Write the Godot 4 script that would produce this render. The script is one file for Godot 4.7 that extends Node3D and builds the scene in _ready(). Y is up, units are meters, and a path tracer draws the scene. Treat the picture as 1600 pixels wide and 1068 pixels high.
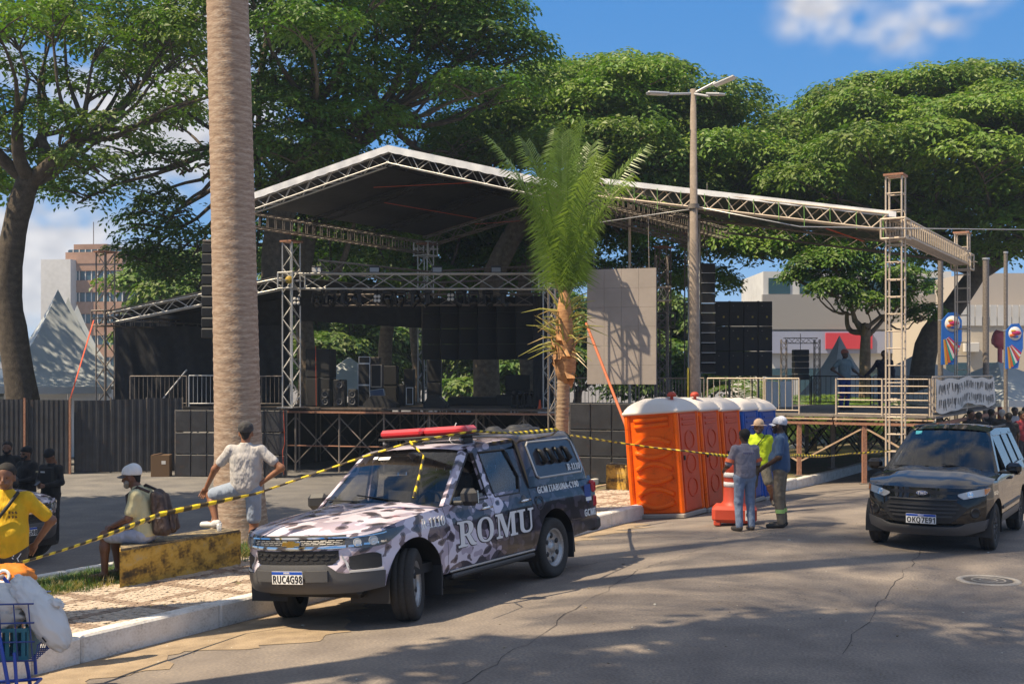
extends Node3D

const FOC := 1900.0
const EYE := 2.5
var M := {}
var names := {}
var cyl6: Mesh
var cyl10: Mesh
var cube: Mesh
var rng := RandomNumberGenerator.new()

func pix(px: float, py: float, d: float) -> Vector3:
	return Vector3((px - 800.0) / FOC * d, EYE + (580.0 - py) / FOC * d, -d)

func st(s: float, t: float, y := 0.0) -> Vector3:
	return Vector3(-2.82 + 0.866 * s + 0.5 * t, y, -(13.6 - 0.5 * s + 0.866 * t))

func to_st(p: Vector3) -> Vector2:
	var dx := p.x + 2.82
	var dd := -p.z - 13.6
	return Vector2(dx * 0.866 - dd * 0.5, dx * 0.5 + dd * 0.866)

func fall(t: float) -> float:
	return -0.3 * smoothstep(9.0, 24.0, t)

func road_h(s: float, t: float) -> float:
	var edge := clampf(s / 3.3, 0.0, 1.0)
	var f := -0.25 + 0.25 * (edge * 1.05 - 0.05 * edge * edge) if s < 3.3 else 0.0
	return f + fall(t)

func ground_h(s: float, t: float) -> float:
	if s > -2.3:
		return fall(t)
	var k := smoothstep(-2.3, -5.4, s)
	return lerpf(fall(t), -0.6, k)

func at_ground(p: Vector3) -> Vector3:
	var q := to_st(p)
	return Vector3(p.x, road_h(q.x, q.y) if q.x > 0.0 else ground_h(q.x, q.y), p.z)

func numbered(n: String) -> String:
	if not names.has(n):
		names[n] = 0
		return n
	names[n] += 1
	return "%s_%03d" % [n, names[n]]

func thing(called: String, label: String, category: String, at := Vector3.ZERO, turn := 0.0, group := "") -> Node3D:
	var o := Node3D.new()
	o.name = numbered(called)
	add_child(o)
	o.position = at
	o.rotation.y = turn
	o.set_meta("label", label)
	o.set_meta("category", category)
	if group != "":
		o.set_meta("group", group)
	return o

func tag(o: Node, label: String, category: String, group := "") -> void:
	o.set_meta("label", label)
	o.set_meta("category", category)
	if group != "":
		o.set_meta("group", group)

func setting(called: String, mesh: Mesh, m: Material) -> MeshInstance3D:
	var o := MeshInstance3D.new()
	o.name = numbered(called)
	o.mesh = mesh
	o.material_override = m
	add_child(o)
	o.set_meta("kind", "structure")
	return o

func part(parent: Node, called: String, mesh: Mesh, m: Material, tf := Transform3D()) -> MeshInstance3D:
	var o := MeshInstance3D.new()
	o.name = called
	o.mesh = mesh
	o.material_override = m
	o.transform = tf
	parent.add_child(o, true)
	return o

func copy_of(o: Node3D, label: String, at: Vector3, turn: float) -> Node3D:
	var c: Node3D = o.duplicate()
	var base := String(o.name)
	var cut := base.rfind("_")
	if cut > 0 and base.substr(cut + 1).is_valid_int():
		base = base.substr(0, cut)
	c.name = numbered(base)
	add_child(c)
	c.position = at
	c.rotation.y = turn
	c.set_meta("label", label)
	return c

func bar(parent: Node, called: String, a: Vector3, b: Vector3, r: float, m: Material, mesh: Mesh = null) -> MeshInstance3D:
	return part(parent, called, mesh if mesh else cyl6, m, bar_tf(a, b, r, r))

func bar_tf(a: Vector3, b: Vector3, rx: float, rz: float) -> Transform3D:
	var y := b - a
	var l := y.length()
	var yn := y / maxf(l, 0.0001)
	var hint := Vector3.UP if absf(yn.y) < 0.95 else Vector3.RIGHT
	var x := hint.cross(yn).normalized()
	var z := x.cross(yn)
	return Transform3D(Basis(x * rx, yn * l, z * rz), (a + b) * 0.5)

func slat(parent: Node, called: String, a: Vector3, b: Vector3, wx: float, wz: float, m: Material) -> MeshInstance3D:
	return part(parent, called, cube, m, bar_tf(a, b, wx, wz))

func box_tf(c: Vector3, size: Vector3, turn := 0.0) -> Transform3D:
	return Transform3D(Basis(Vector3.UP, turn).scaled_local(size), c)

func mb(smooth := false) -> SurfaceTool:
	var t := SurfaceTool.new()
	t.begin(Mesh.PRIMITIVE_TRIANGLES)
	t.set_smooth_group(0 if smooth else -1)
	return t

func done(t: SurfaceTool) -> ArrayMesh:
	t.generate_normals()
	return t.commit()

func tri(t: SurfaceTool, a: Vector3, b: Vector3, c: Vector3) -> void:
	t.add_vertex(a)
	t.add_vertex(b)
	t.add_vertex(c)

func quad(t: SurfaceTool, a: Vector3, b: Vector3, c: Vector3, d: Vector3) -> void:
	tri(t, a, b, c)
	tri(t, a, c, d)

func quad_uv(t: SurfaceTool, a: Vector3, b: Vector3, c: Vector3, d: Vector3, u0: Vector2, u1: Vector2, u2: Vector2, u3: Vector2) -> void:
	t.set_uv(u0); t.add_vertex(a)
	t.set_uv(u1); t.add_vertex(b)
	t.set_uv(u2); t.add_vertex(c)
	t.set_uv(u0); t.add_vertex(a)
	t.set_uv(u2); t.add_vertex(c)
	t.set_uv(u3); t.add_vertex(d)

func add_box(t: SurfaceTool, c: Vector3, s: Vector3, b := Basis(), bevel := 0.0) -> void:
	var h := s * 0.5
	var e := minf(bevel, minf(h.x, minf(h.y, h.z)) * 0.9)
	var ax := [Vector3(1, 0, 0), Vector3(0, 1, 0), Vector3(0, 0, 1)]
	var hh := [h.x, h.y, h.z]
	for k in 3:
		for sg: float in [-1.0, 1.0]:
			var n: Vector3 = ax[k] * sg
			var u: Vector3 = ax[(k + 1) % 3]
			var v: Vector3 = ax[(k + 2) % 3] * sg
			var hu: float = hh[(k + 1) % 3] - e
			var hv: float = hh[(k + 2) % 3] - e
			var o: Vector3 = n * hh[k]
			quad(t, c + b * (o - u * hu - v * hv), c + b * (o - u * hu + v * hv), c + b * (o + u * hu + v * hv), c + b * (o + u * hu - v * hv))
	if e <= 0.0:
		return
	for k in 3:
		var u := (k + 1) % 3
		var v := (k + 2) % 3
		for su: float in [-1.0, 1.0]:
			for sv: float in [-1.0, 1.0]:
				var p0: Vector3 = ax[u] * (su * hh[u]) + ax[v] * (sv * (hh[v] - e))
				var p1: Vector3 = ax[u] * (su * (hh[u] - e)) + ax[v] * (sv * hh[v])
				var w: Vector3 = ax[k] * (hh[k] - e)
				if su * sv > 0.0:
					quad(t, c + b * (p0 - w), c + b * (p0 + w), c + b * (p1 + w), c + b * (p1 - w))
				else:
					quad(t, c + b * (p0 + w), c + b * (p0 - w), c + b * (p1 - w), c + b * (p1 + w))
	for sx: float in [-1.0, 1.0]:
		for sy: float in [-1.0, 1.0]:
			for sz: float in [-1.0, 1.0]:
				var px := Vector3(sx * h.x, sy * (h.y - e), sz * (h.z - e))
				var py := Vector3(sx * (h.x - e), sy * h.y, sz * (h.z - e))
				var pz := Vector3(sx * (h.x - e), sy * (h.y - e), sz * h.z)
				if sx * sy * sz > 0.0:
					tri(t, c + b * px, c + b * pz, c + b * py)
				else:
					tri(t, c + b * px, c + b * py, c + b * pz)

func box_mesh(s: Vector3, bevel := 0.0, c := Vector3.ZERO) -> ArrayMesh:
	var t := mb()
	add_box(t, c, s, Basis(), bevel)
	return done(t)

func add_rings(t: SurfaceTool, rings: Array, closed := true, cap := true, uvs := false) -> void:
	var n: int = rings[0].size()
	for i in rings.size() - 1:
		var A: Array = rings[i]
		var B: Array = rings[i + 1]
		for j in (n if closed else n - 1):
			var k := (j + 1) % n
			if uvs:
				var v0 := float(i) / (rings.size() - 1)
				var v1 := float(i + 1) / (rings.size() - 1)
				var u0 := float(j) / n
				var u1 := float(j + 1) / n
				quad_uv(t, A[j], B[j], B[k], A[k], Vector2(u0, v0), Vector2(u0, v1), Vector2(u1, v1), Vector2(u1, v0))
			else:
				quad(t, A[j], B[j], B[k], A[k])
	if cap and closed:
		for e in 2:
			var R: Array = rings[0] if e == 0 else rings[rings.size() - 1]
			var c := Vector3.ZERO
			for p: Vector3 in R:
				c += p
			c /= n
			for j in n:
				var k := (j + 1) % n
				if uvs:
					t.set_uv(Vector2(0, 0))
				if e == 0:
					tri(t, c, R[j], R[k])
				else:
					tri(t, c, R[k], R[j])

func ring(c: Vector3, axis: Vector3, r: float, n: int, hint := Vector3.ZERO) -> Array:
	var a := axis.normalized()
	var h := hint if hint != Vector3.ZERO else (Vector3.UP if absf(a.y) < 0.9 else Vector3.RIGHT)
	var x := h.cross(a).normalized()
	var z := x.cross(a)
	var out := []
	for j in n:
		var f := TAU * j / n
		out.append(c + x * (cos(f) * r) + z * (sin(f) * r))
	return out

func add_tube(t: SurfaceTool, pts: Array, rad: Array, n := 6, cap := true, uvs := false) -> void:
	var rings := []
	var x := Vector3.ZERO
	for i in pts.size():
		var a: Vector3 = pts[mini(i + 1, pts.size() - 1)] - pts[maxi(i - 1, 0)]
		a = a.normalized()
		if x == Vector3.ZERO:
			x = (Vector3.UP if absf(a.y) < 0.9 else Vector3.RIGHT).cross(a).normalized()
		else:
			x = (x - a * x.dot(a)).normalized()
		var z := x.cross(a)
		var o := []
		for j in n:
			var f := TAU * j / n
			o.append(pts[i] + x * (cos(f) * rad[i]) + z * (sin(f) * rad[i]))
		rings.append(o)
	add_rings(t, rings, true, cap, uvs)

func tube_mesh(pts: Array, r: float, n := 6) -> ArrayMesh:
	var t := mb(true)
	var rr := []
	for p in pts:
		rr.append(r)
	add_tube(t, pts, rr, n)
	return done(t)

func add_lathe(t: SurfaceTool, prof: Array, n := 24, c := Vector3.ZERO, b := Basis(), cap := false) -> void:
	var rings := []
	for p: Vector2 in prof:
		var o := []
		for j in n:
			var f := TAU * j / n
			o.append(c + b * Vector3(cos(f) * p.x, p.y, sin(f) * p.x))
		rings.append(o)
	add_rings(t, rings, true, cap)

func add_prism(t: SurfaceTool, poly: PackedVector2Array, d: float, tf := Transform3D()) -> void:
	var idx := Geometry2D.triangulate_polygon(poly)
	var h := Vector3(0, 0, d * 0.5)
	var P := func(v: Vector2, e: float) -> Vector3: return tf * (Vector3(v.x, v.y, 0) + h * e)
	for i in range(0, idx.size(), 3):
		var a := poly[idx[i]]
		var b := poly[idx[i + 1]]
		var c := poly[idx[i + 2]]
		var cw := (b - a).cross(c - a) < 0.0
		if not cw:
			var q := b
			b = c
			c = q
		tri(t, P.call(a, 1.0), P.call(b, 1.0), P.call(c, 1.0))
		tri(t, P.call(a, -1.0), P.call(c, -1.0), P.call(b, -1.0))
	var n := poly.size()
	var flip := Geometry2D.is_polygon_clockwise(poly)
	for i in n:
		var a := poly[i]
		var b := poly[(i + 1) % n]
		if flip:
			quad(t, P.call(a, 1.0), P.call(a, -1.0), P.call(b, -1.0), P.call(b, 1.0))
		else:
			quad(t, P.call(b, 1.0), P.call(b, -1.0), P.call(a, -1.0), P.call(a, 1.0))

func prism_mesh(poly: PackedVector2Array, d: float, tf := Transform3D()) -> ArrayMesh:
	var t := mb()
	add_prism(t, poly, d, tf)
	return done(t)

func add_grid(t: SurfaceTool, f: Callable, nu: int, nv: int, flip := false, uvf = null) -> void:
	var row0 := []
	var uv0 := []
	for i in nu + 1:
		var row := []
		var uvr := []
		for j in nv + 1:
			var u := float(i) / nu
			var v := float(j) / nv
			row.append(f.call(u, v))
			uvr.append(uvf.call(u, v) if uvf != null else Vector2(u, v))
		if i > 0:
			for j in nv:
				if flip:
					quad_uv(t, row0[j], row0[j + 1], row[j + 1], row[j], uv0[j], uv0[j + 1], uvr[j + 1], uvr[j])
				else:
					quad_uv(t, row0[j], row[j], row[j + 1], row0[j + 1], uv0[j], uvr[j], uvr[j + 1], uv0[j + 1])
		row0 = row
		uv0 = uvr

func grid_mesh(f: Callable, nu: int, nv: int, flip := false, uvf = null, smooth := true) -> ArrayMesh:
	var t := mb(smooth)
	add_grid(t, f, nu, nv, flip, uvf)
	t.index()
	t.generate_normals()
	return t.commit()

func lut(x: float, pts: Array) -> float:
	if x <= pts[0].x:
		return pts[0].y
	for i in pts.size() - 1:
		var a: Vector2 = pts[i]
		var b: Vector2 = pts[i + 1]
		if x <= b.x:
			return lerpf(a.y, b.y, (x - a.x) / maxf(b.x - a.x, 0.00001))
	return pts[pts.size() - 1].y

func lettering(text: String, height: float, bold := true, serif := false, depth := 0.006) -> TextMesh:
	var f := SystemFont.new()
	f.font_names = PackedStringArray(["Droid Serif" if serif else "Droid Sans"])
	f.font_weight = 700 if bold else 400
	var t := TextMesh.new()
	t.text = text
	t.font = f
	t.font_size = 32
	t.pixel_size = height / 23.0
	t.depth = depth
	t.curve_step = 2.0
	return t

func lin(r: float, g: float, b: float) -> Color:
	return Color(r, g, b).linear_to_srgb()

func mat(r: float, g: float, b: float, rough := 0.7, metal := 0.0) -> StandardMaterial3D:
	var m := StandardMaterial3D.new()
	m.albedo_color = lin(r, g, b)
	m.roughness = rough
	m.metallic = metal
	return m

func noise_bytes(sd: int, freq: float, size: int, oct := 4, kind := FastNoiseLite.TYPE_SIMPLEX_SMOOTH) -> PackedByteArray:
	var n := FastNoiseLite.new()
	n.seed = sd
	n.frequency = freq
	n.noise_type = kind
	n.fractal_octaves = oct
	var im := n.get_seamless_image(size, size)
	im.convert(Image.FORMAT_L8)
	return im.get_data()

func ramp_lut(ramp: Array) -> PackedByteArray:
	var out := PackedByteArray()
	for i in 256:
		var x := i / 255.0
		var c: Color = ramp[ramp.size() - 1][1]
		if x <= ramp[0][0]:
			c = ramp[0][1]
		else:
			for k in ramp.size() - 1:
				if x <= ramp[k + 1][0]:
					c = ramp[k][1].lerp(ramp[k + 1][1], (x - ramp[k][0]) / maxf(ramp[k + 1][0] - ramp[k][0], 0.0001))
					break
		c = c.linear_to_srgb()
		out.append_array([int(clampf(c.r, 0, 1) * 255), int(clampf(c.g, 0, 1) * 255), int(clampf(c.b, 0, 1) * 255)])
	return out

func colour_tex(bytes: PackedByteArray, size: int, ramp: Array) -> ImageTexture:
	var l := ramp_lut(ramp)
	var out := PackedByteArray()
	out.resize(bytes.size() * 3)
	for i in bytes.size():
		var k := bytes[i] * 3
		var o := i * 3
		out[o] = l[k]
		out[o + 1] = l[k + 1]
		out[o + 2] = l[k + 2]
	return ImageTexture.create_from_image(Image.create_from_data(size, size, false, Image.FORMAT_RGB8, out))

func bump_tex(bytes: PackedByteArray, size: int, strength: float) -> ImageTexture:
	var im := Image.create_from_data(size, size, false, Image.FORMAT_L8, bytes)
	im.convert(Image.FORMAT_RGBA8)
	im.bump_map_to_normal_map(strength)
	return ImageTexture.create_from_image(im)

func two_noise(sd: int, f1: float, f2: float, mixv: float, size := 512, k1 := FastNoiseLite.TYPE_SIMPLEX_SMOOTH) -> PackedByteArray:
	var a := noise_bytes(sd, f1, size, 4, k1)
	var b := noise_bytes(sd + 7, f2, size, 3)
	var out := PackedByteArray()
	out.resize(a.size())
	var wa := int((1.0 - mixv) * 256)
	var wb := 256 - wa
	for i in a.size():
		out[i] = (a[i] * wa + b[i] * wb) >> 8
	return out

func surf(bytes: PackedByteArray, size: int, ramp: Array, per_m: float, rough := 0.8, bump := 0.0, world := true, metal := 0.0) -> StandardMaterial3D:
	var m := StandardMaterial3D.new()
	m.albedo_texture = colour_tex(bytes, size, ramp)
	m.roughness = rough
	m.metallic = metal
	m.uv1_triplanar = true
	m.uv1_world_triplanar = world
	m.uv1_scale = Vector3.ONE * per_m
	if bump > 0.0:
		m.normal_enabled = true
		m.normal_texture = bump_tex(bytes, size, bump)
	return m

func g3(v: float, tr := 1.0, tg := 1.0, tb := 1.0) -> Color:
	return Color(v * tr, v * tg, v * tb)

func setup_view() -> void:
	var cam := Camera3D.new()
	cam.name = "camera"
	cam.position = Vector3(0, EYE, 0)
	cam.projection = Camera3D.PROJECTION_FRUSTUM
	cam.near = 0.1
	cam.far = 2000.0
	cam.size = 0.1 * 1068.0 / FOC
	cam.frustum_offset = Vector2(0, 0.1 * 46.0 / FOC)
	add_child(cam)
	cam.current = true
	var env := Environment.new()
	env.background_mode = Environment.BG_SKY
	env.tonemap_mode = Environment.TONE_MAPPER_LINEAR
	env.tonemap_exposure = 1.55
	env.background_energy_multiplier = 0.55
	env.sdfgi_enabled = true
	env.ssao_enabled = true
	env.ssil_enabled = true
	env.fog_enabled = true
	env.fog_density = 0.0006
	env.fog_light_color = Color(0.78, 0.86, 0.95)
	var sky := Sky.new()
	var pm := PanoramaSkyMaterial.new()
	pm.panorama = sky_picture()
	sky.sky_material = pm
	env.sky = sky
	var we := WorldEnvironment.new()
	we.name = "world_environment"
	we.environment = env
	add_child(we)
	var sun := DirectionalLight3D.new()
	sun.name = "sun"
	sun.light_energy = 1.6
	sun.light_angular_distance = 0.5
	sun.light_color = Color(1.0, 0.92, 0.79)
	sun.shadow_enabled = true
	add_child(sun)
	sun.look_at_from_position(Vector3(-51.8, 82.9, 21.0), Vector3.ZERO)

func sky_picture() -> ImageTexture:
	var w := 2048
	var h := 1024
	var px := PackedFloat32Array()
	px.resize(w * h * 3)
	var n := FastNoiseLite.new()
	n.seed = 11
	n.frequency = 1.0
	n.fractal_octaves = 5
	var n2 := FastNoiseLite.new()
	n2.seed = 5
	n2.frequency = 1.0
	n2.fractal_octaves = 3
	var puffs := [[14.3, 16.0, 1.9, 1.5, 0.75], [18.0, 15.0, 2.3, 1.4, 0.6], [20.6, 16.2, 1.5, 1.2, 0.55], [19.6, 11.4, 2.2, 0.8, 0.16], [-22.0, 4.4, 4.6, 2.7, 1.3], [-17.5, 3.4, 3.4, 1.9, 1.1], [-24.5, 7.2, 2.6, 1.0, 0.45], [-16.0, 11.0, 5.0, 3.4, 1.0], [-13.0, 15.5, 3.6, 2.0, 0.8], [-23.0, 13.0, 3.6, 1.6, 0.5], [-35.0, 8.0, 7.0, 3.0, 0.9], [-52.0, 12.0, 6.0, 2.6, 0.8], [40.0, 9.0, 6.0, 2.2, 0.7], [63.0, 16.0, 7.0, 2.4, 0.7], [100.0, 12.0, 9.0, 3.0, 0.9], [140.0, 18.0, 9.0, 3.0, 0.8], [180.0, 10.0, 10.0, 3.0, 0.9], [-90.0, 14.0, 9.0, 3.0, 0.8], [-135.0, 17.0, 9.0, 3.0, 0.8]]
	for y in h:
		var el := PI * (0.5 - (y + 0.5) / h)
		var o := y * w * 3
		if el < -0.02:
			for x in w:
				px[o] = 0.16; px[o + 1] = 0.15; px[o + 2] = 0.13
				o += 3
			continue
		var e := clampf(sin(el), 0.0, 1.0)
		var k := pow(1.0 - e, 5.0)
		var base := Color(0.062, 0.29, 0.77).lerp(Color(0.3, 0.66, 1.1), k)
		var hz := pow(1.0 - e, 22.0)
		base = base.lerp(Color(0.75, 0.92, 1.1), hz * 0.8)
		var eld := rad_to_deg(el)
		for x in w:
			var azd := 360.0 * (x + 0.5) / w
			if azd > 180.0:
				azd -= 360.0
			var c := 0.0
			if eld < 30.0:
				for p: Array in puffs:
					var da := absf(azd - p[0])
					if da > 180.0:
						da = 360.0 - da
					da /= p[2]
					var de: float = (eld - p[1]) / p[3]
					if de < 0.0:
						de *= 1.25
					var q := da * da + de * de
					if q < 5.0:
						c = maxf(c, p[4] * exp(-q * 0.9))
			var col := base
			var wide := smoothstep(17.0, 26.0, eld)
			if c > 0.02 or wide > 0.0:
				var a := deg_to_rad(azd)
				var d := Vector3(sin(a) * cos(el), sin(el), -cos(a) * cos(el))
				var f := n.get_noise_3d(d.x * 26.0, d.y * 40.0, d.z * 26.0)
				var m := clampf(c * 1.5 + f * 0.95 * minf(1.0, c * 2.6) - 0.16, 0.0, 1.0)
				var s := n2.get_noise_3d(d.x * 30.0 + 3.0, d.y * 60.0 - 1.2, d.z * 30.0)
				var cl := Color(1.12, 1.06, 1.02).lerp(Color(0.68, 0.66, 0.68), clampf(0.28 - s * 0.9, 0.0, 0.7))
				col = base.lerp(cl, m * minf(0.85, 0.4 + p_strength(c)))
				if wide > 0.0:   # broken cloud over the rest of the sky
					var hgt := 1.0 / (d.y + 0.25)
					var g := n.get_noise_3d(d.x * hgt * 2.4, 7.0, d.z * hgt * 2.4)
					col = col.lerp(cl, wide * clampf(0.44 + g * 2.4, 0.0, 0.95))
			px[o] = col.r; px[o + 1] = col.g; px[o + 2] = col.b
			o += 3
	return ImageTexture.create_from_image(Image.create_from_data(w, h, false, Image.FORMAT_RGBF, px.to_byte_array()))

func p_strength(c: float) -> float:
	return clampf(c, 0.0, 0.55)

func setup_materials() -> void:
	cyl6 = unit_cylinder(6)
	cyl10 = unit_cylinder(12)
	cube = box_mesh(Vector3(1, 1, 1))
	var asphalt := two_noise(3, 0.006, 0.16, 0.55, 1024)
	M.asphalt = surf(asphalt, 1024, [[0.2, Color(0.125, 0.104, 0.09)], [0.45, Color(0.185, 0.157, 0.135)], [0.6, Color(0.22, 0.187, 0.158)], [0.8, Color(0.31, 0.255, 0.2)]], 0.16, 0.88, 1.2)
	M.square = surf(asphalt, 1024, [[0.2, Color(0.1, 0.097, 0.095)], [0.5, Color(0.165, 0.157, 0.15)], [0.8, Color(0.26, 0.24, 0.21)]], 0.11, 0.9, 1.0)
	M.sand = surf(two_noise(9, 0.01, 0.2, 0.5), 512, [[0.2, Color(0.2, 0.15, 0.1)], [0.8, Color(0.42, 0.32, 0.21)]], 0.5, 0.95, 3.0)
	M.patch = surf(asphalt, 1024, [[0.2, Color(0.07, 0.063, 0.058)], [0.8, Color(0.16, 0.145, 0.13)]], 0.3, 0.9, 3.0)
	var soil := two_noise(21, 0.012, 0.12, 0.5)
	M.soil = surf(soil, 512, [[0.2, Color(0.12, 0.085, 0.05)], [0.5, Color(0.22, 0.16, 0.1)], [0.62, Color(0.1, 0.13, 0.04)], [0.8, Color(0.13, 0.17, 0.05)]], 0.35, 0.95, 4.0)
	M.kerb = surf(two_noise(31, 0.012, 0.09, 0.5), 512, [[0.12, Color(0.25, 0.22, 0.18)], [0.34, Color(0.62, 0.58, 0.52)], [0.6, Color(0.76, 0.73, 0.68)], [1.0, Color(0.8, 0.78, 0.74)]], 0.7, 0.85, 3.0)
	M.concrete = surf(two_noise(41, 0.01, 0.1, 0.5), 512, [[0.2, Color(0.22, 0.2, 0.18)], [0.8, Color(0.42, 0.39, 0.35)]], 0.5, 0.9, 3.0)
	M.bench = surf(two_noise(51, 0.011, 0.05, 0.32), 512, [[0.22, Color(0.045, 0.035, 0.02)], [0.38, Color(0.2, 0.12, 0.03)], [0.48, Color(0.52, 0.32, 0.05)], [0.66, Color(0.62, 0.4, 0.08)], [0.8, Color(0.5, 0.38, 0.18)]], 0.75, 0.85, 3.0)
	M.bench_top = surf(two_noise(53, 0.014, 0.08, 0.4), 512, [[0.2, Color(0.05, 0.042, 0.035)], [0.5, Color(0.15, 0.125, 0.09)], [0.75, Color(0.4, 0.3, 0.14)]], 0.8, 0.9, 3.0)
	M.stone_light = surf(two_noise(61, 0.02, 0.1, 0.5), 512, [[0.2, Color(0.36, 0.29, 0.22)], [0.8, Color(0.62, 0.52, 0.42)]], 1.1, 0.85, 3.0)
	M.stone_dark = surf(two_noise(63, 0.02, 0.1, 0.5), 512, [[0.2, Color(0.2, 0.14, 0.105)], [0.8, Color(0.36, 0.27, 0.2)]], 1.1, 0.85, 3.0)
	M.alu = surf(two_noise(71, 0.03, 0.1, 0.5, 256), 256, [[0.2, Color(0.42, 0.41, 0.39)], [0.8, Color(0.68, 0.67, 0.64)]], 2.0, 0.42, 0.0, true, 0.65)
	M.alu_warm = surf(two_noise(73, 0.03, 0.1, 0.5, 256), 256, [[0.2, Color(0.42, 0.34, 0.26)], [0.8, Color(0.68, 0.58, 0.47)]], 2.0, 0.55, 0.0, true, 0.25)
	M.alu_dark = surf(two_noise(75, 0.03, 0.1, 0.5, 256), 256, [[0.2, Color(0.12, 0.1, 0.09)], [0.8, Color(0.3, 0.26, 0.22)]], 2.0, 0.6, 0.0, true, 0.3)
	M.rust = surf(two_noise(77, 0.03, 0.1, 0.5, 256), 256, [[0.2, Color(0.2, 0.08, 0.045)], [0.8, Color(0.42, 0.23, 0.15)]], 1.5, 0.85, 2.0)
	M.galv = mat(0.5, 0.5, 0.5, 0.45, 0.6)
	M.white_tarp = surf(two_noise(81, 0.01, 0.06, 0.3, 256), 256, [[0.2, Color(0.55, 0.57, 0.6)], [0.7, Color(0.78, 0.79, 0.8)]], 0.4, 0.55)
	M.black_cloth = surf(two_noise(83, 0.02, 0.2, 0.4, 256), 256, [[0.2, Color(0.012, 0.012, 0.014)], [0.8, Color(0.03, 0.03, 0.033)]], 0.6, 0.75, 1.0)
	M.black_fence = surf(two_noise(85, 0.008, 0.05, 0.35, 512), 512, [[0.15, Color(0.05, 0.032, 0.025)], [0.35, Color(0.022, 0.022, 0.025)], [0.75, Color(0.04, 0.04, 0.044)]], 0.5, 0.5, 1.0)
	M.black = mat(0.012, 0.012, 0.013, 0.55)
	M.black_shiny = mat(0.01, 0.01, 0.012, 0.2)
	M.black_matte = mat(0.02, 0.02, 0.021, 0.85)
	M.dark_plastic = mat(0.03, 0.03, 0.032, 0.5)
	M.grey_plastic = mat(0.075, 0.075, 0.078, 0.55)
	M.rubber = surf(two_noise(87, 0.05, 0.2, 0.5, 256), 256, [[0.2, Color(0.018, 0.017, 0.016)], [0.8, Color(0.045, 0.041, 0.037)]], 2.0, 0.85, 1.0)
	M.chrome = mat(0.8, 0.8, 0.8, 0.08, 1.0)
	M.steel = surf(two_noise(89, 0.04, 0.15, 0.5, 256), 256, [[0.2, Color(0.3, 0.29, 0.28)], [0.8, Color(0.52, 0.51, 0.5)]], 3.0, 0.4, 0.0, false, 0.7)
	M.red_strap = mat(0.62, 0.09, 0.035, 0.7)
	M.white = mat(0.78, 0.78, 0.77, 0.6)
	M.off_white = mat(0.62, 0.6, 0.56, 0.75)
	M.led_dark = mat(0.014, 0.013, 0.014, 0.6)
	var g := StandardMaterial3D.new()
	g.albedo_color = Color(0.06, 0.07, 0.07, 0.22)
	g.transparency = BaseMaterial3D.TRANSPARENCY_ALPHA
	g.roughness = 0.03
	g.metallic_specular = 0.6
	M.glass = g
	var g2: StandardMaterial3D = g.duplicate()
	g2.albedo_color = Color(0.03, 0.04, 0.05, 0.62)
	M.glass_dark = g2
	var bk := two_noise(91, 0.014, 0.09, 0.5, 512)
	M.bark = surf(bk, 512, [[0.2, Color(0.03, 0.024, 0.018)], [0.6, Color(0.095, 0.075, 0.055)], [0.85, Color(0.15, 0.13, 0.095)]], 0.5, 0.95, 6.0)
	M.bark_pale = surf(bk, 512, [[0.2, Color(0.07, 0.05, 0.035)], [0.6, Color(0.2, 0.15, 0.1)], [0.85, Color(0.3, 0.24, 0.17)]], 0.5, 0.95, 6.0)
	var leaf := StandardMaterial3D.new()
	leaf.albedo_color = Color(1, 1, 1)
	leaf.vertex_color_use_as_albedo = true
	leaf.roughness = 0.5
	leaf.cull_mode = BaseMaterial3D.CULL_DISABLED
	leaf.backlight_enabled = true
	leaf.backlight = Color(0.75, 0.85, 0.35)
	M.leaf = leaf
	M.frond = frond_mat(Color(0.1, 0.165, 0.026))
	M.frond_yellow = frond_mat(Color(0.32, 0.3, 0.07))
	M.frond_dry = frond_mat(Color(0.36, 0.24, 0.1))

func frond_mat(c: Color) -> StandardMaterial3D:
	var m := StandardMaterial3D.new()
	m.albedo_color = c.linear_to_srgb()
	m.roughness = 0.38
	m.cull_mode = BaseMaterial3D.CULL_DISABLED
	m.backlight_enabled = true
	m.backlight = Color(0.5, 0.6, 0.2)
	return m

func unit_cylinder(n: int) -> ArrayMesh:
	var t := mb(true)
	var rings := []
	for y: float in [-0.5, 0.5]:
		var o := []
		for j in n:
			var f := TAU * j / n
			o.append(Vector3(cos(f), y, sin(f)))
		rings.append(o)
	add_rings(t, rings, true, false)
	t.set_smooth_group(-1)
	for e in 2:
		for j in range(1, n - 1):
			var R: Array = rings[e]
			if e == 0:
				tri(t, R[0], R[j], R[j + 1])
			else:
				tri(t, R[0], R[j + 1], R[j])
	return done(t)

func sheet(svals: Array, tvals: Array, hf: Callable) -> ArrayMesh:
	var t := mb(true)
	for i in svals.size() - 1:
		for j in tvals.size() - 1:
			var a := st(svals[i], tvals[j]); a.y = hf.call(svals[i], tvals[j])
			var b := st(svals[i + 1], tvals[j]); b.y = hf.call(svals[i + 1], tvals[j])
			var c := st(svals[i + 1], tvals[j + 1]); c.y = hf.call(svals[i + 1], tvals[j + 1])
			var d := st(svals[i], tvals[j + 1]); d.y = hf.call(svals[i], tvals[j + 1])
			quad(t, a, d, c, b)
	return done(t)

func span(a: float, b: float, n: int) -> Array:
	var out := []
	for i in n + 1:
		out.append(lerpf(a, b, float(i) / n))
	return out

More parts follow.
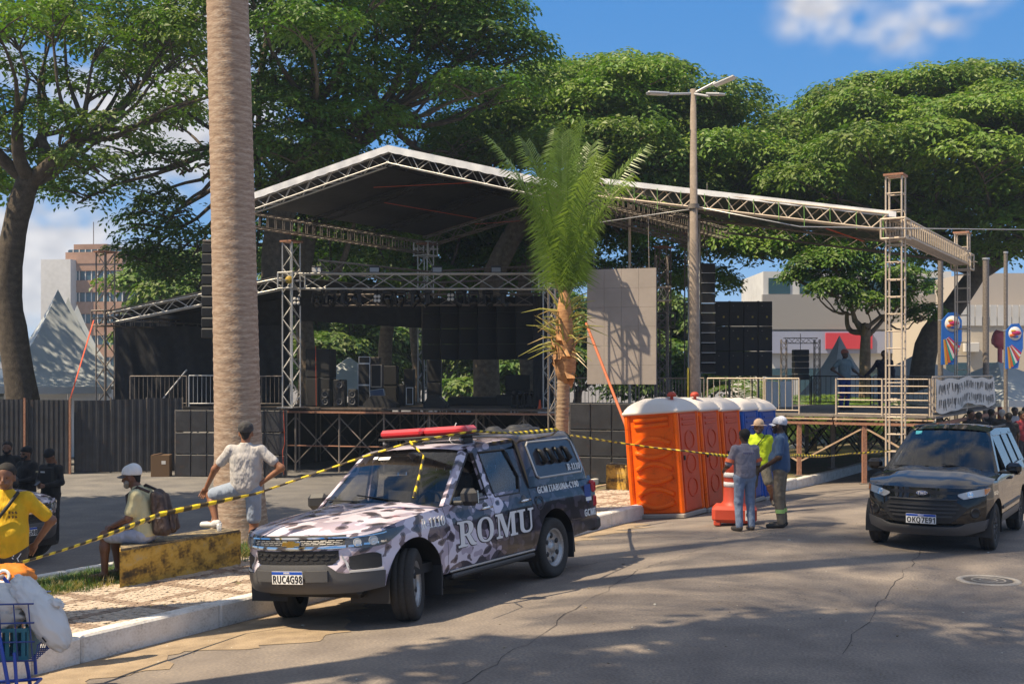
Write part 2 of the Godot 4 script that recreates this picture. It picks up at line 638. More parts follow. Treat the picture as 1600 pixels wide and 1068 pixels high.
func build_ground() -> void:
	var gs := [-600.0, -250.0, -100.0, -50.0, -30.0, -15.0, -5.62, -5.6, 0.0, 20.0, 60.0, 200.0, 600.0]
	var gt := [-300.0, -100.0, -30.0, 0.0, 20.0, 40.0, 80.0, 200.0, 900.0]
	setting("ground", sheet(gs, gt, func(s: float, _t: float) -> float: return -0.6 if s < -5.61 else -0.98), M.square)
	var ts := span(-24.0, 70.0, 94)
	var road := setting("road", sheet(span(-0.1, 3.4, 10) + [6.0, 9.0, 14.0], ts, road_h), M.asphalt)
	road.set_meta("label", "dusty grey asphalt street")
	var ct := mb()
	var cr := RandomNumberGenerator.new()
	cr.seed = 44
	for line: Array in [[Vector2(4.3, -3.4), Vector2(2.9, 3.8)], [Vector2(1.6, 3.6), Vector2(3.4, 7.6)], [Vector2(6.4, 0.4), Vector2(5.6, 8.0)], [Vector2(3.4, -5.0), Vector2(4.3, -3.4)], [Vector2(2.9, 3.8), Vector2(2.95, 6.0)]]:
		var a: Vector2 = line[0]
		var b: Vector2 = line[1]
		var n := 26
		var last := a
		for i in range(1, n + 1):
			var q := a.lerp(b, float(i) / n) + Vector2(cr.randf_range(-0.05, 0.05), cr.randf_range(-0.05, 0.05))
			var w := cr.randf_range(0.0015, 0.005)
			var p0 := st(last.x - w, last.y); p0.y = road_h(last.x, last.y) + 0.004
			var p1 := st(last.x + w, last.y); p1.y = p0.y
			var p2 := st(q.x + w, q.y); p2.y = road_h(q.x, q.y) + 0.004
			var p3 := st(q.x - w, q.y); p3.y = p2.y
			quad(ct, p0, p3, p2, p1)
			last = q
	part(road, "crack", done(ct), M.black_matte).set_meta("kind", "stuff")
	var gm := mb(true)
	var nz := FastNoiseLite.new()
	nz.seed = 8
	nz.frequency = 0.35
	for i in 180:
		var t0 := -8.0 + i * 0.1
		var w0 := 1.25 + nz.get_noise_1d(t0 * 2.0) * 1.1 + nz.get_noise_1d(t0 * 9.0) * 0.35 - clampf(t0 - 1.0, 0, 3) * 0.3
		var w1 := 1.25 + nz.get_noise_1d((t0 + 0.1) * 2.0) * 1.1 + nz.get_noise_1d((t0 + 0.1) * 9.0) * 0.35 - clampf(t0 - 0.9, 0, 3) * 0.3
		w0 = maxf(w0, 0.12)
		w1 = maxf(w1, 0.12)
		for k in 3:
			var f0 := k / 3.0
			var f1 := (k + 1) / 3.0
			var q := [Vector2(w0 * f0, t0), Vector2(w1 * f0, t0 + 0.1), Vector2(w1 * f1, t0 + 0.1), Vector2(w0 * f1, t0)]
			var P := []
			for v: Vector2 in q:
				var p := st(v.x, v.y)
				p.y = road_h(v.x, v.y) + 0.005
				P.append(p)
			quad(gm, P[0], P[1], P[2], P[3])
	part(road, "gutter_sand", done(gm), M.sand).set_meta("kind", "stuff")
	var lm := MultiMesh.new()
	lm.transform_format = MultiMesh.TRANSFORM_3D
	lm.use_colors = true
	lm.mesh = box_mesh(Vector3(1, 0.25, 0.6), 0.1)
	var n_l := 900
	lm.instance_count = n_l
	for i in n_l:
		var s := cr.randf_range(0.05, 9.0)
		if cr.randf() < 0.5:
			s = absf(cr.randfn(0.0, 0.5)) + 0.05
		var tt := cr.randf_range(-8.0, 16.0)
		var p := st(s, tt)
		p.y = road_h(s, tt) + 0.004
		var sz := cr.randf_range(0.006, 0.022)
		if cr.randf() < 0.05:
			sz = cr.randf_range(0.03, 0.05)
		lm.set_instance_transform(i, Transform3D(Basis(Vector3.UP, cr.randf() * TAU).scaled_local(Vector3.ONE * sz), p))
		var v := cr.randf_range(0.1, 0.4)
		lm.set_instance_color(i, Color(v, v * 0.8, v * 0.55) if cr.randf() < 0.8 else Color(0.6, 0.58, 0.5))
	var litter := MultiMeshInstance3D.new()
	litter.multimesh = lm
	var lmat := StandardMaterial3D.new()
	lmat.vertex_color_use_as_albedo = true
	lmat.roughness = 0.9
	litter.material_override = lmat
	litter.name = "grit"
	road.add_child(litter)
	litter.set_meta("kind", "stuff")
	var mp := pix(1545, 907, 4750.0 / (907 - 580.0))
	mp.y = 0.006
	var mc := thing("manhole_cover", "round iron manhole cover set in the road at the right", "manhole cover", mp)
	var ml := mb(true)
	add_lathe(ml, [Vector2(0.0, 0.004), Vector2(0.27, 0.004), Vector2(0.272, -0.002)], 28)
	part(mc, "lid", done(ml), M.patch)
	for r: float in [0.1, 0.19]:
		var tl := mb(true)
		add_lathe(tl, [Vector2(r - 0.012, 0.003), Vector2(r - 0.006, 0.009), Vector2(r + 0.006, 0.009), Vector2(r + 0.012, 0.003)], 24)
		part(mc, "ridge", done(tl), M.concrete)
	var rl := mb(true)
	add_lathe(rl, [Vector2(0.29, -0.002), Vector2(0.295, 0.008), Vector2(0.36, 0.008), Vector2(0.37, -0.004)], 28)
	part(mc, "frame", done(rl), M.concrete)
	setting("bank", sheet(span(-5.5, -2.28, 10), ts, func(s: float, t: float) -> float: return ground_h(s, t) - 0.02), M.soil)
	var kt := mb()
	for i in 60:
		var t0 := -22.0 + i * 1.5
		var a := st(-5.58, t0, -0.55)
		add_box(kt, st(-5.56, t0 + 0.74, -0.56), Vector3(0.12, 0.2, 1.46), Basis(Vector3.UP, -PI / 6.0), 0.015)
	setting("square_kerb", done(kt), M.kerb)
	var pav := setting("pavement", sheet(span(-2.3, -0.12, 4), ts, func(_s: float, t: float) -> float: return fall(t) - 0.012), M.soil)
	build_stones(pav)
	var kr := RandomNumberGenerator.new()
	kr.seed = 12
	var kerb := thing("kerb", "white painted stone kerb along the pavement edge", "kerb")
	kerb.set_meta("kind", "structure")
	var t1 := -12.0
	while t1 < 40.0:
		var l := kr.randf_range(1.0, 1.9) if t1 > -3.0 or t1 < -4.0 else 0.55
		var km := mb()
		var c := st(-0.085 + kr.randf_range(-0.006, 0.006), t1 + l * 0.5, fall(t1 + l * 0.5) - 0.2 + kr.randf_range(-0.006, 0.006))
		add_box(km, Vector3.ZERO, Vector3(0.19, 0.42, l - 0.008), Basis(), 0.022)
		part(kerb, "kerb_stone", done(km), M.kerb, Transform3D(Basis(Vector3.UP, -PI / 6.0 + kr.randf_range(-0.004, 0.004)) * Basis(Vector3.FORWARD, kr.randf_range(-0.02, 0.02)), c))
		t1 += l
	setting("pavement", sheet([14.2, 16.0, 19.0], ts, func(_s: float, t: float) -> float: return fall(t) + 0.02), M.concrete)
	setting("kerb", sheet([13.98, 14.0, 14.2], ts, func(s: float, t: float) -> float: return fall(t) + (0.024 if s > 13.99 else -0.2)), M.kerb)
	build_grass()

func build_stones(pav: Node) -> void:
	var r := RandomNumberGenerator.new()
	r.seed = 5
	var light := MultiMesh.new()
	var dark := MultiMesh.new()
	var lists := [[], []]
	var t := -9.0
	var rowi := 0
	while t < 16.0:
		var step := 0.062 if t < 8.0 else 0.1
		var s := -2.26
		while s < -0.2:
			var w := step * r.randf_range(0.85, 1.35)
			var band: bool = fposmod(t + 0.1, 1.05) < 0.2 or fposmod(s + 2.3, 0.72) < 0.15
			if r.randf() < 0.965:
				var p := st(s + w * 0.5, t + r.randf_range(-0.008, 0.008), fall(t) - 0.012 + r.randf_range(-0.003, 0.004))
				var b := Basis(Vector3.UP, -PI / 6.0 + r.randf_range(-0.2, 0.2)) * Basis(Vector3.RIGHT, r.randf_range(-0.05, 0.05))
				lists[1 if band else 0].append(Transform3D(b.scaled_local(Vector3(w * 0.9, 0.03, step * r.randf_range(0.8, 0.95))), p))
			s += w
		t += step
		rowi += 1
	var unit := box_mesh(Vector3(1, 1, 1), 0.12)
	for k in 2:
		var mm: MultiMesh = [light, dark][k]
		mm.transform_format = MultiMesh.TRANSFORM_3D
		mm.mesh = unit
		mm.instance_count = lists[k].size()
		for i in lists[k].size():
			mm.set_instance_transform(i, lists[k][i])
		var o := MultiMeshInstance3D.new()
		o.name = "paving_stone"
		o.multimesh = mm
		o.material_override = M.stone_light if k == 0 else M.stone_dark
		pav.add_child(o, true)
		o.set_meta("kind", "stuff")

func build_grass() -> void:
	var t := mb()
	var r := RandomNumberGenerator.new()
	r.seed = 2
	for k in 22:   # a tuft of blades
		var a := r.randf() * TAU
		var root := Vector3(r.randf_range(-0.06, 0.06), 0, r.randf_range(-0.06, 0.06))
		var out := Vector3(cos(a), 0, sin(a))
		var h := r.randf_range(0.05, 0.12)
		var side := Vector3(-out.z, 0, out.x) * 0.0045
		var mid := root + out * h * 0.25 + Vector3(0, h * 0.65, 0)
		var tip := root + out * h * r.randf_range(0.5, 0.9) + Vector3(0, h, 0)
		quad(t, root - side, root + side, mid + side * 0.7, mid - side * 0.7)
		tri(t, mid - side * 0.7, mid + side * 0.7, tip)
	var mm := MultiMesh.new()
	mm.transform_format = MultiMesh.TRANSFORM_3D
	mm.use_colors = true
	mm.mesh = done(t)
	var list := []
	var nz := FastNoiseLite.new()
	nz.seed = 4
	nz.frequency = 0.5
	for i in 16000:
		var s := r.randf_range(-5.45, -2.2)
		var tt := r.randf_range(-7.0, 12.0) if i % 3 > 0 else r.randf_range(-7.0, 2.5)
		var dens := nz.get_noise_2d(s * 2.0, tt * 2.0)
		if dens < -0.12 - r.randf() * 0.2:
			continue
		list.append([s, tt])
	for i in 500:   # strays along the pavement edge and the foot of the bench
		list.append([-2.2 + absf(r.randfn(0.0, 0.16)), r.randf_range(-4.0, 8.0)])
	mm.instance_count = list.size()
	for i in list.size():
		var s: float = list[i][0]
		var tt: float = list[i][1]
		var p := st(s, tt, ground_h(s, tt) - 0.02)
		var sc := r.randf_range(0.6, 1.25)
		mm.set_instance_transform(i, Transform3D(Basis(Vector3.UP, r.randf() * TAU).scaled_local(Vector3(sc, sc * r.randf_range(0.6, 1.2), sc)), p))
		var dry := r.randf() < (0.5 if s > -2.35 else 0.12)
		var v := r.randf_range(0.7, 1.2)
		mm.set_instance_color(i, Color(0.3 * v, 0.25 * v, 0.09 * v) if dry else Color(0.07 * v, 0.145 * v, 0.022 * v))
	var o := MultiMeshInstance3D.new()
	o.name = "grass"
	o.multimesh = mm
	o.material_override = M.leaf
	add_child(o)
	o.set_meta("kind", "stuff")
	tag(o, "green grass on the bank beside the yellow wall seat", "grass")

func car_w(P: Dictionary, x: float, y: float) -> float:
	return lut(y, P.w) * lut(x, P.taper)

func car_bottom(P: Dictionary, x: float) -> float:
	var b := lut(x, P.bot)
	for xa: float in P.axles:
		var dx := absf(x - xa)
		if dx < P.arch:
			b = maxf(b, P.axle_y + sqrt(P.arch * P.arch - dx * dx))
	return b

func car_xs(P: Dictionary, x0: float, x1: float) -> Array:
	var xs := [x0, x1]
	var n := int(ceil(absf(x1 - x0) / 0.07))
	for i in range(1, n):
		xs.append(lerpf(x0, x1, float(i) / n))
	for xa: float in P.axles:
		for i in 25:
			var x: float = xa - P.arch * cos(PI * i / 24.0)
			if x > x0 and x < x1:
				xs.append(x)
		for x: float in [xa - P.arch - 0.001, xa + P.arch + 0.001]:
			if x > x0 and x < x1:
				xs.append(x)
	xs.sort()
	return xs

func car_flank(P: Dictionary, x0: float, x1: float, sz: float, inset := 0.0, y_top := 99.0, y_low := -9.0) -> ArrayMesh:
	var t := mb(true)
	var xs := car_xs(P, x0, x1)
	var rows := []
	var nv := 10
	for x: float in xs:
		var col := []
		var b := maxf(car_bottom(P, x), y_low)
		var e := minf(lut(x, P.top), y_top)
		for j in nv + 1:
			var y := lerpf(b, maxf(e, b), float(j) / nv)
			col.append(Vector3(x, y, sz * (car_w(P, x, y) - inset)))
		rows.append(col)
	for i in rows.size() - 1:
		for j in nv:
			var a: Vector3 = rows[i][j]
			var b: Vector3 = rows[i][j + 1]
			var c: Vector3 = rows[i + 1][j + 1]
			var d: Vector3 = rows[i + 1][j]
			if sz > 0.0:
				quad_uv(t, a, b, c, d, car_uv(a), car_uv(b), car_uv(c), car_uv(d))
			else:
				quad_uv(t, a, d, c, b, car_uv(a), car_uv(d), car_uv(c), car_uv(b))
	t.index()
	t.generate_normals()
	return t.commit()

func car_uv(p: Vector3) -> Vector2:
	return Vector2(p.x / 6.0 + 0.5, (p.y + 0.55 * (p.z + 1.0)) / 3.0)

func front_point(P: Dictionary, p: float, y: float) -> Vector3:
	var a := absf(p)
	if a <= 1.0:
		var z := p * car_w(P, P.xf, y)
		return Vector3(P.xf + P.bow * (1.0 - pow(a, P.pw)) + lut(y, P.nose) * (1.0 - pow(a, 4.0)), y, z)
	var x: float = P.xf - (a - 1.0)
	return Vector3(x, y, signf(p) * car_w(P, x, y))

func front_out(P: Dictionary, p: float, y: float) -> Vector3:
	var d1 := front_point(P, p + 0.02, y) - front_point(P, p - 0.02, y)
	var d2 := front_point(P, p, y + 0.01) - front_point(P, p, y - 0.01)
	var n := d2.cross(d1).normalized()
	if n.x < 0.0 and absf(p) < 1.0 or (absf(p) >= 1.0 and n.z * p < 0.0):
		n = -n
	return n

func front_strip(P: Dictionary, p0: float, p1: float, lo: Array, hi: Array, off: float, n := 16, nv := 3, deep := 0.03) -> ArrayMesh:
	var t := mb(true)
	var rows := []
	for i in n + 1:
		var p := lerpf(p0, p1, float(i) / n)
		var col := []
		var a := lut(p, lo)
		var b := lut(p, hi)
		for j in range(-1, nv + 2):
			var y := lerpf(a, b, clampf(float(j) / nv, 0.0, 1.0))
			var o := off if j >= 0 and j <= nv else off - deep
			col.append(front_point(P, p, y) + front_out(P, p, y) * o)
		rows.append(col)
	var w0 := []
	var w1 := []
	for j in range(-1, nv + 2):
		var y0 := lerpf(lut(p0, lo), lut(p0, hi), clampf(float(j) / nv, 0.0, 1.0))
		w0.append(front_point(P, p0, y0) + front_out(P, p0, y0) * (off - deep))
		var y1 := lerpf(lut(p1, lo), lut(p1, hi), clampf(float(j) / nv, 0.0, 1.0))
		w1.append(front_point(P, p1, y1) + front_out(P, p1, y1) * (off - deep))
	rows.push_front(w0)
	rows.append(w1)
	for i in rows.size() - 1:
		for j in rows[0].size() - 1:
			var edge: bool = i == 0 or i == rows.size() - 2 or j == 0 or j == rows[0].size() - 2
			t.set_smooth_group(-1 if edge else 0)
			var a: Vector3 = rows[i][j]
			var b: Vector3 = rows[i][j + 1]
			var c: Vector3 = rows[i + 1][j + 1]
			var d: Vector3 = rows[i + 1][j]
			quad_uv(t, a, d, c, b, car_uv(a), car_uv(d), car_uv(c), car_uv(b))
	return done(t)

func hood_point(P: Dictionary, u: float, v: float) -> Vector3:
	var vv := v * 2.0 - 1.0
	var a := absf(vv)
	var xf: float = P.xf + P.bow * (1.0 - pow(a, P.pw)) + lut(P.hood_y, P.nose) * (1.0 - pow(a, 4.0))
	var x: float = lerpf(P.cowl + P.cowl_bow * (1.0 - vv * vv), xf, u)
	var ye := lut(x, P.top)
	var y: float = ye + lerpf(P.crown0, P.crown1, u) * (1.0 - pow(a, 2.4))
	y += P.ridge * (smoothstep(0.74, 0.6, a) - 0.5 * smoothstep(0.34, 0.2, a)) * smoothstep(1.0, 0.7, u)
	y -= P.lip * smoothstep(0.86, 1.0, u)
	return Vector3(x, y, vv * car_w(P, minf(x, P.xf), ye) * (1.0 if u < 0.98 else 1.0))

func side_poly(t: SurfaceTool, poly: PackedVector2Array, zf: Callable, thick: float, sz: float) -> void:
	var idx := Geometry2D.triangulate_polygon(poly)
	var A := []
	var B := []
	for v in poly:
		var z: float = zf.call(v.x, v.y)
		A.append(Vector3(v.x, v.y, sz * z))
		B.append(Vector3(v.x, v.y, sz * (z - thick)))
	for i in range(0, idx.size(), 3):
		for L: Array in [A, B]:
			for k in [0, 1, 2]:
				t.set_uv(car_uv(L[idx[i + k]]))
				t.add_vertex(L[idx[i + k]])
	for i in poly.size():
		var j := (i + 1) % poly.size()
		quad_uv(t, A[i], A[j], B[j], B[i], car_uv(A[i]), car_uv(A[j]), car_uv(B[j]), car_uv(B[i]))

func pv(a: Array) -> PackedVector2Array:
	var o := PackedVector2Array()
	for i in range(0, a.size(), 2):
		o.append(Vector2(a[i], a[i + 1]))
	return o

func add_wheel(root: Node3D, at: Vector3, r: float, w: float, sz: float, steer: float, kind: String, rim_m: Material) -> void:
	var k := r / 0.375
	var hw := w * 0.5
	var wheel := Node3D.new()
	wheel.name = "wheel"
	root.add_child(wheel, true)
	wheel.position = at
	wheel.rotation.y = steer
	var b := Basis(Vector3.RIGHT, PI / 2.0 * sz)
	var t := mb(true)
	add_lathe(t, [Vector2(0.235 * k, -hw * 0.8), Vector2(0.27 * k, -hw * 0.98), Vector2(0.33 * k, -hw), Vector2(0.365 * k, -hw * 0.86), Vector2(0.375 * k, -hw * 0.6), Vector2(0.375 * k, -0.045), Vector2(0.366 * k, -0.04), Vector2(0.366 * k, -0.03), Vector2(0.376 * k, -0.025), Vector2(0.376 * k, 0.025), Vector2(0.366 * k, 0.03), Vector2(0.366 * k, 0.04), Vector2(0.375 * k, 0.045), Vector2(0.375 * k, hw * 0.6), Vector2(0.365 * k, hw * 0.86), Vector2(0.33 * k, hw), Vector2(0.27 * k, hw * 0.98), Vector2(0.235 * k, hw * 0.8)], 40, Vector3.ZERO, b)
	part(wheel, "tyre", done(t), M.rubber)
	var rt := mb(true)
	var rr := 0.24 * k
	add_lathe(rt, [Vector2(0.0, 0.075), Vector2(0.055 * k, 0.075), Vector2(0.065 * k, 0.06), Vector2(0.085 * k, 0.045), Vector2(0.12 * k, 0.052), Vector2(0.165 * k, 0.066), Vector2(0.19 * k, 0.05), Vector2(0.205 * k, 0.03), Vector2(0.215 * k, hw * 0.62), Vector2(rr, hw * 0.84), Vector2(rr, hw * 0.75)], 36, Vector3.ZERO, b)
	var rim := part(wheel, "rim", done(rt), rim_m)
	if kind == "steel":
		for i in 6:
			var a := TAU * (i + 0.5) / 6.0
			var ht := mb(true)
			add_lathe(ht, [Vector2(0.0, 0.012), Vector2(0.03, 0.011), Vector2(0.036, 0.0), Vector2(0.036, -0.02)], 12, b * Vector3(cos(a) * 0.148 * k, 0.058, sin(a) * 0.148 * k), b.scaled(Vector3(1, 1, 1)))
			part(rim, "vent_hole", done(ht), M.black)
	else:
		for i in 10:
			var a := TAU * i / 10.0
			var q := Vector3(cos(a), 0, sin(a))
			var ht := mb()
			add_box(ht, b * (q * 0.14 * k + Vector3(0, 0.075, 0)), Vector3(0.15 * k, 0.02, 0.028), b * Basis(Vector3.UP, -a), 0.006)
			part(rim, "spoke", done(ht), rim_m)
	for i in 5:
		var a := TAU * i / 5.0
		var nt := mb()
		add_lathe(nt, [Vector2(0.0, 0.012), Vector2(0.009, 0.011), Vector2(0.011, 0.0)], 6, b * Vector3(cos(a) * 0.08 * k, 0.05, sin(a) * 0.08 * k), b)
		part(rim, "wheel_nut", done(nt), M.chrome)

func half_well(P: Dictionary, xa: float, sz: float) -> ArrayMesh:
	var t := mb(true)
	var rows := []
	for z: float in [car_w(P, xa, P.axle_y + P.arch) - 0.012, 0.42]:
		var o := []
		for i in 25:
			var a := PI * (1.0 - i / 24.0) * 1.0
			o.append(Vector3(xa + cos(a) * (P.arch + 0.004), P.axle_y + sin(a) * (P.arch + 0.004) - (0.12 if i == 0 or i == 24 else 0.0), sz * z))
		rows.append(o)
	add_rings(t, rows, false, false)
	return done(t)

func plate(root: Node3D, at: Vector3, b: Basis, text: String) -> void:
	var pl := part(root, "number_plate", box_mesh(Vector3(0.4, 0.13, 0.006), 0.002), M.white, Transform3D(b, at))
	var bl := mat(0.01, 0.07, 0.42, 0.5)
	part(pl, "blue_band", box_mesh(Vector3(0.394, 0.03, 0.003)), bl, Transform3D(Basis(), Vector3(0, 0.048, 0.0035)))
	part(pl, "country_lettering", lettering("BRASIL", 0.017, true, false, 0.002), M.white, Transform3D(Basis(), Vector3(0, 0.048, 0.006)))
	var tm := lettering(text, 0.068, true, false, 0.003)
	part(pl, "lettering", tm, M.black, Transform3D(Basis().scaled(Vector3(0.95, 1.12, 1)), Vector3(0.004, -0.017, 0.005)))

func camo_tex() -> ImageTexture:
	var w := 1024
	var h := 512
	var a := FastNoiseLite.new()
	a.seed = 3
	a.frequency = 1.0
	a.fractal_octaves = 2
	var b: FastNoiseLite = a.duplicate()
	b.seed = 19
	var c: FastNoiseLite = a.duplicate()
	c.seed = 33
	var px := PackedByteArray()
	px.resize(w * h * 3)
	var pal := []
	for q in [Color(0.66, 0.6, 0.68), Color(0.42, 0.36, 0.43), Color(0.155, 0.12, 0.14), Color(0.05, 0.042, 0.055), Color(0.022, 0.02, 0.026), Color(0.075, 0.065, 0.085)]:
		pal.append(q.linear_to_srgb())
	for y in h:
		var yy := 3.0 * y / h
		for x in w:
			var xx := 6.0 * x / w - 3.0
			var n1 := a.get_noise_2d(xx * 2.6, yy * 3.6)
			var n2 := b.get_noise_2d(xx * 3.4, yy * 4.6)
			var n3 := c.get_noise_2d(xx * 1.1, yy * 1.6)
			var front := xx + n3 * 1.5 + (yy - 0.9) * 0.35
			var k := 0
			if front > 0.5:
				if n1 > 0.22:
					k = 1
				if n2 > 0.2:
					k = 2
				if n2 > 0.42:
					k = 3
			elif front > -0.1:
				k = 2 if n1 > 0.0 else 3
				if n2 > 0.2:
					k = 1
			else:
				k = 4
				if n1 > 0.22:
					k = 3
				if n2 > 0.3:
					k = 5
			var q: Color = pal[k]
			var o := (y * w + x) * 3
			px[o] = int(q.r * 255)
			px[o + 1] = int(q.g * 255)
			px[o + 2] = int(q.b * 255)
	return ImageTexture.create_from_image(Image.create_from_data(w, h, false, Image.FORMAT_RGB8, px))

func car_paint(m: StandardMaterial3D) -> StandardMaterial3D:
	m.roughness = 0.4
	m.metallic_specular = 0.2
	m.clearcoat_enabled = true
	m.clearcoat = 0.9
	m.clearcoat_roughness = 0.03
	return m

func seat(root: Node, x: float, z: float, w: float, m: Material, y := 0.62) -> void:
	var t := mb(true)
	var s := part(root, "seat", box_mesh(Vector3(0.5, 0.16, w), 0.05, Vector3(x + 0.12, y, z)), m)
	part(s, "backrest", box_mesh(Vector3(0.14, 0.62, w), 0.05), m, Transform3D(Basis(Vector3.BACK, 0.22), Vector3(x - 0.16, y + 0.34, z)))
	part(s, "headrest", box_mesh(Vector3(0.1, 0.19, 0.26), 0.045), m, Transform3D(Basis(Vector3.BACK, 0.15), Vector3(x - 0.25, y + 0.78, z)))
	for k: float in [-0.06, 0.06]:
		bar(s, "headrest_post", Vector3(x - 0.22, y + 0.62, z + k), Vector3(x - 0.24, y + 0.72, z + k), 0.007, M.chrome)

func make_pickup(label: String) -> Node3D:
	var P := {
		"w": [Vector2(0.3, 0.87), Vector2(0.45, 0.912), Vector2(0.6, 0.932), Vector2(0.68, 0.936), Vector2(0.8, 0.93), Vector2(0.9, 0.934), Vector2(0.98, 0.928), Vector2(1.1, 0.893), Vector2(1.2, 0.86)],
		"taper": [Vector2(-2.75, 0.985), Vector2(-2.3, 1.0), Vector2(1.5, 1.0), Vector2(1.85, 0.985), Vector2(2.1, 0.95)],
		"top": [Vector2(-2.75, 1.2), Vector2(-0.2, 1.17), Vector2(0.9, 1.125), Vector2(1.3, 1.1), Vector2(1.7, 1.065), Vector2(2.06, 1.015), Vector2(2.3, 0.965), Vector2(2.45, 0.93)],
		"bot": [Vector2(-2.75, 0.5), Vector2(-2.05, 0.46), Vector2(-1.0, 0.4), Vector2(1.0, 0.4), Vector2(2.06, 0.44)],
		"nose": [Vector2(0.4, -0.02), Vector2(0.5, 0.06), Vector2(0.66, 0.065), Vector2(0.7, 0.03), Vector2(0.86, 0.03), Vector2(0.98, -0.03)],
		"axles": [-1.548, 1.548], "axle_y": 0.375, "arch": 0.49,
		"xf": 2.06, "bow": 0.33, "pw": 2.7, "hood_y": 0.97, "cowl": 0.98, "cowl_bow": 0.14,
		"crown0": 0.075, "crown1": 0.045, "ridge": 0.022, "lip": 0.02,
	}
	var camo := car_paint(StandardMaterial3D.new())
	camo.albedo_texture = camo_tex()
	M.camo = camo
	var R := thing("pickup_truck", label, "pickup truck", Vector3.ZERO, 0.0, "camouflaged patrol pickups")
	var NW := -1.0
	for sz: float in [-1.0, 1.0]:
		var segs := [["fender", 0.952, 2.06], ["door", -0.072, 0.944], ["door", -0.98, -0.08], ["bed_side", -2.74, -0.99]]
		for sg: Array in segs:
			var d := part(R, sg[0], car_flank(P, sg[1], sg[2], sz), camo)
			if sg[0] == "door":
				var hx: float = sg[1] + 0.16
				var hy := 1.03
				var hz := car_w(P, hx, hy)
				var hm := mb(true)
				add_tube(hm, [Vector3(hx - 0.1, hy, sz * (hz - 0.01)), Vector3(hx - 0.085, hy + 0.005, sz * (hz + 0.03)), Vector3(hx + 0.085, hy + 0.0, sz * (hz + 0.03)), Vector3(hx + 0.1, hy - 0.005, sz * (hz - 0.01))], [0.014, 0.018, 0.018, 0.014], 8)
				part(d, "handle", done(hm), M.chrome)
				var cupm := mb(true)
				add_lathe(cupm, [Vector2(0.0, 0.004), Vector2(0.055, 0.004), Vector2(0.065, -0.01)], 18, Vector3(hx, hy, sz * hz), Basis(Vector3.RIGHT, PI / 2.0 * sz))
				part(d, "handle_recess", done(cupm), M.grey_plastic)
		part(R, "inner_panel", car_flank(P, -2.7, 2.04, sz, 0.03), M.black)
		part(R, "side_step", box_mesh(Vector3(1.86, 0.06, 0.13), 0.02, Vector3(-0.03, 0.36, sz * 0.88)), M.dark_plastic)
		part(R, "sill_trim", box_mesh(Vector3(1.9, 0.025, 0.03), 0.008, Vector3(-0.03, 0.415, sz * 0.915)), M.steel)
		for xa: float in P.axles:
			part(R, "wheel_well", half_well(P, xa, sz), M.black)
			var fl := mb()
			add_box(fl, Vector3(xa - 0.47, 0.36, sz * 0.8), Vector3(0.02, 0.34, 0.24), Basis(Vector3.BACK, 0.1), 0.005)
			part(R, "mud_flap", done(fl), M.dark_plastic)
		add_wheel(R, Vector3(-1.548, 0.375, sz * 0.79), 0.375, 0.245, sz, 0.0, "steel", M.steel)
		add_wheel(R, Vector3(1.548, 0.375, sz * 0.79), 0.375, 0.245, sz, 0.42, "steel", M.steel)
	var uvf := func(u: float, v: float) -> Vector2: return car_uv(hood_point(P, u, v)) + Vector2(0, 0.3)
	var hood := part(R, "bonnet", grid_mesh(func(u: float, v: float) -> Vector3: return hood_point(P, u, v), 22, 28, false, uvf), camo)
	for z: float in [-0.2, 0.2]:
		var nm := mb(true)
		var q := hood_point(P, 0.06, 0.5 + z)
	var ytop := [Vector2(-1.0, 1.015), Vector2(-0.9, 0.995), Vector2(-0.6, 0.985), Vector2(0, 0.985), Vector2(0.6, 0.985), Vector2(0.9, 0.995), Vector2(1.0, 1.015)]
	part(R, "nose_panel", front_strip(P, -1.0, 1.0, [Vector2(0, 0.6)], ytop, 0.0, 30, 8, 0.05), camo)
	var bump := part(R, "front_bumper", front_strip(P, -1.0, 1.0, [Vector2(-1, 0.44), Vector2(-0.8, 0.41), Vector2(0, 0.4), Vector2(0.8, 0.41), Vector2(1, 0.44)], [Vector2(-1, 0.6), Vector2(-0.62, 0.6), Vector2(-0.5, 0.68), Vector2(0.5, 0.68), Vector2(0.62, 0.6), Vector2(1, 0.6)], 0.022, 30, 6, 0.1), M.grey_plastic)
	for s: float in [-1.0, 1.0]:
		part(bump, "bumper_block", front_strip(P, minf(s * 0.24, s * 0.5), maxf(s * 0.24, s * 0.5), [Vector2(0, 0.53)], [Vector2(0, 0.64)], 0.05, 6, 2, 0.05), M.grey_plastic)
	var lg := part(R, "lower_grille", front_strip(P, -0.6, 0.6, [Vector2(-0.6, 0.74), Vector2(-0.52, 0.685), Vector2(0.52, 0.685), Vector2(0.6, 0.74)], [Vector2(-0.6, 0.83), Vector2(0.6, 0.83)], 0.006, 16, 2, 0.02), M.black)
	for i in 9:
		for j in 3:
			var p := -0.52 + i * 0.13 + (0.065 if j % 2 else 0.0)
			if absf(p) > 0.54:
				continue
			var y := 0.71 + j * 0.042
			part(lg, "mesh_bar", front_strip(P, p - 0.048, p + 0.048, [Vector2(p - 0.048, y), Vector2(p - 0.025, y - 0.012), Vector2(p + 0.025, y - 0.012), Vector2(p + 0.048, y)], [Vector2(p - 0.048, y + 0.008), Vector2(p - 0.025, y - 0.003), Vector2(p + 0.025, y - 0.003), Vector2(p + 0.048, y + 0.008)], 0.017, 4, 1, 0.012), M.dark_plastic)
	var ug := part(R, "upper_grille", front_strip(P, -0.66, 0.66, [Vector2(-0.66, 0.865), Vector2(0, 0.85), Vector2(0.66, 0.865)], [Vector2(-0.66, 0.975), Vector2(0, 0.98), Vector2(0.66, 0.975)], 0.007, 16, 2, 0.02), M.black)
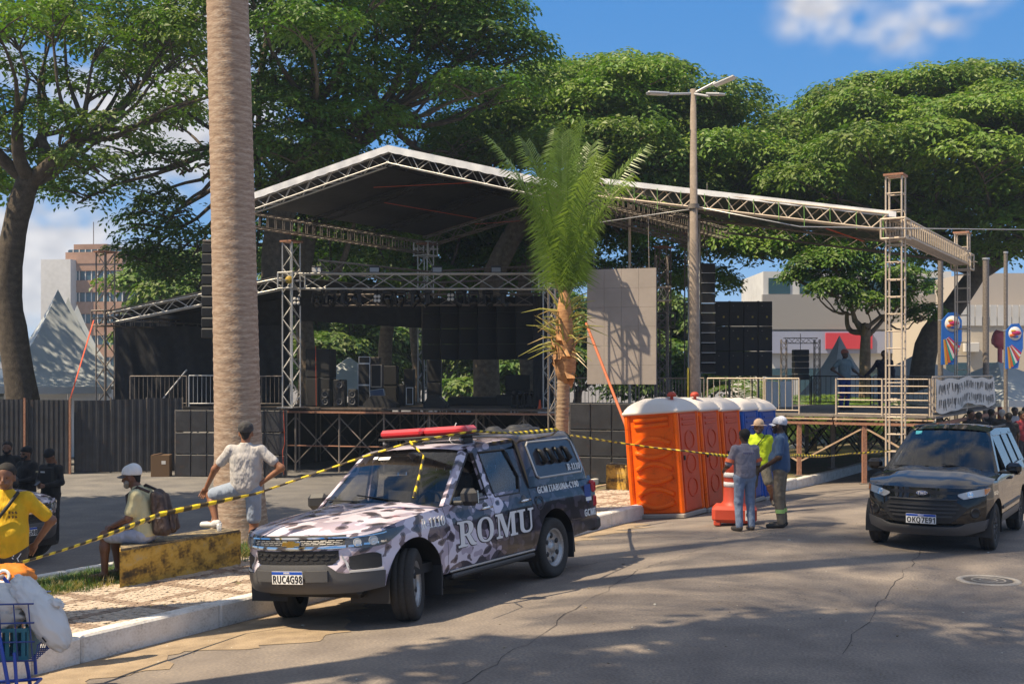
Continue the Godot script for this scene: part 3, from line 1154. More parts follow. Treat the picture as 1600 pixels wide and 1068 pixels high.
	for j in 3:
		for i in 14:
			var p := -0.6 + i * 0.09 + (0.03 if j == 1 else 0.0)
			part(ug, "mesh_bar", front_strip(P, p - 0.036, p + 0.036, [Vector2(0, 0.888 + j * 0.016)], [Vector2(0, 0.893 + j * 0.016)], 0.014, 2, 1, 0.012), M.steel)
	part(ug, "chrome_strip", front_strip(P, -0.68, 0.68, [Vector2(-0.68, 0.852), Vector2(0, 0.838), Vector2(0.68, 0.852)], [Vector2(-0.68, 0.872), Vector2(0, 0.862), Vector2(0.68, 0.872)], 0.026, 18, 2, 0.03), M.chrome)
	part(ug, "chrome_strip", front_strip(P, -0.7, 0.7, [Vector2(-0.7, 0.94), Vector2(0, 0.935), Vector2(0.7, 0.94)], [Vector2(-0.7, 0.952), Vector2(0, 0.955), Vector2(0.7, 0.952)], 0.024, 18, 2, 0.03), M.chrome)
	var gold := mat(0.75, 0.42, 0.08, 0.18, 0.9)
	var em := mb()
	var ep := front_point(P, 0.0, 0.9)
	add_prism(em, pv([-0.11, -0.018, -0.1, 0.018, -0.04, 0.018, -0.036, 0.034, 0.045, 0.034, 0.042, 0.018, 0.11, 0.018, 0.1, -0.018, 0.04, -0.018, 0.036, -0.034, -0.045, -0.034, -0.042, -0.018]), 0.02, Transform3D(Basis(Vector3.UP, PI / 2.0) * Basis(Vector3.RIGHT, -0.25), ep + Vector3(0.03, 0, 0)))
	part(ug, "emblem", done(em), gold)
	var em2 := mb()
	add_prism(em2, pv([-0.122, -0.026, -0.11, 0.026, -0.048, 0.026, -0.044, 0.043, 0.052, 0.043, 0.05, 0.026, 0.122, 0.026, 0.11, -0.026, 0.048, -0.026, 0.044, -0.043, -0.052, -0.043, -0.05, -0.026]), 0.014, Transform3D(Basis(Vector3.UP, PI / 2.0) * Basis(Vector3.RIGHT, -0.25), ep + Vector3(0.022, 0, 0)))
	part(ug, "emblem_rim", done(em2), M.chrome)
	var lens := StandardMaterial3D.new()
	lens.albedo_color = Color(0.4, 0.42, 0.45, 0.07)
	lens.transparency = BaseMaterial3D.TRANSPARENCY_ALPHA
	lens.roughness = 0.04
	M.lens = lens
	for s: float in [-1.0, 1.0]:
		var f := func(a: Array) -> Array:
			var o := []
			for v: Vector2 in a:
				o.append(Vector2(v.x * s, v.y))
			if s < 0.0:
				o.reverse()
			return o
		var lo: Array = f.call([Vector2(0.66, 0.86), Vector2(0.85, 0.835), Vector2(1.05, 0.86), Vector2(1.34, 0.985)])
		var hi: Array = f.call([Vector2(0.66, 0.945), Vector2(0.85, 0.96), Vector2(1.0, 0.99), Vector2(1.34, 1.01)])
		var a0 := minf(0.66 * s, 1.34 * s)
		var a1 := maxf(0.66 * s, 1.34 * s)
		var hl := part(R, "headlight", front_strip(P, a0, a1, lo, hi, 0.004, 16, 3, 0.02), mat(0.09, 0.09, 0.095, 0.3, 0.7))
		for q: Array in [[0.78, 0.895, 0.042], [0.92, 0.905, 0.047]]:
			var lp := front_point(P, q[0] * s, q[1])
			var lo_n := front_out(P, q[0] * s, q[1])
			var lt := mb(true)
			add_lathe(lt, [Vector2(0.0, 0.004), Vector2(q[2] * 0.6, 0.007), Vector2(q[2] * 0.82, 0.004), Vector2(q[2], 0.013), Vector2(q[2] * 1.03, -0.004)], 18, lp + lo_n * 0.004, Basis(Quaternion(Vector3.UP, lo_n)))
			part(hl, "lamp_bowl", done(lt), M.galv)
		for i in 5:
			var fp := 0.7 + i * 0.07
			part(hl, "reflector", front_strip(P, minf(fp * s, (fp + 0.055) * s), maxf(fp * s, (fp + 0.055) * s), [Vector2(0, 0.855 + 0.006 * i)], [Vector2(0, 0.874 + 0.006 * i)], 0.011, 2, 1, 0.008), M.chrome)
		part(hl, "chrome_trim", front_strip(P, minf(0.7 * s, 1.05 * s), maxf(0.7 * s, 1.05 * s), f.call([Vector2(0.7, 0.937), Vector2(0.9, 0.952), Vector2(1.05, 0.972)]), f.call([Vector2(0.7, 0.944), Vector2(0.9, 0.962), Vector2(1.05, 0.981)]), 0.012, 8, 1, 0.008), M.chrome)
		part(hl, "lens", front_strip(P, a0, a1, lo, hi, 0.02, 16, 3, 0.016), lens)
		var flo: Array = f.call([Vector2(0.7, 0.66), Vector2(0.74, 0.63), Vector2(0.96, 0.63), Vector2(0.98, 0.64)])
		var fhi: Array = f.call([Vector2(0.7, 0.76), Vector2(0.9, 0.79), Vector2(0.96, 0.78), Vector2(0.98, 0.76)])
		var fr := part(R, "fog_recess", front_strip(P, minf(0.7 * s, 0.98 * s), maxf(0.7 * s, 0.98 * s), flo, fhi, 0.006, 8, 2, 0.02), M.black)
		part(fr, "corner_trim", front_strip(P, minf(0.63 * s, 0.71 * s), maxf(0.63 * s, 0.71 * s), f.call([Vector2(0.63, 0.755), Vector2(0.71, 0.62)]), f.call([Vector2(0.63, 0.785), Vector2(0.71, 0.665)]), 0.014, 4, 1, 0.015), M.galv)
		part(fr, "lower_trim", front_strip(P, minf(0.71 * s, 0.99 * s), maxf(0.71 * s, 0.99 * s), [Vector2(0, 0.606)], [Vector2(0, 0.626)], 0.018, 6, 1, 0.015), M.off_white)
	plate(R, front_point(P, 0.0, 0.575) + Vector3(0.06, 0, 0), Basis(Vector3.UP, PI / 2.0), "RUC4G98")
	var zs := func(_x: float, y: float) -> float: return 0.872 - (y - 1.15) * 0.29
	for s: float in [-1.0, 1.0]:
		var t := mb()
		side_poly(t, pv([0.94, 1.11, 0.2, 1.705, 0.08, 1.72, 0.09, 1.66, 0.76, 1.14, 0.78, 1.11]), zs, 0.05, s)
		part(R, "front_pillar", done(t), camo)
		t = mb()
		side_poly(t, pv([-0.02, 1.12, 0.0, 1.66, -0.12, 1.66, -0.18, 1.12]), zs, 0.045, s)
		part(R, "door_pillar", done(t), camo)
		t = mb()
		side_poly(t, pv([-0.76, 1.13, -0.86, 1.32, -0.78, 1.62, -0.72, 1.66, -0.98, 1.7, -1.0, 1.16]), zs, 0.045, s)
		part(R, "rear_pillar", done(t), camo)
		t = mb()
		side_poly(t, pv([0.2, 1.7, 0.09, 1.66, -0.98, 1.66, -0.98, 1.78, -0.5, 1.765, 0.0, 1.745]), zs, 0.05, s)
		part(R, "roof_rail", done(t), camo)
		var zg := func(_x: float, y: float) -> float: return 0.858 - (y - 1.15) * 0.29
		if s > 0.0:
			t = mb()
			side_poly(t, pv([0.76, 1.13, 0.09, 1.665, 0.0, 1.665, -0.02, 1.13]), zg, 0.004, s)
			part(R, "window", done(t), M.glass)
		else:
			t = mb()   # lowered pane
			side_poly(t, pv([0.7, 1.13, 0.66, 1.2, -0.01, 1.2, -0.02, 1.13]), zg, 0.004, s)
			part(R, "window", done(t), M.glass)
		t = mb()
		side_poly(t, pv([-0.18, 1.13, -0.12, 1.665, -0.72, 1.665, -0.78, 1.62, -0.86, 1.32, -0.76, 1.13]), zg, 0.004, s)
		part(R, "window", done(t), M.glass)
		t = mb()
		for edge: Array in [[0.78, 1.13, 0.1, 1.665], [0.1, 1.665, 0.0, 1.66], [0.0, 1.66, -0.015, 1.13], [-0.02, 1.13, 0.78, 1.13]]:
			add_tube(t, [Vector3(edge[0], edge[1], s * zs.call(0, edge[1])), Vector3(edge[2], edge[3], s * zs.call(0, edge[3]))], [0.012, 0.012], 6)
		part(R, "window_seal", done(t), M.black)
		t = mb()
		for edge: Array in [[-0.18, 1.13, -0.12, 1.66], [-0.12, 1.66, -0.72, 1.66], [-0.72, 1.66, -0.86, 1.32], [-0.86, 1.32, -0.76, 1.13], [-0.76, 1.13, -0.18, 1.13]]:
			add_tube(t, [Vector3(edge[0], edge[1], s * zs.call(0, edge[1])), Vector3(edge[2], edge[3], s * zs.call(0, edge[3]))], [0.012, 0.012], 6)
		part(R, "window_seal", done(t), M.black)
		t = mb()
		side_poly(t, pv([0.94, 1.09, 0.94, 1.13, -0.98, 1.15, -0.98, 1.12]), func(_x: float, y: float) -> float: return 0.884 - (y - 1.12) * 0.29, 0.06, s)
		part(R, "belt_trim", done(t), M.black)
		var mr := mb()
		add_box(mr, Vector3(0.66, 1.2, s * 1.06), Vector3(0.11, 0.19, 0.26), Basis(Vector3.UP, s * 0.25), 0.05)
		var mirror := part(R, "mirror", done(mr), M.dark_plastic)
		part(mirror, "mirror_arm", box_mesh(Vector3(0.07, 0.05, 0.16), 0.015, Vector3(0.68, 1.14, s * 0.92)), M.dark_plastic)
		part(mirror, "mirror_glass", box_mesh(Vector3(0.006, 0.14, 0.19), 0.0), M.chrome, Transform3D(Basis(Vector3.UP, s * 0.25), Vector3(0.603, 1.2, s * 1.065)))
	var ws := func(u: float, v: float) -> Vector3:
		var q := v * 2.0 - 1.0
		var lo := Vector3(0.9 + 0.13 * (1.0 - q * q), 1.12 + 0.06 * (1.0 - q * q), q * 0.83)
		var hi := Vector3(0.16 + 0.06 * (1.0 - q * q), 1.71 + 0.035 * (1.0 - q * q), q * 0.69)
		return lo.lerp(hi, u) + Vector3(0.03, 0.03, 0) * sin(u * PI) * 0.6
	part(R, "windscreen", grid_mesh(ws, 8, 16), M.glass)
	for k: float in [0.3, -0.35]:
		var a: Vector3 = ws.call(0.02, 0.5 + k * 0.5 - 0.05)
		var b: Vector3 = ws.call(0.14, 0.5 + k * 0.5 + 0.34)
		bar(R, "wiper", a + Vector3(0.02, 0.02, 0), b + Vector3(0.02, 0.015, 0), 0.008, M.black)
	for q: Array in [[0.83, 0.69, 0.16, 0.05], [0.86, 0.8, 0.06, 0.045]]:
		var sp: Vector3 = ws.call(q[0], q[1])
		part(R, "sticker", box_mesh(Vector3(0.003, q[3], q[2])), M.white, Transform3D(Basis(Vector3.BACK, 0.9), sp + Vector3(0.006, 0.006, 0)))
	var rf := func(u: float, v: float) -> Vector3:
		var q := v * 2.0 - 1.0
		var x := lerpf(0.2, -1.0, u)
		var e := lut(x, [Vector2(-1.0, 1.775), Vector2(-0.5, 1.765), Vector2(0.0, 1.74), Vector2(0.2, 1.7)])
		return Vector3(x + 0.06 * (1.0 - q * q) * (1.0 - u), e + 0.05 * (1.0 - pow(absf(q), 2.4)), q * (0.872 - (e - 1.15) * 0.29))
	part(R, "roof", grid_mesh(rf, 14, 16, true, func(u: float, v: float) -> Vector2: return car_uv(rf.call(u, v)) + Vector2(0.12, 0.1)), camo)
	part(R, "dashboard", box_mesh(Vector3(0.42, 0.2, 1.5), 0.06, Vector3(0.72, 1.05, 0)), M.black_matte)
	part(R, "cabin_floor", box_mesh(Vector3(3.2, 0.1, 1.6), 0.0, Vector3(-0.1, 0.5, 0)), M.black)
	part(R, "cabin_rear_wall", box_mesh(Vector3(0.05, 0.6, 1.5), 0.0, Vector3(-1.0, 0.85, 0)), M.black_matte)
	for z: float in [-0.38, 0.38]:
		seat(R, 0.1, z, 0.5, M.black_matte, 0.78)
	seat(R, -0.75, -0.38, 0.6, M.black_matte, 0.78)
	seat(R, -0.75, 0.38, 0.6, M.black_matte, 0.78)
	var sw := mb(true)
	var wheel_pts := []
	for i in 21:
		var a := TAU * i / 20.0
		wheel_pts.append(Vector3(0.48, 1.1, -0.38) + Basis(Vector3.BACK, 0.45) * Vector3(0, cos(a) * 0.18, sin(a) * 0.18))
	var wr := []
	for i in 21:
		wr.append(0.014)
	add_tube(sw, wheel_pts, wr, 6)
	part(R, "steering_wheel", done(sw), M.black)
	var cs := func(u: float, v: float) -> Vector3:
		var q := v * 2.0 - 1.0
		var sec := [Vector3(0.9, 1.17, 0), Vector3(0.882, 1.3, 0), Vector3(0.838, 1.5, 0), Vector3(0.782, 1.7, 0), Vector3(0.752, 1.765, 0), Vector3(0.69, 1.82, 0), Vector3(0.48, 1.852, 0), Vector3(0.0, 1.87, 0)]
		var f := (1.0 - absf(q)) * (sec.size() - 1)
		var i := mini(int(f), sec.size() - 2)
		var e: Vector3 = sec[i].lerp(sec[i + 1], f - i)
		var back := -2.62 + (e.y - 1.17) * 0.22
		var x := lerpf(-1.01, back, u)
		var edge := smoothstep(0.06, 0.0, u) * 0.03 + smoothstep(0.94, 1.0, u) * 0.05
		return Vector3(x, e.y - edge * smoothstep(1.3, 1.7, e.y), signf(q) * (e.x - edge * 0.6))
	var can := part(R, "canopy", grid_mesh(cs, 20, 28, true, func(u: float, v: float) -> Vector2: return car_uv(cs.call(u, v))), camo)
	var frontwall := mb()
	for e in 2:
		for i in 27:
			var a: Vector3 = cs.call(float(e), i / 28.0)
			var b: Vector3 = cs.call(float(e), (i + 1) / 28.0)
			tri(frontwall, a, b, cs.call(float(e), 0.5) + Vector3(0, -0.3, 0))
	part(can, "end_wall", done(frontwall), M.dark_plastic)
	var zc := func(_x: float, y: float) -> float: return lut(y, [Vector2(1.17, 0.9), Vector2(1.3, 0.882), Vector2(1.5, 0.838), Vector2(1.7, 0.782), Vector2(1.77, 0.75)])
	var smoke := car_paint(mat(0.05, 0.045, 0.05, 0.2))
	for s: float in [-1.0, 1.0]:
		var t := mb()
		var zc2 := func(x: float, y: float) -> float: return zc.call(x, y) + 0.008
		side_poly(t, pv([-1.2, 1.3, -1.14, 1.68, -1.2, 1.72, -2.28, 1.72, -2.34, 1.68, -2.44, 1.32, -2.4, 1.27, -1.26, 1.27]), zc2, 0.02, s)
		var win := part(can, "side_hatch", done(t), smoke)
		t = mb()
		var pts := []
		for v: Vector2 in pv([-1.2, 1.3, -1.14, 1.68, -1.2, 1.72, -2.28, 1.72, -2.34, 1.68, -2.44, 1.32, -2.4, 1.27, -1.26, 1.27, -1.2, 1.3, -1.14, 1.68]):
			pts.append(Vector3(v.x, v.y, s * (zc.call(0, v.y) + 0.012)))
		var rr := []
		for v in pts:
			rr.append(0.013)
		add_tube(t, pts, rr, 6)
		part(can, "hatch_rim", done(t), M.galv)
		for i in 4:
			var x := -1.42 - i * 0.22
			t = mb(true)
			add_tube(t, [Vector3(x + 0.03, 1.62, s * (zc.call(0, 1.62) + 0.0)), Vector3(x + 0.015, 1.59, s * (zc.call(0, 1.59) + 0.045)), Vector3(x - 0.025, 1.47, s * (zc.call(0, 1.47) + 0.055)), Vector3(x - 0.035, 1.44, s * (zc.call(0, 1.44) + 0.0))], [0.02, 0.035, 0.042, 0.03], 8)
			part(can, "vent", done(t), M.black)
	for q: Array in [[-1.3, -0.25], [-1.75, -0.3], [-2.2, -0.2]]:
		var t := mb(true)
		add_lathe(t, [Vector2(0.0, 0.085), Vector2(0.06, 0.08), Vector2(0.1, 0.055), Vector2(0.11, 0.04), Vector2(0.19, 0.03), Vector2(0.21, 0.0)], 22, Vector3(q[0], 1.862, q[1]))
		part(can, "roof_vent", done(t), M.dark_plastic)
	part(R, "tailgate", box_mesh(Vector3(0.08, 0.6, 1.66), 0.03, Vector3(-2.7, 0.9, 0)), camo)
	part(R, "rear_bumper", box_mesh(Vector3(0.22, 0.2, 1.8), 0.05, Vector3(-2.82, 0.55, 0)), M.dark_plastic)
	var tail := mat(0.5, 0.012, 0.02, 0.12)
	for s: float in [-1.0, 1.0]:
		for y: float in [1.05, 0.86]:
			part(R, "tail_light", box_mesh(Vector3(0.1, 0.17, 0.12), 0.03, Vector3(-2.7, y, s * 0.88)), tail)
	part(R, "underbody", box_mesh(Vector3(4.5, 0.26, 1.25), 0.04, Vector3(-0.1, 0.45, 0)), M.black)
	part(R, "engine_block", box_mesh(Vector3(0.9, 0.5, 1.1), 0.04, Vector3(1.5, 0.66, 0)), M.black)
	for xa: float in P.axles:
		bar(R, "axle", Vector3(xa, 0.375, -0.7), Vector3(xa, 0.375, 0.7), 0.045, M.black)
	var red := StandardMaterial3D.new()
	red.albedo_color = lin(0.55, 0.012, 0.02)
	red.roughness = 0.12
	red.clearcoat_enabled = true
	var lb := Node3D.new()
	lb.name = "light_bar"
	R.add_child(lb)
	lb.position = Vector3(-0.18, 1.9, 0)
	part(lb, "base_tray", box_mesh(Vector3(0.3, 0.03, 1.28), 0.01, Vector3(0, -0.03, 0)), M.black)
	for k: Array in [[-0.32, 0.62], [0.32, 0.62]]:
		var t := mb(true)
		part(lb, "red_dome", box_mesh(Vector3(0.27, 0.1, k[1]), 0.035, Vector3(0, 0.035, k[0])), red)
	for s: float in [-1.0, 1.0]:
		part(lb, "foot", box_mesh(Vector3(0.2, 0.09, 0.06), 0.015, Vector3(0, -0.085, s * 0.55)), M.black)
		bar(lb, "foot_rod", Vector3(-0.16, -0.12, s * 0.55), Vector3(0.16, -0.07, s * 0.55), 0.014, M.steel)
	bar(R, "antenna", Vector3(-0.55, 1.8, -0.05), Vector3(-0.75, 2.02, -0.05), 0.006, M.galv)
	for s: float in [-1.0, 1.0]:
		var face := Basis(Vector3.UP, PI if s < 0.0 else 0.0)
		var lz := car_w(P, 0, 0.75) + 0.004
		var big := lettering("ROMU", 0.4, true, true, 0.004)
		for q: Vector2 in [Vector2(-1, -1), Vector2(1, -1), Vector2(1, 1), Vector2(-1, 1)]:
			part(R, "lettering_outline", big, M.black, Transform3D(face.scaled_local(Vector3(0.98, 0.68, 1)), Vector3(-0.1 + q.x * 0.009, 0.78 + q.y * 0.008, s * lz)))
		part(R, "lettering", big, mat(0.74, 0.72, 0.71, 0.45), Transform3D(face.scaled_local(Vector3(0.98, 0.68, 1)), Vector3(-0.1, 0.78, s * (lz + 0.004))))
		part(R, "lettering", lettering("R-1110", 0.1, true, true, 0.005), M.white, Transform3D(face, Vector3(1.2, 0.98, s * (car_w(P, 1.2, 0.98) + 0.004))))
		part(R, "lettering", lettering("R-1110", 0.08, true, true, 0.005), M.white, Transform3D(face * Basis(Vector3.RIGHT, -0.18), Vector3(-2.22, 1.35, s * (zc.call(0, 1.35) + 0.016))))
		part(R, "lettering", lettering("GCM ITABUNA-C190", 0.085, true, false, 0.005), M.white, Transform3D(face * Basis(Vector3.RIGHT, -0.2), Vector3(-1.75, 1.12, s * (car_w(P, -1.7, 1.12) + 0.006))))
		var fz := car_w(P, -1.25, 0.97)
		var fm := mb(true)
		add_lathe(fm, [Vector2(0.075, 0.004), Vector2(0.085, 0.012), Vector2(0.092, 0.0)], 24, Vector3(-1.16, 0.97, s * fz), Basis(Vector3.RIGHT, PI / 2.0 * s))
		part(R, "fuel_flap_rim", done(fm), M.dark_plastic)
		part(R, "lettering", lettering("GCMI", 0.09, true, false, 0.005), M.white, Transform3D(face, Vector3(-2.52, 0.72, s * (car_w(P, -2.5, 0.72) + 0.004))))
		var badge := mb()
		add_prism(badge, pv([-0.09, 0.12, 0.09, 0.12, 0.09, -0.06, 0.0, -0.13, -0.09, -0.06]), 0.005, Transform3D(face, Vector3(-2.5, 0.97, s * (car_w(P, -2.5, 0.97) + 0.002))))
		var bd := part(R, "shield_badge", done(badge), mat(0.02, 0.06, 0.25, 0.4))
		part(bd, "badge_band", box_mesh(Vector3(0.16, 0.05, 0.004), 0.0, Vector3(-2.5, 0.9, s * (car_w(P, -2.5, 0.9) + 0.008))), M.white)
		part(bd, "badge_mark", box_mesh(Vector3(0.1, 0.03, 0.004), 0.0, Vector3(-2.5, 1.06, s * (car_w(P, -2.5, 1.06) + 0.012))), M.white)
	return R

func place_vehicle(R: Node3D, contact: Vector3, local: Vector3, heading: float, roll: float) -> void:
	var b := Basis(Vector3.UP, heading) * Basis(Vector3.RIGHT, roll)
	R.transform = Transform3D(b, contact - b * local)

func make_suv() -> Node3D:
	var P := {
		"w": [Vector2(0.25, 0.82), Vector2(0.4, 0.868), Vector2(0.6, 0.882), Vector2(0.75, 0.882), Vector2(0.85, 0.872), Vector2(0.95, 0.868), Vector2(1.05, 0.82), Vector2(1.2, 0.76)],
		"taper": [Vector2(-2.1, 0.93), Vector2(-1.7, 1.0), Vector2(1.2, 1.0), Vector2(1.5, 0.97), Vector2(1.72, 0.9)],
		"top": [Vector2(-2.1, 1.1), Vector2(-1.0, 1.08), Vector2(0.6, 1.03), Vector2(0.95, 1.02), Vector2(1.3, 0.99), Vector2(1.6, 0.93), Vector2(1.85, 0.86), Vector2(2.0, 0.82)],
		"bot": [Vector2(-2.1, 0.42), Vector2(-1.7, 0.34), Vector2(1.7, 0.34)],
		"nose": [Vector2(0.25, -0.05), Vector2(0.34, 0.03), Vector2(0.5, 0.05), Vector2(0.7, 0.03), Vector2(0.95, -0.06)],
		"axles": [-1.26, 1.26], "axle_y": 0.33, "arch": 0.395,
		"xf": 1.72, "bow": 0.32, "pw": 2.6, "hood_y": 0.9, "cowl": 0.78, "cowl_bow": 0.2,
		"crown0": 0.09, "crown1": 0.06, "ridge": 0.018, "lip": 0.015,
	}
	var paint := car_paint(mat(0.005, 0.0055, 0.007, 0.25))
	paint.clearcoat = 1.0
	var R := thing("suv", "black compact suv driving up the road on the right", "car")
	for sz: float in [-1.0, 1.0]:
		for sg: Array in [["fender", 0.872, 1.72], ["door", -0.062, 0.864], ["door", -0.88, -0.07], ["quarter_panel", -2.06, -0.888]]:
			var d := part(R, sg[0], car_flank(P, sg[1], sg[2], sz, 0.0, 99.0, 0.46), paint)
			if sg[0] == "door":
				var hx: float = sg[1] + 0.14
				var hm := mb(true)
				var hz := car_w(P, hx, 0.93)
				add_tube(hm, [Vector3(hx - 0.09, 0.93, sz * (hz - 0.01)), Vector3(hx - 0.075, 0.935, sz * (hz + 0.03)), Vector3(hx + 0.075, 0.93, sz * (hz + 0.03)), Vector3(hx + 0.09, 0.925, sz * (hz - 0.01))], [0.013, 0.016, 0.016, 0.013], 8)
				part(d, "handle", done(hm), paint)
		part(R, "sill_cladding", car_flank(P, -2.06, 1.72, sz, -0.006, 0.47), M.grey_plastic)
		part(R, "inner_panel", car_flank(P, -2.0, 1.7, sz, 0.03), M.black)
		part(R, "door_rub_strip", box_mesh(Vector3(1.7, 0.05, 0.02), 0.008, Vector3(0.0, 0.56, sz * (car_w(P, 0, 0.56) + 0.006))), M.dark_plastic)
		for xa: float in P.axles:
			part(R, "wheel_well", half_well(P, xa, sz), M.black)
		add_wheel(R, Vector3(-1.26, 0.33, sz * 0.755), 0.33, 0.2, sz, 0.0, "spokes", M.dark_plastic)
		add_wheel(R, Vector3(1.26, 0.33, sz * 0.755), 0.33, 0.2, sz, 0.0, "spokes", M.dark_plastic)
	part(R, "bonnet", grid_mesh(func(u: float, v: float) -> Vector3: return hood_point(P, u, v), 20, 24), paint)
	var ytop := [Vector2(-1.0, 0.9), Vector2(-0.85, 0.89), Vector2(-0.5, 0.895), Vector2(0.5, 0.895), Vector2(0.85, 0.89), Vector2(1.0, 0.9)]
	part(R, "nose_panel", front_strip(P, -1.0, 1.0, [Vector2(0, 0.42)], ytop, 0.0, 28, 8, 0.05), paint)
	part(R, "front_bumper", front_strip(P, -1.0, 1.0, [Vector2(-1, 0.32), Vector2(-0.7, 0.25), Vector2(0.7, 0.25), Vector2(1, 0.32)], [Vector2(-1, 0.46), Vector2(-0.72, 0.42), Vector2(-0.6, 0.37), Vector2(0.6, 0.37), Vector2(0.72, 0.42), Vector2(1, 0.46)], 0.016, 28, 4, 0.1), M.grey_plastic)
	var gr := part(R, "grille", front_strip(P, -0.72, 0.72, [Vector2(-0.72, 0.6), Vector2(-0.5, 0.42), Vector2(0.5, 0.42), Vector2(0.72, 0.6)], [Vector2(-0.72, 0.62), Vector2(-0.52, 0.735), Vector2(0.52, 0.735), Vector2(0.72, 0.62)], 0.005, 18, 3, 0.02), M.black)
	for j in 4:
		var y := 0.5 + j * 0.052
		var e := 0.5 + j * 0.05 if j < 3 else 0.56
		part(gr, "grille_bar", front_strip(P, -e, e, [Vector2(0, y)], [Vector2(0, y + 0.024)], 0.022, 14, 1, 0.02), M.dark_plastic)
	part(gr, "grille_rim", front_strip(P, -0.56, 0.56, [Vector2(0, 0.725)], [Vector2(0, 0.742)], 0.026, 14, 1, 0.03), M.dark_plastic)
	part(R, "upper_slot", front_strip(P, -0.6, 0.6, [Vector2(0, 0.81)], [Vector2(-0.6, 0.85), Vector2(0, 0.865), Vector2(0.6, 0.85)], 0.004, 12, 1, 0.02), M.black_shiny)
	var ov := mb(true)
	var op := front_point(P, 0.0, 0.825)
	add_lathe(ov, [Vector2(0.0, 0.012), Vector2(0.8, 0.01), Vector2(0.92, 0.004)], 24, op + Vector3(0.028, 0, 0), Basis(Vector3.UP, PI / 2.0) * Basis(Vector3.RIGHT, PI / 2.0) * Basis.from_scale(Vector3(0.075, 1, 0.03)))
	var oval := part(R, "oval_badge", done(ov), mat(0.01, 0.04, 0.2, 0.2))
	var ov2 := mb(true)
	add_lathe(ov2, [Vector2(0.9, 0.004), Vector2(0.93, 0.014), Vector2(1.0, 0.012), Vector2(1.04, 0.0)], 24, op + Vector3(0.028, 0, 0), Basis(Vector3.UP, PI / 2.0) * Basis(Vector3.RIGHT, PI / 2.0) * Basis.from_scale(Vector3(0.075, 1, 0.03)))
	part(oval, "badge_rim", done(ov2), M.chrome)
	part(oval, "badge_lettering", lettering("Ford", 0.034, false, true, 0.003), M.white, Transform3D(Basis(Vector3.UP, PI / 2.0), op + Vector3(0.042, 0, 0)))
	var amber := mat(0.7, 0.24, 0.04, 0.2)
	for s: float in [-1.0, 1.0]:
		var f := func(a: Array) -> Array:
			var o := []
			for v: Vector2 in a:
				o.append(Vector2(v.x * s, v.y))
			if s < 0.0:
				o.reverse()
			return o
		var lo: Array = f.call([Vector2(0.58, 0.79), Vector2(0.66, 0.745), Vector2(1.0, 0.8), Vector2(1.12, 0.86)])
		var hi: Array = f.call([Vector2(0.58, 0.815), Vector2(0.8, 0.865), Vector2(1.0, 0.895), Vector2(1.12, 0.9)])
		var a0 := minf(0.58 * s, 1.12 * s)
		var a1 := maxf(0.58 * s, 1.12 * s)
		var hl := part(R, "headlight", front_strip(P, a0, a1, lo, hi, 0.004, 12, 3, 0.02), M.galv)
		part(hl, "indicator", front_strip(P, minf(0.98 * s, 1.1 * s), maxf(0.98 * s, 1.1 * s), f.call([Vector2(0.98, 0.81), Vector2(1.1, 0.86)]), f.call([Vector2(0.98, 0.885), Vector2(1.1, 0.892)]), 0.012, 4, 1, 0.008), amber)
		var lp := front_point(P, 0.76 * s, 0.81)
		var ln := front_out(P, 0.76 * s, 0.81)
		var lt := mb(true)
		add_lathe(lt, [Vector2(0.0, 0.004), Vector2(0.028, 0.01), Vector2(0.036, 0.004), Vector2(0.045, 0.014), Vector2(0.047, -0.004)], 16, lp + ln * 0.004, Basis(Quaternion(Vector3.UP, ln)))
		part(hl, "lamp_bowl", done(lt), M.chrome)
		part(hl, "lens", front_strip(P, a0, a1, lo, hi, 0.02, 12, 3, 0.016), M.lens)
		var fp := front_point(P, 0.84 * s, 0.56)
		var fn := front_out(P, 0.84 * s, 0.56)
		var ft := mb(true)
		add_lathe(ft, [Vector2(0.0, 0.006), Vector2(0.05, 0.008), Vector2(0.058, 0.016), Vector2(0.07, 0.012), Vector2(0.075, -0.01)], 18, fp, Basis(Quaternion(Vector3.UP, fn)))
		part(R, "fog_lamp_cover", done(ft), M.black)
	plate(R, front_point(P, 0.0, 0.475) + Vector3(0.03, 0, 0), Basis(Vector3.UP, PI / 2.0), "OKQ7E91")
	var zs := func(_x: float, y: float) -> float: return 0.815 - (y - 1.02) * 0.42
	for s: float in [-1.0, 1.0]:
		var t := mb()
		side_poly(t, pv([0.82, 1.0, 0.02, 1.585, -0.1, 1.6, -0.06, 1.53, 0.62, 1.04, 0.66, 1.0]), zs, 0.05, s)
		part(R, "front_pillar", done(t), paint)
		for q: Array in [[-0.02, -0.12], [-0.86, -0.96]]:
			t = mb()
			side_poly(t, pv([q[0] + 0.02, 1.0, q[0], 1.55, q[1], 1.55, q[1], 1.0]), zs, 0.04, s)
			part(R, "door_pillar", done(t), paint)
		t = mb()
		side_poly(t, pv([-1.55, 1.0, -1.55, 1.55, -1.95, 1.5, -2.05, 1.0]), zs, 0.04, s)
		part(R, "rear_pillar", done(t), paint)
		t = mb()
		side_poly(t, pv([0.02, 1.585, -0.06, 1.53, -1.9, 1.5, -1.95, 1.58, -0.6, 1.63]), zs, 0.05, s)
		part(R, "roof_edge", done(t), paint)
		var zg := func(_x: float, y: float) -> float: return 0.8 - (y - 1.02) * 0.42
		for q: Array in [pv([0.62, 1.03, -0.06, 1.54, -0.02, 1.54, -0.0, 1.03]), pv([-0.12, 1.03, -0.12, 1.56, -0.86, 1.56, -0.86, 1.03]), pv([-0.96, 1.03, -0.96, 1.55, -1.55, 1.53, -1.55, 1.03])]:
			t = mb()
			side_poly(t, q, zg, 0.004, s)
			part(R, "window", done(t), M.glass_dark)
		t = mb()
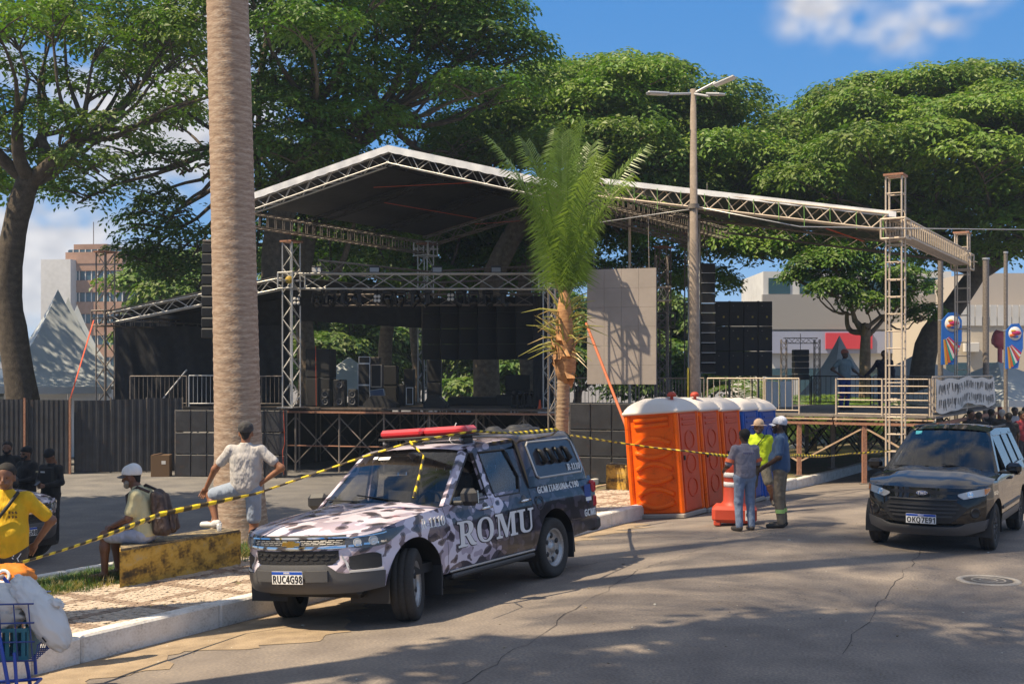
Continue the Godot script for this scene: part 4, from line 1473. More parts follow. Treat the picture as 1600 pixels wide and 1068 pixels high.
		side_poly(t, pv([0.84, 0.985, 0.84, 1.03, -2.0, 1.06, -2.0, 1.0]), func(_x: float, y: float) -> float: return 0.826 - (y - 1.0) * 0.4, 0.05, s)
		part(R, "belt_trim", done(t), M.black)
		var mr := mb()
		add_box(mr, Vector3(0.56, 1.1, s * 0.99), Vector3(0.13, 0.16, 0.22), Basis(Vector3.UP, s * 0.2), 0.05)
		var mirror := part(R, "mirror", done(mr), paint)
		part(mirror, "mirror_arm", box_mesh(Vector3(0.07, 0.04, 0.14), 0.012, Vector3(0.58, 1.04, s * 0.87)), M.black)
		bar(R, "roof_rail", Vector3(-0.2, 1.645, s * 0.56), Vector3(-1.7, 1.63, s * 0.55), 0.018, M.black)
	var ws := func(u: float, v: float) -> Vector3:
		var q := v * 2.0 - 1.0
		var lo := Vector3(0.78 + 0.2 * (1.0 - q * q), 1.02 + 0.07 * (1.0 - q * q), q * 0.76)
		var hi := Vector3(-0.02 + 0.1 * (1.0 - q * q), 1.59 + 0.035 * (1.0 - q * q), q * 0.58)
		return lo.lerp(hi, u) + Vector3(0.03, 0.03, 0) * sin(u * PI) * 0.7
	part(R, "windscreen", grid_mesh(ws, 8, 16), M.glass_dark)
	part(R, "permit_sticker", box_mesh(Vector3(0.003, 0.07, 0.09)), mat(0.02, 0.3, 0.38, 0.5), Transform3D(Basis(Vector3.BACK, 0.8), ws.call(0.9, 0.86) + Vector3(0.006, 0.006, 0)))
	for k: float in [-0.4, 0.08]:
		bar(R, "wiper", ws.call(0.02, 0.5 + k) + Vector3(0.02, 0.02, 0), ws.call(0.08, 0.5 + k + 0.36) + Vector3(0.02, 0.015, 0), 0.008, M.black)
	var rf := func(u: float, v: float) -> Vector3:
		var q := v * 2.0 - 1.0
		var x := lerpf(0.0, -1.96, u)
		var e := lut(x, [Vector2(-1.96, 1.56), Vector2(-1.2, 1.615), Vector2(-0.6, 1.63), Vector2(0.0, 1.585)])
		return Vector3(x + 0.1 * (1.0 - q * q) * (1.0 - u), e + 0.05 * (1.0 - pow(absf(q), 2.4)), q * (0.815 - (e - 1.02) * 0.42))
	part(R, "roof", grid_mesh(rf, 16, 14, true), paint)
	bar(R, "antenna", Vector3(0.0, 1.64, 0.02), Vector3(-0.12, 1.8, 0.02), 0.006, M.black)
	part(R, "tailgate", box_mesh(Vector3(0.06, 0.9, 1.4), 0.02, Vector3(-2.02, 0.85, 0)), paint)
	part(R, "rear_window", box_mesh(Vector3(0.02, 0.45, 1.1), 0.0), M.glass_dark, Transform3D(Basis(Vector3.BACK, -0.15), Vector3(-1.98, 1.32, 0)))
	part(R, "rear_bumper", box_mesh(Vector3(0.16, 0.25, 1.6), 0.05, Vector3(-2.05, 0.5, 0)), M.grey_plastic)
	part(R, "dashboard", box_mesh(Vector3(0.5, 0.2, 1.4), 0.06, Vector3(0.5, 0.95, 0)), M.black_matte)
	part(R, "cabin_floor", box_mesh(Vector3(3.4, 0.1, 1.5), 0.0, Vector3(-0.1, 0.42, 0)), M.black)
	for z: float in [-0.36, 0.36]:
		seat(R, -0.15, z, 0.46, M.black_matte, 0.72)
		seat(R, -1.0, z, 0.56, M.black_matte, 0.72)
	part(R, "underbody", box_mesh(Vector3(3.4, 0.2, 1.2), 0.03, Vector3(-0.1, 0.34, 0)), M.black)
	part(R, "engine_block", box_mesh(Vector3(0.8, 0.4, 1.0), 0.03, Vector3(1.2, 0.6, 0)), M.black)
	for xa: float in P.axles:
		bar(R, "axle", Vector3(xa, 0.33, -0.66), Vector3(xa, 0.33, 0.66), 0.04, M.black)
	return R

func build_vehicles() -> void:
	var a := make_pickup("patrol pickup wrapped in lilac and black camouflage with red light bar, beside the kerb")
	var c := pix(640, 969, 12.7)
	var q := to_st(c)
	c.y = road_h(q.x, q.y)
	place_vehicle(a, c, Vector3(1.548, 0, -0.79), deg_to_rad(-120.0), deg_to_rad(4.4))
	var b: Node3D = a.duplicate()
	b.name = numbered("pickup_truck")
	add_child(b)
	b.set_meta("label", "second camouflaged patrol pickup behind the man in the yellow shirt")
	var c2 := Vector3(-8.45, -0.6, -19.6)
	place_vehicle(b, c2, Vector3(1.548, 0, 0.0), deg_to_rad(-32.0), 0.0)
	var s := make_suv()
	var c3 := pix(1546, 857, 17.1)
	c3.y = 0.0
	place_vehicle(s, c3, Vector3(1.26, 0, -0.755), deg_to_rad(-120.0), 0.0)

func lattice(parent: Node, a: Vector3, b: Vector3, w: float, h: float, up: Vector3, m: Material, style := "lace", step := 0.0, rc := 0.024, rb := 0.013) -> void:
	var d := b - a
	var len := d.length()
	d /= len
	var side := d.cross(up).normalized()
	var u := side.cross(d).normalized()
	var C := [side * w * 0.5 + u * h * 0.5, side * w * 0.5 - u * h * 0.5, side * -w * 0.5 - u * h * 0.5, side * -w * 0.5 + u * h * 0.5]
	for c: Vector3 in C:
		bar(parent, "chord", a + c, b + c, rc, m)
	var bay := step if step > 0.0 else maxf(w, h)
	var n := maxi(1, int(round(len / bay)))
	for f in 4:
		var c0: Vector3 = C[f]
		var c1: Vector3 = C[(f + 1) % 4]
		for i in n:
			var p := a + d * (len * i / n)
			var q := a + d * (len * (i + 1) / n)
			if style == "ladder":
				bar(parent, "rung", q + c0, q + c1, rb, m)
			elif (i + f) % 2 == 0:
				bar(parent, "brace", p + c0, q + c1, rb, m)
			else:
				bar(parent, "brace", p + c1, q + c0, rb, m)
			if style == "posts" and f % 2 == 1:
				bar(parent, "post", q + c0, q + c1, rb, m)

func sub(parent: Node, called: String) -> Node3D:
	var o := Node3D.new()
	o.name = called
	parent.add_child(o, true)
	return o

func barrier(label: String, a: Vector3, b: Vector3, h: float, m: Material, gap := 0.13, group := "railings") -> Node3D:
	var o := thing("railing", label, "railing", Vector3.ZERO, 0.0, group)
	var up := Vector3(0, h, 0)
	var lift := Vector3(0, 0.1, 0)
	for e: Array in [[a, a + up], [b, b + up]]:
		bar(o, "post", e[0], e[1], 0.022, m)
	bar(o, "top_rail", a + up, b + up, 0.022, m)
	bar(o, "bottom_rail", a + lift, b + lift, 0.018, m)
	var n := int((b - a).length() / gap)
	for i in range(1, n):
		var p := a.lerp(b, float(i) / n)
		bar(o, "bar", p + lift, p + up, 0.009, m)
	return o

func tower(label: String, base: Vector3, top: float, w: float, m: Material, style := "lace", sleeve_y := -1.0, step := 0.0) -> Node3D:
	var o := thing("truss_tower", label, "truss tower", base, 0.0, "aluminium truss towers")
	var h := top - base.y
	var b := Basis(Vector3.UP, -PI / 6.0)
	lattice(o, Vector3.ZERO, Vector3(0, h, 0), w, w, b * Vector3(0, 0, 1), m, style, step)
	part(o, "base_plate", cube, m, Transform3D(b.scaled_local(Vector3(w + 0.25, 0.02, w + 0.25)), Vector3(0, 0.01, 0)))
	part(o, "head_plate", cube, M.rust, Transform3D(b.scaled_local(Vector3(w + 0.1, 0.05, w + 0.16)), Vector3(0, h + 0.03, 0)))
	if sleeve_y > 0.0:
		var s := sub(o, "sleeve_block")
		var y := sleeve_y - base.y
		var k := w * 0.5 + 0.1
		for sx: float in [-1, 1]:
			for sz: float in [-1, 1]:
				bar(s, "edge_tube", b * Vector3(sx * k, -0.24, sz * k) + Vector3(0, y, 0), b * Vector3(sx * k, 0.24, sz * k) + Vector3(0, y, 0), 0.028, m)
		for yy: float in [-0.24, 0.24]:
			for e: Array in [[-1, -1, 1, -1], [1, -1, 1, 1], [1, 1, -1, 1], [-1, 1, -1, -1]]:
				bar(s, "edge_tube", b * Vector3(e[0] * k, 0, e[1] * k) + Vector3(0, y + yy, 0), b * Vector3(e[2] * k, 0, e[3] * k) + Vector3(0, y + yy, 0), 0.028, m)
		for e: Array in [[-1, -1, 1, -1], [1, -1, 1, 1], [1, 1, -1, 1], [-1, 1, -1, -1]]:
			var p0 := b * Vector3(e[0] * k, 0, e[1] * k) * 0.98
			var p1 := b * Vector3(e[2] * k, 0, e[3] * k) * 0.98
			part(s, "side_plate", cube, m, bar_tf(p0 + Vector3(0, y, 0) + (p1 - p0) * 0.18, p0 + Vector3(0, y, 0) + (p1 - p0) * 0.4, 0.3, 0.012))
			part(s, "side_plate", cube, m, bar_tf(p0 + Vector3(0, y, 0) + (p1 - p0) * 0.6, p0 + Vector3(0, y, 0) + (p1 - p0) * 0.82, 0.3, 0.012))
	return o

func cloth_sheet(a: Vector3, b: Vector3, c: Vector3, d: Vector3, nu: int, nv: int, sag: Callable) -> ArrayMesh:
	return grid_mesh(func(u: float, v: float) -> Vector3: return a.lerp(b, u).lerp(d.lerp(c, u), v) + sag.call(u, v), nu, nv)

func build_main_stage() -> void:
	var E := Vector3(4.78, 0, -8.66)
	var L := Vector3(-7.88, 7.14, -35.0)
	var A := Vector3(-3.33, 8.38, -33.35)
	var R := Vector3(1.22, 7.14, -31.7)
	var dn := Vector3(0, -0.22, 0)
	var roof := thing("stage_roof", "pitched black-lined tarpaulin roof with white edge over the main stage", "stage roof")
	for q: Array in [[L, A], [A, R]]:
		var a: Vector3 = q[0]
		var b: Vector3 = q[1]
		var sg := func(u: float, v: float) -> Vector3: return Vector3(0, 0.07 * sin(u * 22.0) * sin(v * PI) * 0.4 - 0.12 * sin(v * PI) * sin(u * PI), 0)
		part(roof, "tarpaulin", cloth_sheet(a + Vector3(0, 0.26, 0), b + Vector3(0, 0.26, 0), b + E + Vector3(0, 0.26, 0), a + E + Vector3(0, 0.26, 0), 16, 24, sg), M.white_tarp)
		part(roof, "black_lining", cloth_sheet(a + Vector3(0, 0.22, 0), b + Vector3(0, 0.22, 0), b + E + Vector3(0, 0.22, 0), a + E + Vector3(0, 0.22, 0), 16, 24, sg), M.black_cloth)
		var f := Vector3(-0.05, 0, 0.26)
		part(roof, "tarpaulin_edge", cloth_sheet(a + f + Vector3(0, 0.28, 0), b + f + Vector3(0, 0.28, 0), b + f + Vector3(0, 0.1, 0), a + f + Vector3(0, 0.1, 0), 40, 2, func(u: float, v: float) -> Vector3: return Vector3(0, -0.02 * v * absf(sin(u * 40.0)), 0.015 * sin(u * 60.0) * v)), M.white_tarp)
		part(roof, "tarpaulin_edge", cloth_sheet(a + f + Vector3(0, 0.28, 0), b + f + Vector3(0, 0.28, 0), b + Vector3(0, 0.27, -0.02), a + Vector3(0, 0.27, -0.02), 10, 1, func(_u: float, _v: float) -> Vector3: return Vector3.ZERO), M.white_tarp)
		lattice(sub(roof, "front_rafter"), a, b, 0.36, 0.36, Vector3.UP, M.alu, "lace", 0.33)
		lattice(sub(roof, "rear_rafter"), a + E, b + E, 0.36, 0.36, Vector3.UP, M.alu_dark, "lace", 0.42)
		for k: float in [0.33, 0.66]:
			lattice(sub(roof, "middle_rafter"), a + E * k + Vector3(0, -0.02, 0), b + E * k + Vector3(0, -0.02, 0), 0.2, 0.2, Vector3.UP, M.black_matte, "lace", 0.5, 0.016, 0.01)
	lattice(sub(roof, "eave_beam"), L + dn, L + E + dn, 0.36, 0.4, Vector3.UP, M.alu_dark, "ladder", 0.36)
	lattice(sub(roof, "eave_beam"), R + dn, R + E + dn, 0.36, 0.4, Vector3.UP, M.alu_dark, "ladder", 0.36)
	lattice(sub(roof, "ridge_beam"), A + Vector3(0, -0.1, 0), A + E + Vector3(0, -0.1, 0), 0.3, 0.3, Vector3.UP, M.black_matte, "lace", 0.5)
	for q: Array in [[pix(492, 297, 37.5), pix(742, 285, 34.2)], [pix(522, 303, 37.2), pix(744, 341, 39.5)], [pix(742, 350, 41.0), pix(812, 345, 40.0)]]:
		var s := slat(roof, "ratchet_strap", q[0], q[1], 0.05, 0.008, M.red_strap)
	for q: Array in [[L, "tower under the left eave of the main roof, behind the tall palm"], [L + E, "rear truss tower at the far left corner of the main roof"], [R, "tower under the right eave, hidden by the coconut palm"], [R + E, "rear truss tower at the far right corner of the main roof"]]:
		var p: Vector3 = q[0]
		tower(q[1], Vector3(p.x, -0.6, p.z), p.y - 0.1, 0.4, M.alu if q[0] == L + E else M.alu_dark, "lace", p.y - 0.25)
	var F0 := Vector3(-8.2, 1.39, -38.0)
	var F1 := Vector3(1.7, 1.39, -35.2)
	var dir := (F1 - F0).normalized()
	var back := Vector3(3.2, 0, -7.6)
	var deck := thing("stage_platform", "brown plywood main stage floor on steel scaffold legs", "stage")
	var wood := surf(two_noise(101, 0.01, 0.08, 0.4), 512, [[0.2, Color(0.05, 0.04, 0.034)], [0.8, Color(0.13, 0.105, 0.085)]], 0.5, 0.7, 1.0)
	var nx := 9
	for i in nx:
		for j in 4:
			var a := F0.lerp(F1, (i + 0.004) / nx) + back * (j / 4.0 + 0.001)
			var b := F0.lerp(F1, (i + 0.996) / nx) + back * (j / 4.0 + 0.001)
			var c := F0.lerp(F1, (i + 0.996) / nx) + back * ((j + 1) / 4.0 - 0.001)
			var d := F0.lerp(F1, (i + 0.004) / nx) + back * ((j + 1) / 4.0 - 0.001)
			var t := mb()
			var dd := Vector3(0, -0.06, 0)
			quad(t, a, d, c, b)
			quad(t, a + dd, b + dd, c + dd, d + dd)
			quad(t, a, b, b + dd, a + dd)
			quad(t, b, c, c + dd, b + dd)
			quad(t, d, a, a + dd, d + dd)
			part(deck, "floor_panel", done(t), wood)
	for k: float in [0.0, 1.0]:
		slat(deck, "edge_beam", F0 + back * k + Vector3(0, -0.14, 0), F1 + back * k + Vector3(0, -0.14, 0), 0.14, 0.06, M.rust)
	for i in 8:
		for j in 3:
			var p := F0.lerp(F1, i / 7.0) + back * (j / 2.0 * 0.96 + 0.02)
			bar(deck, "leg", Vector3(p.x, -0.6, p.z), Vector3(p.x, 1.25, p.z), 0.035, M.alu_dark)
			if i < 7:
				var q := F0.lerp(F1, (i + 1) / 7.0) + back * (j / 2.0 * 0.96 + 0.02)
				bar(deck, "cross_brace", Vector3(p.x, -0.35, p.z), Vector3(q.x, 1.1, q.z), 0.022, M.alu_dark)
				bar(deck, "cross_brace", Vector3(p.x, 1.1, p.z), Vector3(q.x, -0.35, q.z), 0.022, M.alu_dark)
				if j == 0:
					bar(deck, "ledger", Vector3(p.x, 0.2, p.z), Vector3(q.x, 0.2, q.z), 0.025, M.rust)
	var sk := mb()
	var s0 := F0 + back * 1.0
	var s1 := F1 + back * 1.0
	quad(sk, Vector3(s0.x, -0.6, s0.z), Vector3(s0.x, 0.95, s0.z), Vector3(s1.x, 0.95, s1.z), Vector3(s1.x, -0.6, s1.z))
	quad(sk, Vector3(s0.x, -0.6, s0.z), Vector3(s0.x, 1.2, s0.z), F0 + Vector3(0, -0.2, 0), Vector3(F0.x, -0.6, F0.z))
	part(deck, "black_skirt", done(sk), M.black_cloth)
	var T0 := Vector3(-6.77, 1.39, -37.3)
	var T1 := Vector3(1.2, 1.39, -36.6)
	tower("bright truss tower at the front left of the stage carrying the lighting truss", T0, 6.45, 0.38, M.alu, "lace", 5.28)
	tower("truss tower at the front right of the stage behind the coconut palm", T1, 6.3, 0.38, M.alu, "lace", 5.2)
	var lt := thing("lighting_truss", "bright aluminium box truss spanning the front of the stage", "truss")
	var la := Vector3(T0.x + 0.25, 5.26, T0.z)
	var lb := Vector3(T1.x - 0.2, 5.2, T1.z)
	lattice(lt, la, lb, 0.4, 0.46, Vector3.UP, M.alu, "posts", 0.78, 0.027, 0.017)
	var yd := mb(true)
	add_lathe(yd, [Vector2(0.0, 0.012), Vector2(0.11, 0.012), Vector2(0.12, 0.0)], 16, T0 + Vector3(0.0, 3.89, 0.4), Basis(Vector3.RIGHT, PI / 2.0))
	part(lt, "yellow_disc", done(yd), mat(0.45, 0.3, 0.03, 0.5))
	var lt2 := thing("lighting_truss", "darker second truss hung lower behind the front lighting truss", "truss")
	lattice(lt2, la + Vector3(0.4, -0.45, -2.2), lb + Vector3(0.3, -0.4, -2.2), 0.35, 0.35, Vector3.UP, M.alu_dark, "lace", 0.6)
	for q: Array in [[la + Vector3(0.6, -0.25, -2.2)], [lb + Vector3(-0.4, -0.2, -2.2)]]:
		bar(lt2, "hanger", q[0], q[0] + Vector3(0, 1.9, 0), 0.012, M.black)
	var lt3 := thing("lighting_truss", "brown truss seen above the front lighting truss at the rear", "truss")
	lattice(lt3, pix(497, 415, 43.0), pix(668, 433, 43.0), 0.4, 0.4, Vector3.UP, M.alu_dark, "lace", 0.5)
	lattice(lt3, pix(668, 433, 43.0), pix(840, 425, 41.0), 0.4, 0.4, Vector3.UP, M.alu_dark, "lace", 0.5)
	for q: Vector3 in [pix(497, 415, 43.0), pix(840, 425, 41.0)]:
		bar(lt3, "hanger", q, Vector3(q.x, 6.9, q.z), 0.012, M.black)
	var k := 0
	for px: float in [495, 585, 683, 775]:
		var p := pix(px, 421, 37.2)
		p.y = 5.62
		var fl := thing("flood_light", ["box-shaped flood light on the truss, nearest the left tower", "box-shaped flood light on the truss, second from the left", "box-shaped flood light on the truss, third from the left", "box-shaped flood light on the truss, beside the coconut palm"][k], "flood light", p, 0.06, "flood lights on the lighting truss")
		part(fl, "housing", box_mesh(Vector3(0.32, 0.2, 0.16), 0.03), M.grey_plastic, Transform3D(Basis(Vector3.RIGHT, -0.25), Vector3.ZERO))
		part(fl, "glass", box_mesh(Vector3(0.27, 0.14, 0.01)), M.galv, Transform3D(Basis(Vector3.RIGHT, -0.25), Vector3(0, -0.02, 0.085)))
		part(fl, "bracket", box_mesh(Vector3(0.36, 0.03, 0.05), 0.0, Vector3(0, -0.11, 0)), M.black)
		k += 1
	k = 0
	for q: Array in [[463, 470], [589, 466], [704, 464]]:
		var p := pix(q[0], q[1], 37.0)
		var bl := thing("blinder_light", ["four-lamp blinder on the front left tower", "four-lamp blinder under the middle of the truss", "four-lamp blinder under the truss left of the video wall"][k], "stage light", p, 0.0, "four-lamp blinders")
		part(bl, "housing", box_mesh(Vector3(0.24, 0.28, 0.16), 0.02, Vector3(0, 0, -0.09)), M.black)
		bar(bl, "hook", Vector3(0, 0.12, -0.09), Vector3(0, 0.3, -0.09), 0.014, M.black)
		for sx: float in [-0.056, 0.056]:
			for sy: float in [-0.062, 0.062]:
				var t := mb(true)
				add_lathe(t, [Vector2(0.0, 0.02), Vector2(0.035, 0.012), Vector2(0.05, 0.0)], 12, Vector3(sx, sy, 0), Basis(Vector3.RIGHT, PI / 2.0))
				part(bl, "lamp", done(t), M.off_white)
		k += 1
	var mh := thing("moving_head_light", "x", "stage light", Vector3.ZERO, 0.0, "moving head lights under the truss")
	part(mh, "base", box_mesh(Vector3(0.3, 0.12, 0.24), 0.03, Vector3(0, -0.06, 0)), M.black)
	for sx: float in [-0.15, 0.15]:
		part(mh, "yoke_arm", box_mesh(Vector3(0.05, 0.3, 0.12), 0.02, Vector3(sx, -0.26, 0)), M.black)
	var ht := mb(true)
	add_lathe(ht, [Vector2(0.06, -0.2), Vector2(0.1, -0.17), Vector2(0.115, 0.0), Vector2(0.11, 0.14), Vector2(0.12, 0.16), Vector2(0.1, 0.17), Vector2(0.0, 0.15)], 14, Vector3(0, -0.34, 0), Basis(Vector3.RIGHT, 2.3))
	part(mh, "head", done(ht), M.black_shiny)
	var px0 := [498, 520, 541, 563, 612, 632, 655, 675, 728, 748, 770, 795]
	for i in px0.size():
		var f: float = (px0[i] - 470.0) / 390.0
		var p := la.lerp(lb, f) + Vector3(0, -0.26, 0.0 if i % 2 else -0.1)
		var lab := "black moving head lamp hanging under the stage truss, number %s from the left tower" % ["one", "two", "three", "four", "five", "six", "seven", "eight", "nine", "ten", "eleven", "twelve"][i]
		if i == 0:
			mh.position = p
			mh.set_meta("label", lab)
		else:
			var c := copy_of(mh, lab, p, 0.7 * i)
	var vw := thing("video_wall", "large black video wall hung at the back of the stage", "video wall")
	var va := pix(660, 562, 42.0)
	var vb := pix(836, 462, 40.6)
	for i in 6:
		for j in 4:
			var x0 := lerpf(va.x, vb.x, i / 6.0)
			var x1 := lerpf(va.x, vb.x, (i + 1) / 6.0)
			var z0 := lerpf(va.z, vb.z, (i + 0.5) / 6.0)
			var y0 := lerpf(va.y, vb.y, j / 4.0)
			var y1 := lerpf(va.y, vb.y, (j + 1) / 4.0)
			part(vw, "panel", cube, M.led_dark, Transform3D(Basis(Vector3.UP, 0.36).scaled_local(Vector3((x1 - x0) * 1.066, y1 - y0 - 0.006, 0.1)), Vector3((x0 + x1) * 0.5, (y0 + y1) * 0.5, z0)))
	for q: Array in [[va, vb.y], [Vector3(vb.x, va.y, vb.z), vb.y]]:
		bar(vw, "leg", Vector3(q[0].x, 1.39, q[0].z - 0.12), Vector3(q[0].x, q[1], q[0].z - 0.12), 0.04, M.black)
	var hd := thing("black_border_cloth", "black border cloth hung across the upper left of the stage", "stage curtain")
	part(hd, "cloth", cloth_sheet(pix(462, 466, 39.5), pix(662, 466, 42.0), pix(662, 512, 42.0), pix(462, 500, 39.5), 30, 3, func(u: float, v: float) -> Vector3: return Vector3(0, -0.02 * absf(sin(u * 31.0)) * v, 0.03 * sin(u * 70.0))), M.black_cloth)
	for px: float in [470, 560, 655]:
		bar(hd, "tie", pix(px, 466, 40.0 + (px - 470) / 92.0), pix(px, 452, 40.0 + (px - 470) / 92.0), 0.01, M.black)
	var bw := thing("black_side_cloth", "narrow black cloth right of the stage opening", "stage curtain")
	part(bw, "cloth", cloth_sheet(pix(833, 462, 38.5), pix(868, 462, 38.0), pix(868, 640, 38.0), pix(833, 640, 38.5), 12, 3, func(u: float, _v: float) -> Vector3: return Vector3(0, 0, 0.05 * sin(u * 30.0))), M.black_cloth)
	build_left_wing()
	build_backline()
	build_fronts()

func build_left_wing() -> void:
	tower("dark truss tower left of the stage beside the white peaked tents", Vector3(-13.05, -0.6, -39.0), 6.3, 0.4, M.alu_dark, "lace", 4.2)
	var rf := thing("wing_roof", "low black-lined roof over the left wing of the stage", "stage roof")
	var a := pix(172, 497, 39.0)
	var b := pix(446, 442, 37.6)
	var E := Vector3(3.6, 0, -6.5)
	lattice(sub(rf, "front_rafter"), a, b, 0.32, 0.32, Vector3.UP, M.alu, "lace", 0.4)
	lattice(sub(rf, "eave_beam"), a + Vector3(0, -0.1, 0), a + E + Vector3(0, -0.1, 0), 0.3, 0.3, Vector3.UP, M.alu_dark, "ladder", 0.4)
	lattice(sub(rf, "tie_beam"), pix(182, 508, 40.5), pix(446, 519, 42.5), 0.3, 0.3, Vector3.UP, M.alu_dark, "ladder", 0.42)
	part(rf, "tarpaulin", cloth_sheet(a + Vector3(0, 0.24, 0.2), b + Vector3(0, 0.24, 0.2), b + E + Vector3(0, 0.24, 0), a + E + Vector3(0, 0.24, 0), 12, 8, func(u: float, _v: float) -> Vector3: return Vector3(0, 0.02 * sin(u * 30.0), 0)), M.white_tarp)
	part(rf, "black_lining", cloth_sheet(a + Vector3(0, 0.2, 0), b + Vector3(0, 0.2, 0), b + E + Vector3(0, 0.2, 0), a + E + Vector3(0, 0.2, 0), 12, 8, func(u: float, _v: float) -> Vector3: return Vector3(0, 0.02 * sin(u * 30.0), 0)), M.black_cloth)
	var dr := thing("black_drape", "tall black drape with slanting folds on the left wing", "stage curtain")
	part(dr, "cloth", cloth_sheet(pix(176, 510, 40.3), pix(450, 508, 41.0), pix(450, 650, 41.0), pix(176, 650, 40.3), 90, 10, func(u: float, v: float) -> Vector3:
		var f := u * 34.0 - v * 3.0
		return Vector3(0, 0, 0.1 * sin(f) * (0.3 + 0.7 * v) + 0.05 * sin(f * 2.7 + 1.0) * v)), M.black_cloth)
	var up := thing("black_drape", "black cloth filling the gable above the left wing drape", "stage curtain")
	part(up, "cloth", cloth_sheet(pix(176, 494, 41.5), pix(450, 452, 41.5), pix(450, 520, 41.5), pix(176, 512, 41.5), 30, 4, func(u: float, v: float) -> Vector3: return Vector3(0, 0, 0.05 * sin(u * 40.0))), M.black_cloth)
	var wp := thing("wing_platform", "black deck of the left wing behind the corrugated fence", "stage")
	part(wp, "floor", cube, M.black, box_tf(Vector3(-9.9, 1.3, -40.0), Vector3(7.0, 0.16, 4.0), -0.1))
	for i in 5:
		for z: float in [-38.3, -41.5]:
			bar(wp, "leg", Vector3(-13.1 + i * 1.6, -0.6, z), Vector3(-13.1 + i * 1.6, 1.25, z), 0.03, M.alu_dark)
	var y0 := 1.4
	barrier("grey railing on the left wing, nearest the tents", Vector3(-12.0, y0, -38.2), Vector3(-10.2, y0, -38.1), 0.95, M.alu_dark)
	barrier("bright railing on the left wing beside the tall palm", Vector3(-10.1, y0, -38.0), Vector3(-8.6, y0, -37.9), 0.97, M.galv)
	barrier("railing on the left wing between palm trunk and truss tower", Vector3(-8.45, y0, -37.8), Vector3(-7.1, y0, -37.7), 0.95, M.alu_dark)
	bar(wp, "prop", Vector3(-11.2, 1.4, -38.3), Vector3(-10.3, 2.55, -38.5), 0.03, M.galv)
	var la := thing("line_array", "black hanging loudspeaker column left of the tall palm trunk", "loudspeaker")
	var p := pix(341, 380, 35.4)
	for i in 9:
		part(la, "cabinet", box_mesh(Vector3(0.86, 0.29, 0.5), 0.03), M.black, Transform3D(Basis(Vector3.RIGHT, 0.02 * i), p + Vector3(0, -0.15 - i * 0.305, 0.01 * i)))
	part(la, "top_frame", box_mesh(Vector3(0.8, 0.06, 0.5), 0.01), M.alu_dark, Transform3D(Basis(), p + Vector3(0, 0.05, 0)))
	bar(la, "chain", p, p + Vector3(0.3, 0.85, 0.0), 0.012, M.alu_dark)
	var gs := thing("guy_strap", "red guy strap running down from the left truss tower", "strap")
	slat(gs, "webbing", pix(146, 500, 38.6), pix(104, 640, 37.4), 0.05, 0.01, M.red_strap)

func cabinet(called: String, label: String, cat: String, px0: float, px1: float, h: float, d: float, deep: float, m: Material, base := 1.39, turn := -0.1, rows := 1, trim: Material = null) -> Node3D:
	var xa := (px0 - 800.0) / FOC * d
	var xb := (px1 - 800.0) / FOC * d
	var w := xb - xa
	var o := thing(called, label, cat, Vector3((xa + xb) * 0.5, base, -d), turn)
	for r in rows:
		var hh := h / rows
		var b := part(o, "box", box_mesh(Vector3(w, hh - 0.006, deep), 0.02), m, Transform3D(Basis(), Vector3(0, hh * (r + 0.5), 0)))
		part(b, "grille", box_mesh(Vector3(w - 0.07, hh - 0.08, 0.012), 0.004), M.black_matte, Transform3D(Basis(), Vector3(0, 0, deep * 0.5 + 0.003)))
		if trim:
			for sx: float in [-1, 1]:
				part(b, "edge_trim", box_mesh(Vector3(0.022, hh - 0.01, 0.022)), trim, Transform3D(Basis(), Vector3(sx * (w * 0.5 - 0.008), 0, deep * 0.5)))
			for sy: float in [-1, 1]:
				part(b, "edge_trim", box_mesh(Vector3(w, 0.022, 0.022)), trim, Transform3D(Basis(), Vector3(0, sy * (hh * 0.5 - 0.012), deep * 0.5 + 0.001)))
	return o

func cone_drivers(o: Node3D, w: float, ys: Array, z: float, r: float) -> void:
	for y: float in ys:
		var t := mb(true)
		add_lathe(t, [Vector2(0.0, -0.01), Vector2(r * 0.3, 0.012), Vector2(r * 0.35, -0.02), Vector2(r * 0.9, 0.012), Vector2(r, 0.02), Vector2(r * 1.06, 0.0)], 16, Vector3(0, y, z), Basis(Vector3.RIGHT, PI / 2.0))
		part(o, "driver", done(t), M.grey_plastic)

func wedge(label: String, px0: float, px1: float, d: float, h: float, turn: float) -> void:
	var w := (px1 - px0) / FOC * d
	var o := thing("monitor_wedge", label, "loudspeaker", Vector3(((px0 + px1) * 0.5 - 800.0) / FOC * d, 1.39, -d), turn, "floor monitor wedges")
	var t := mb()
	add_prism(t, pv([-w * 0.5, 0, -w * 0.5, 0.12, -w * 0.26, h, w * 0.1, h, w * 0.5, 0.1, w * 0.5, 0]), 0.55)
	part(o, "box", done(t), M.black_matte)
	part(o, "grille", box_mesh(Vector3(w * 0.42, 0.012, 0.48)), M.dark_plastic, Transform3D(Basis(Vector3.BACK, -atan2(h - 0.1, w * 0.4)), Vector3(w * 0.3, (h + 0.1) * 0.5 + 0.006, 0)))
	part(o, "handle", box_mesh(Vector3(0.14, 0.08, 0.01)), M.black, Transform3D(Basis(), Vector3(-w * 0.08, h * 0.5, 0.278)))

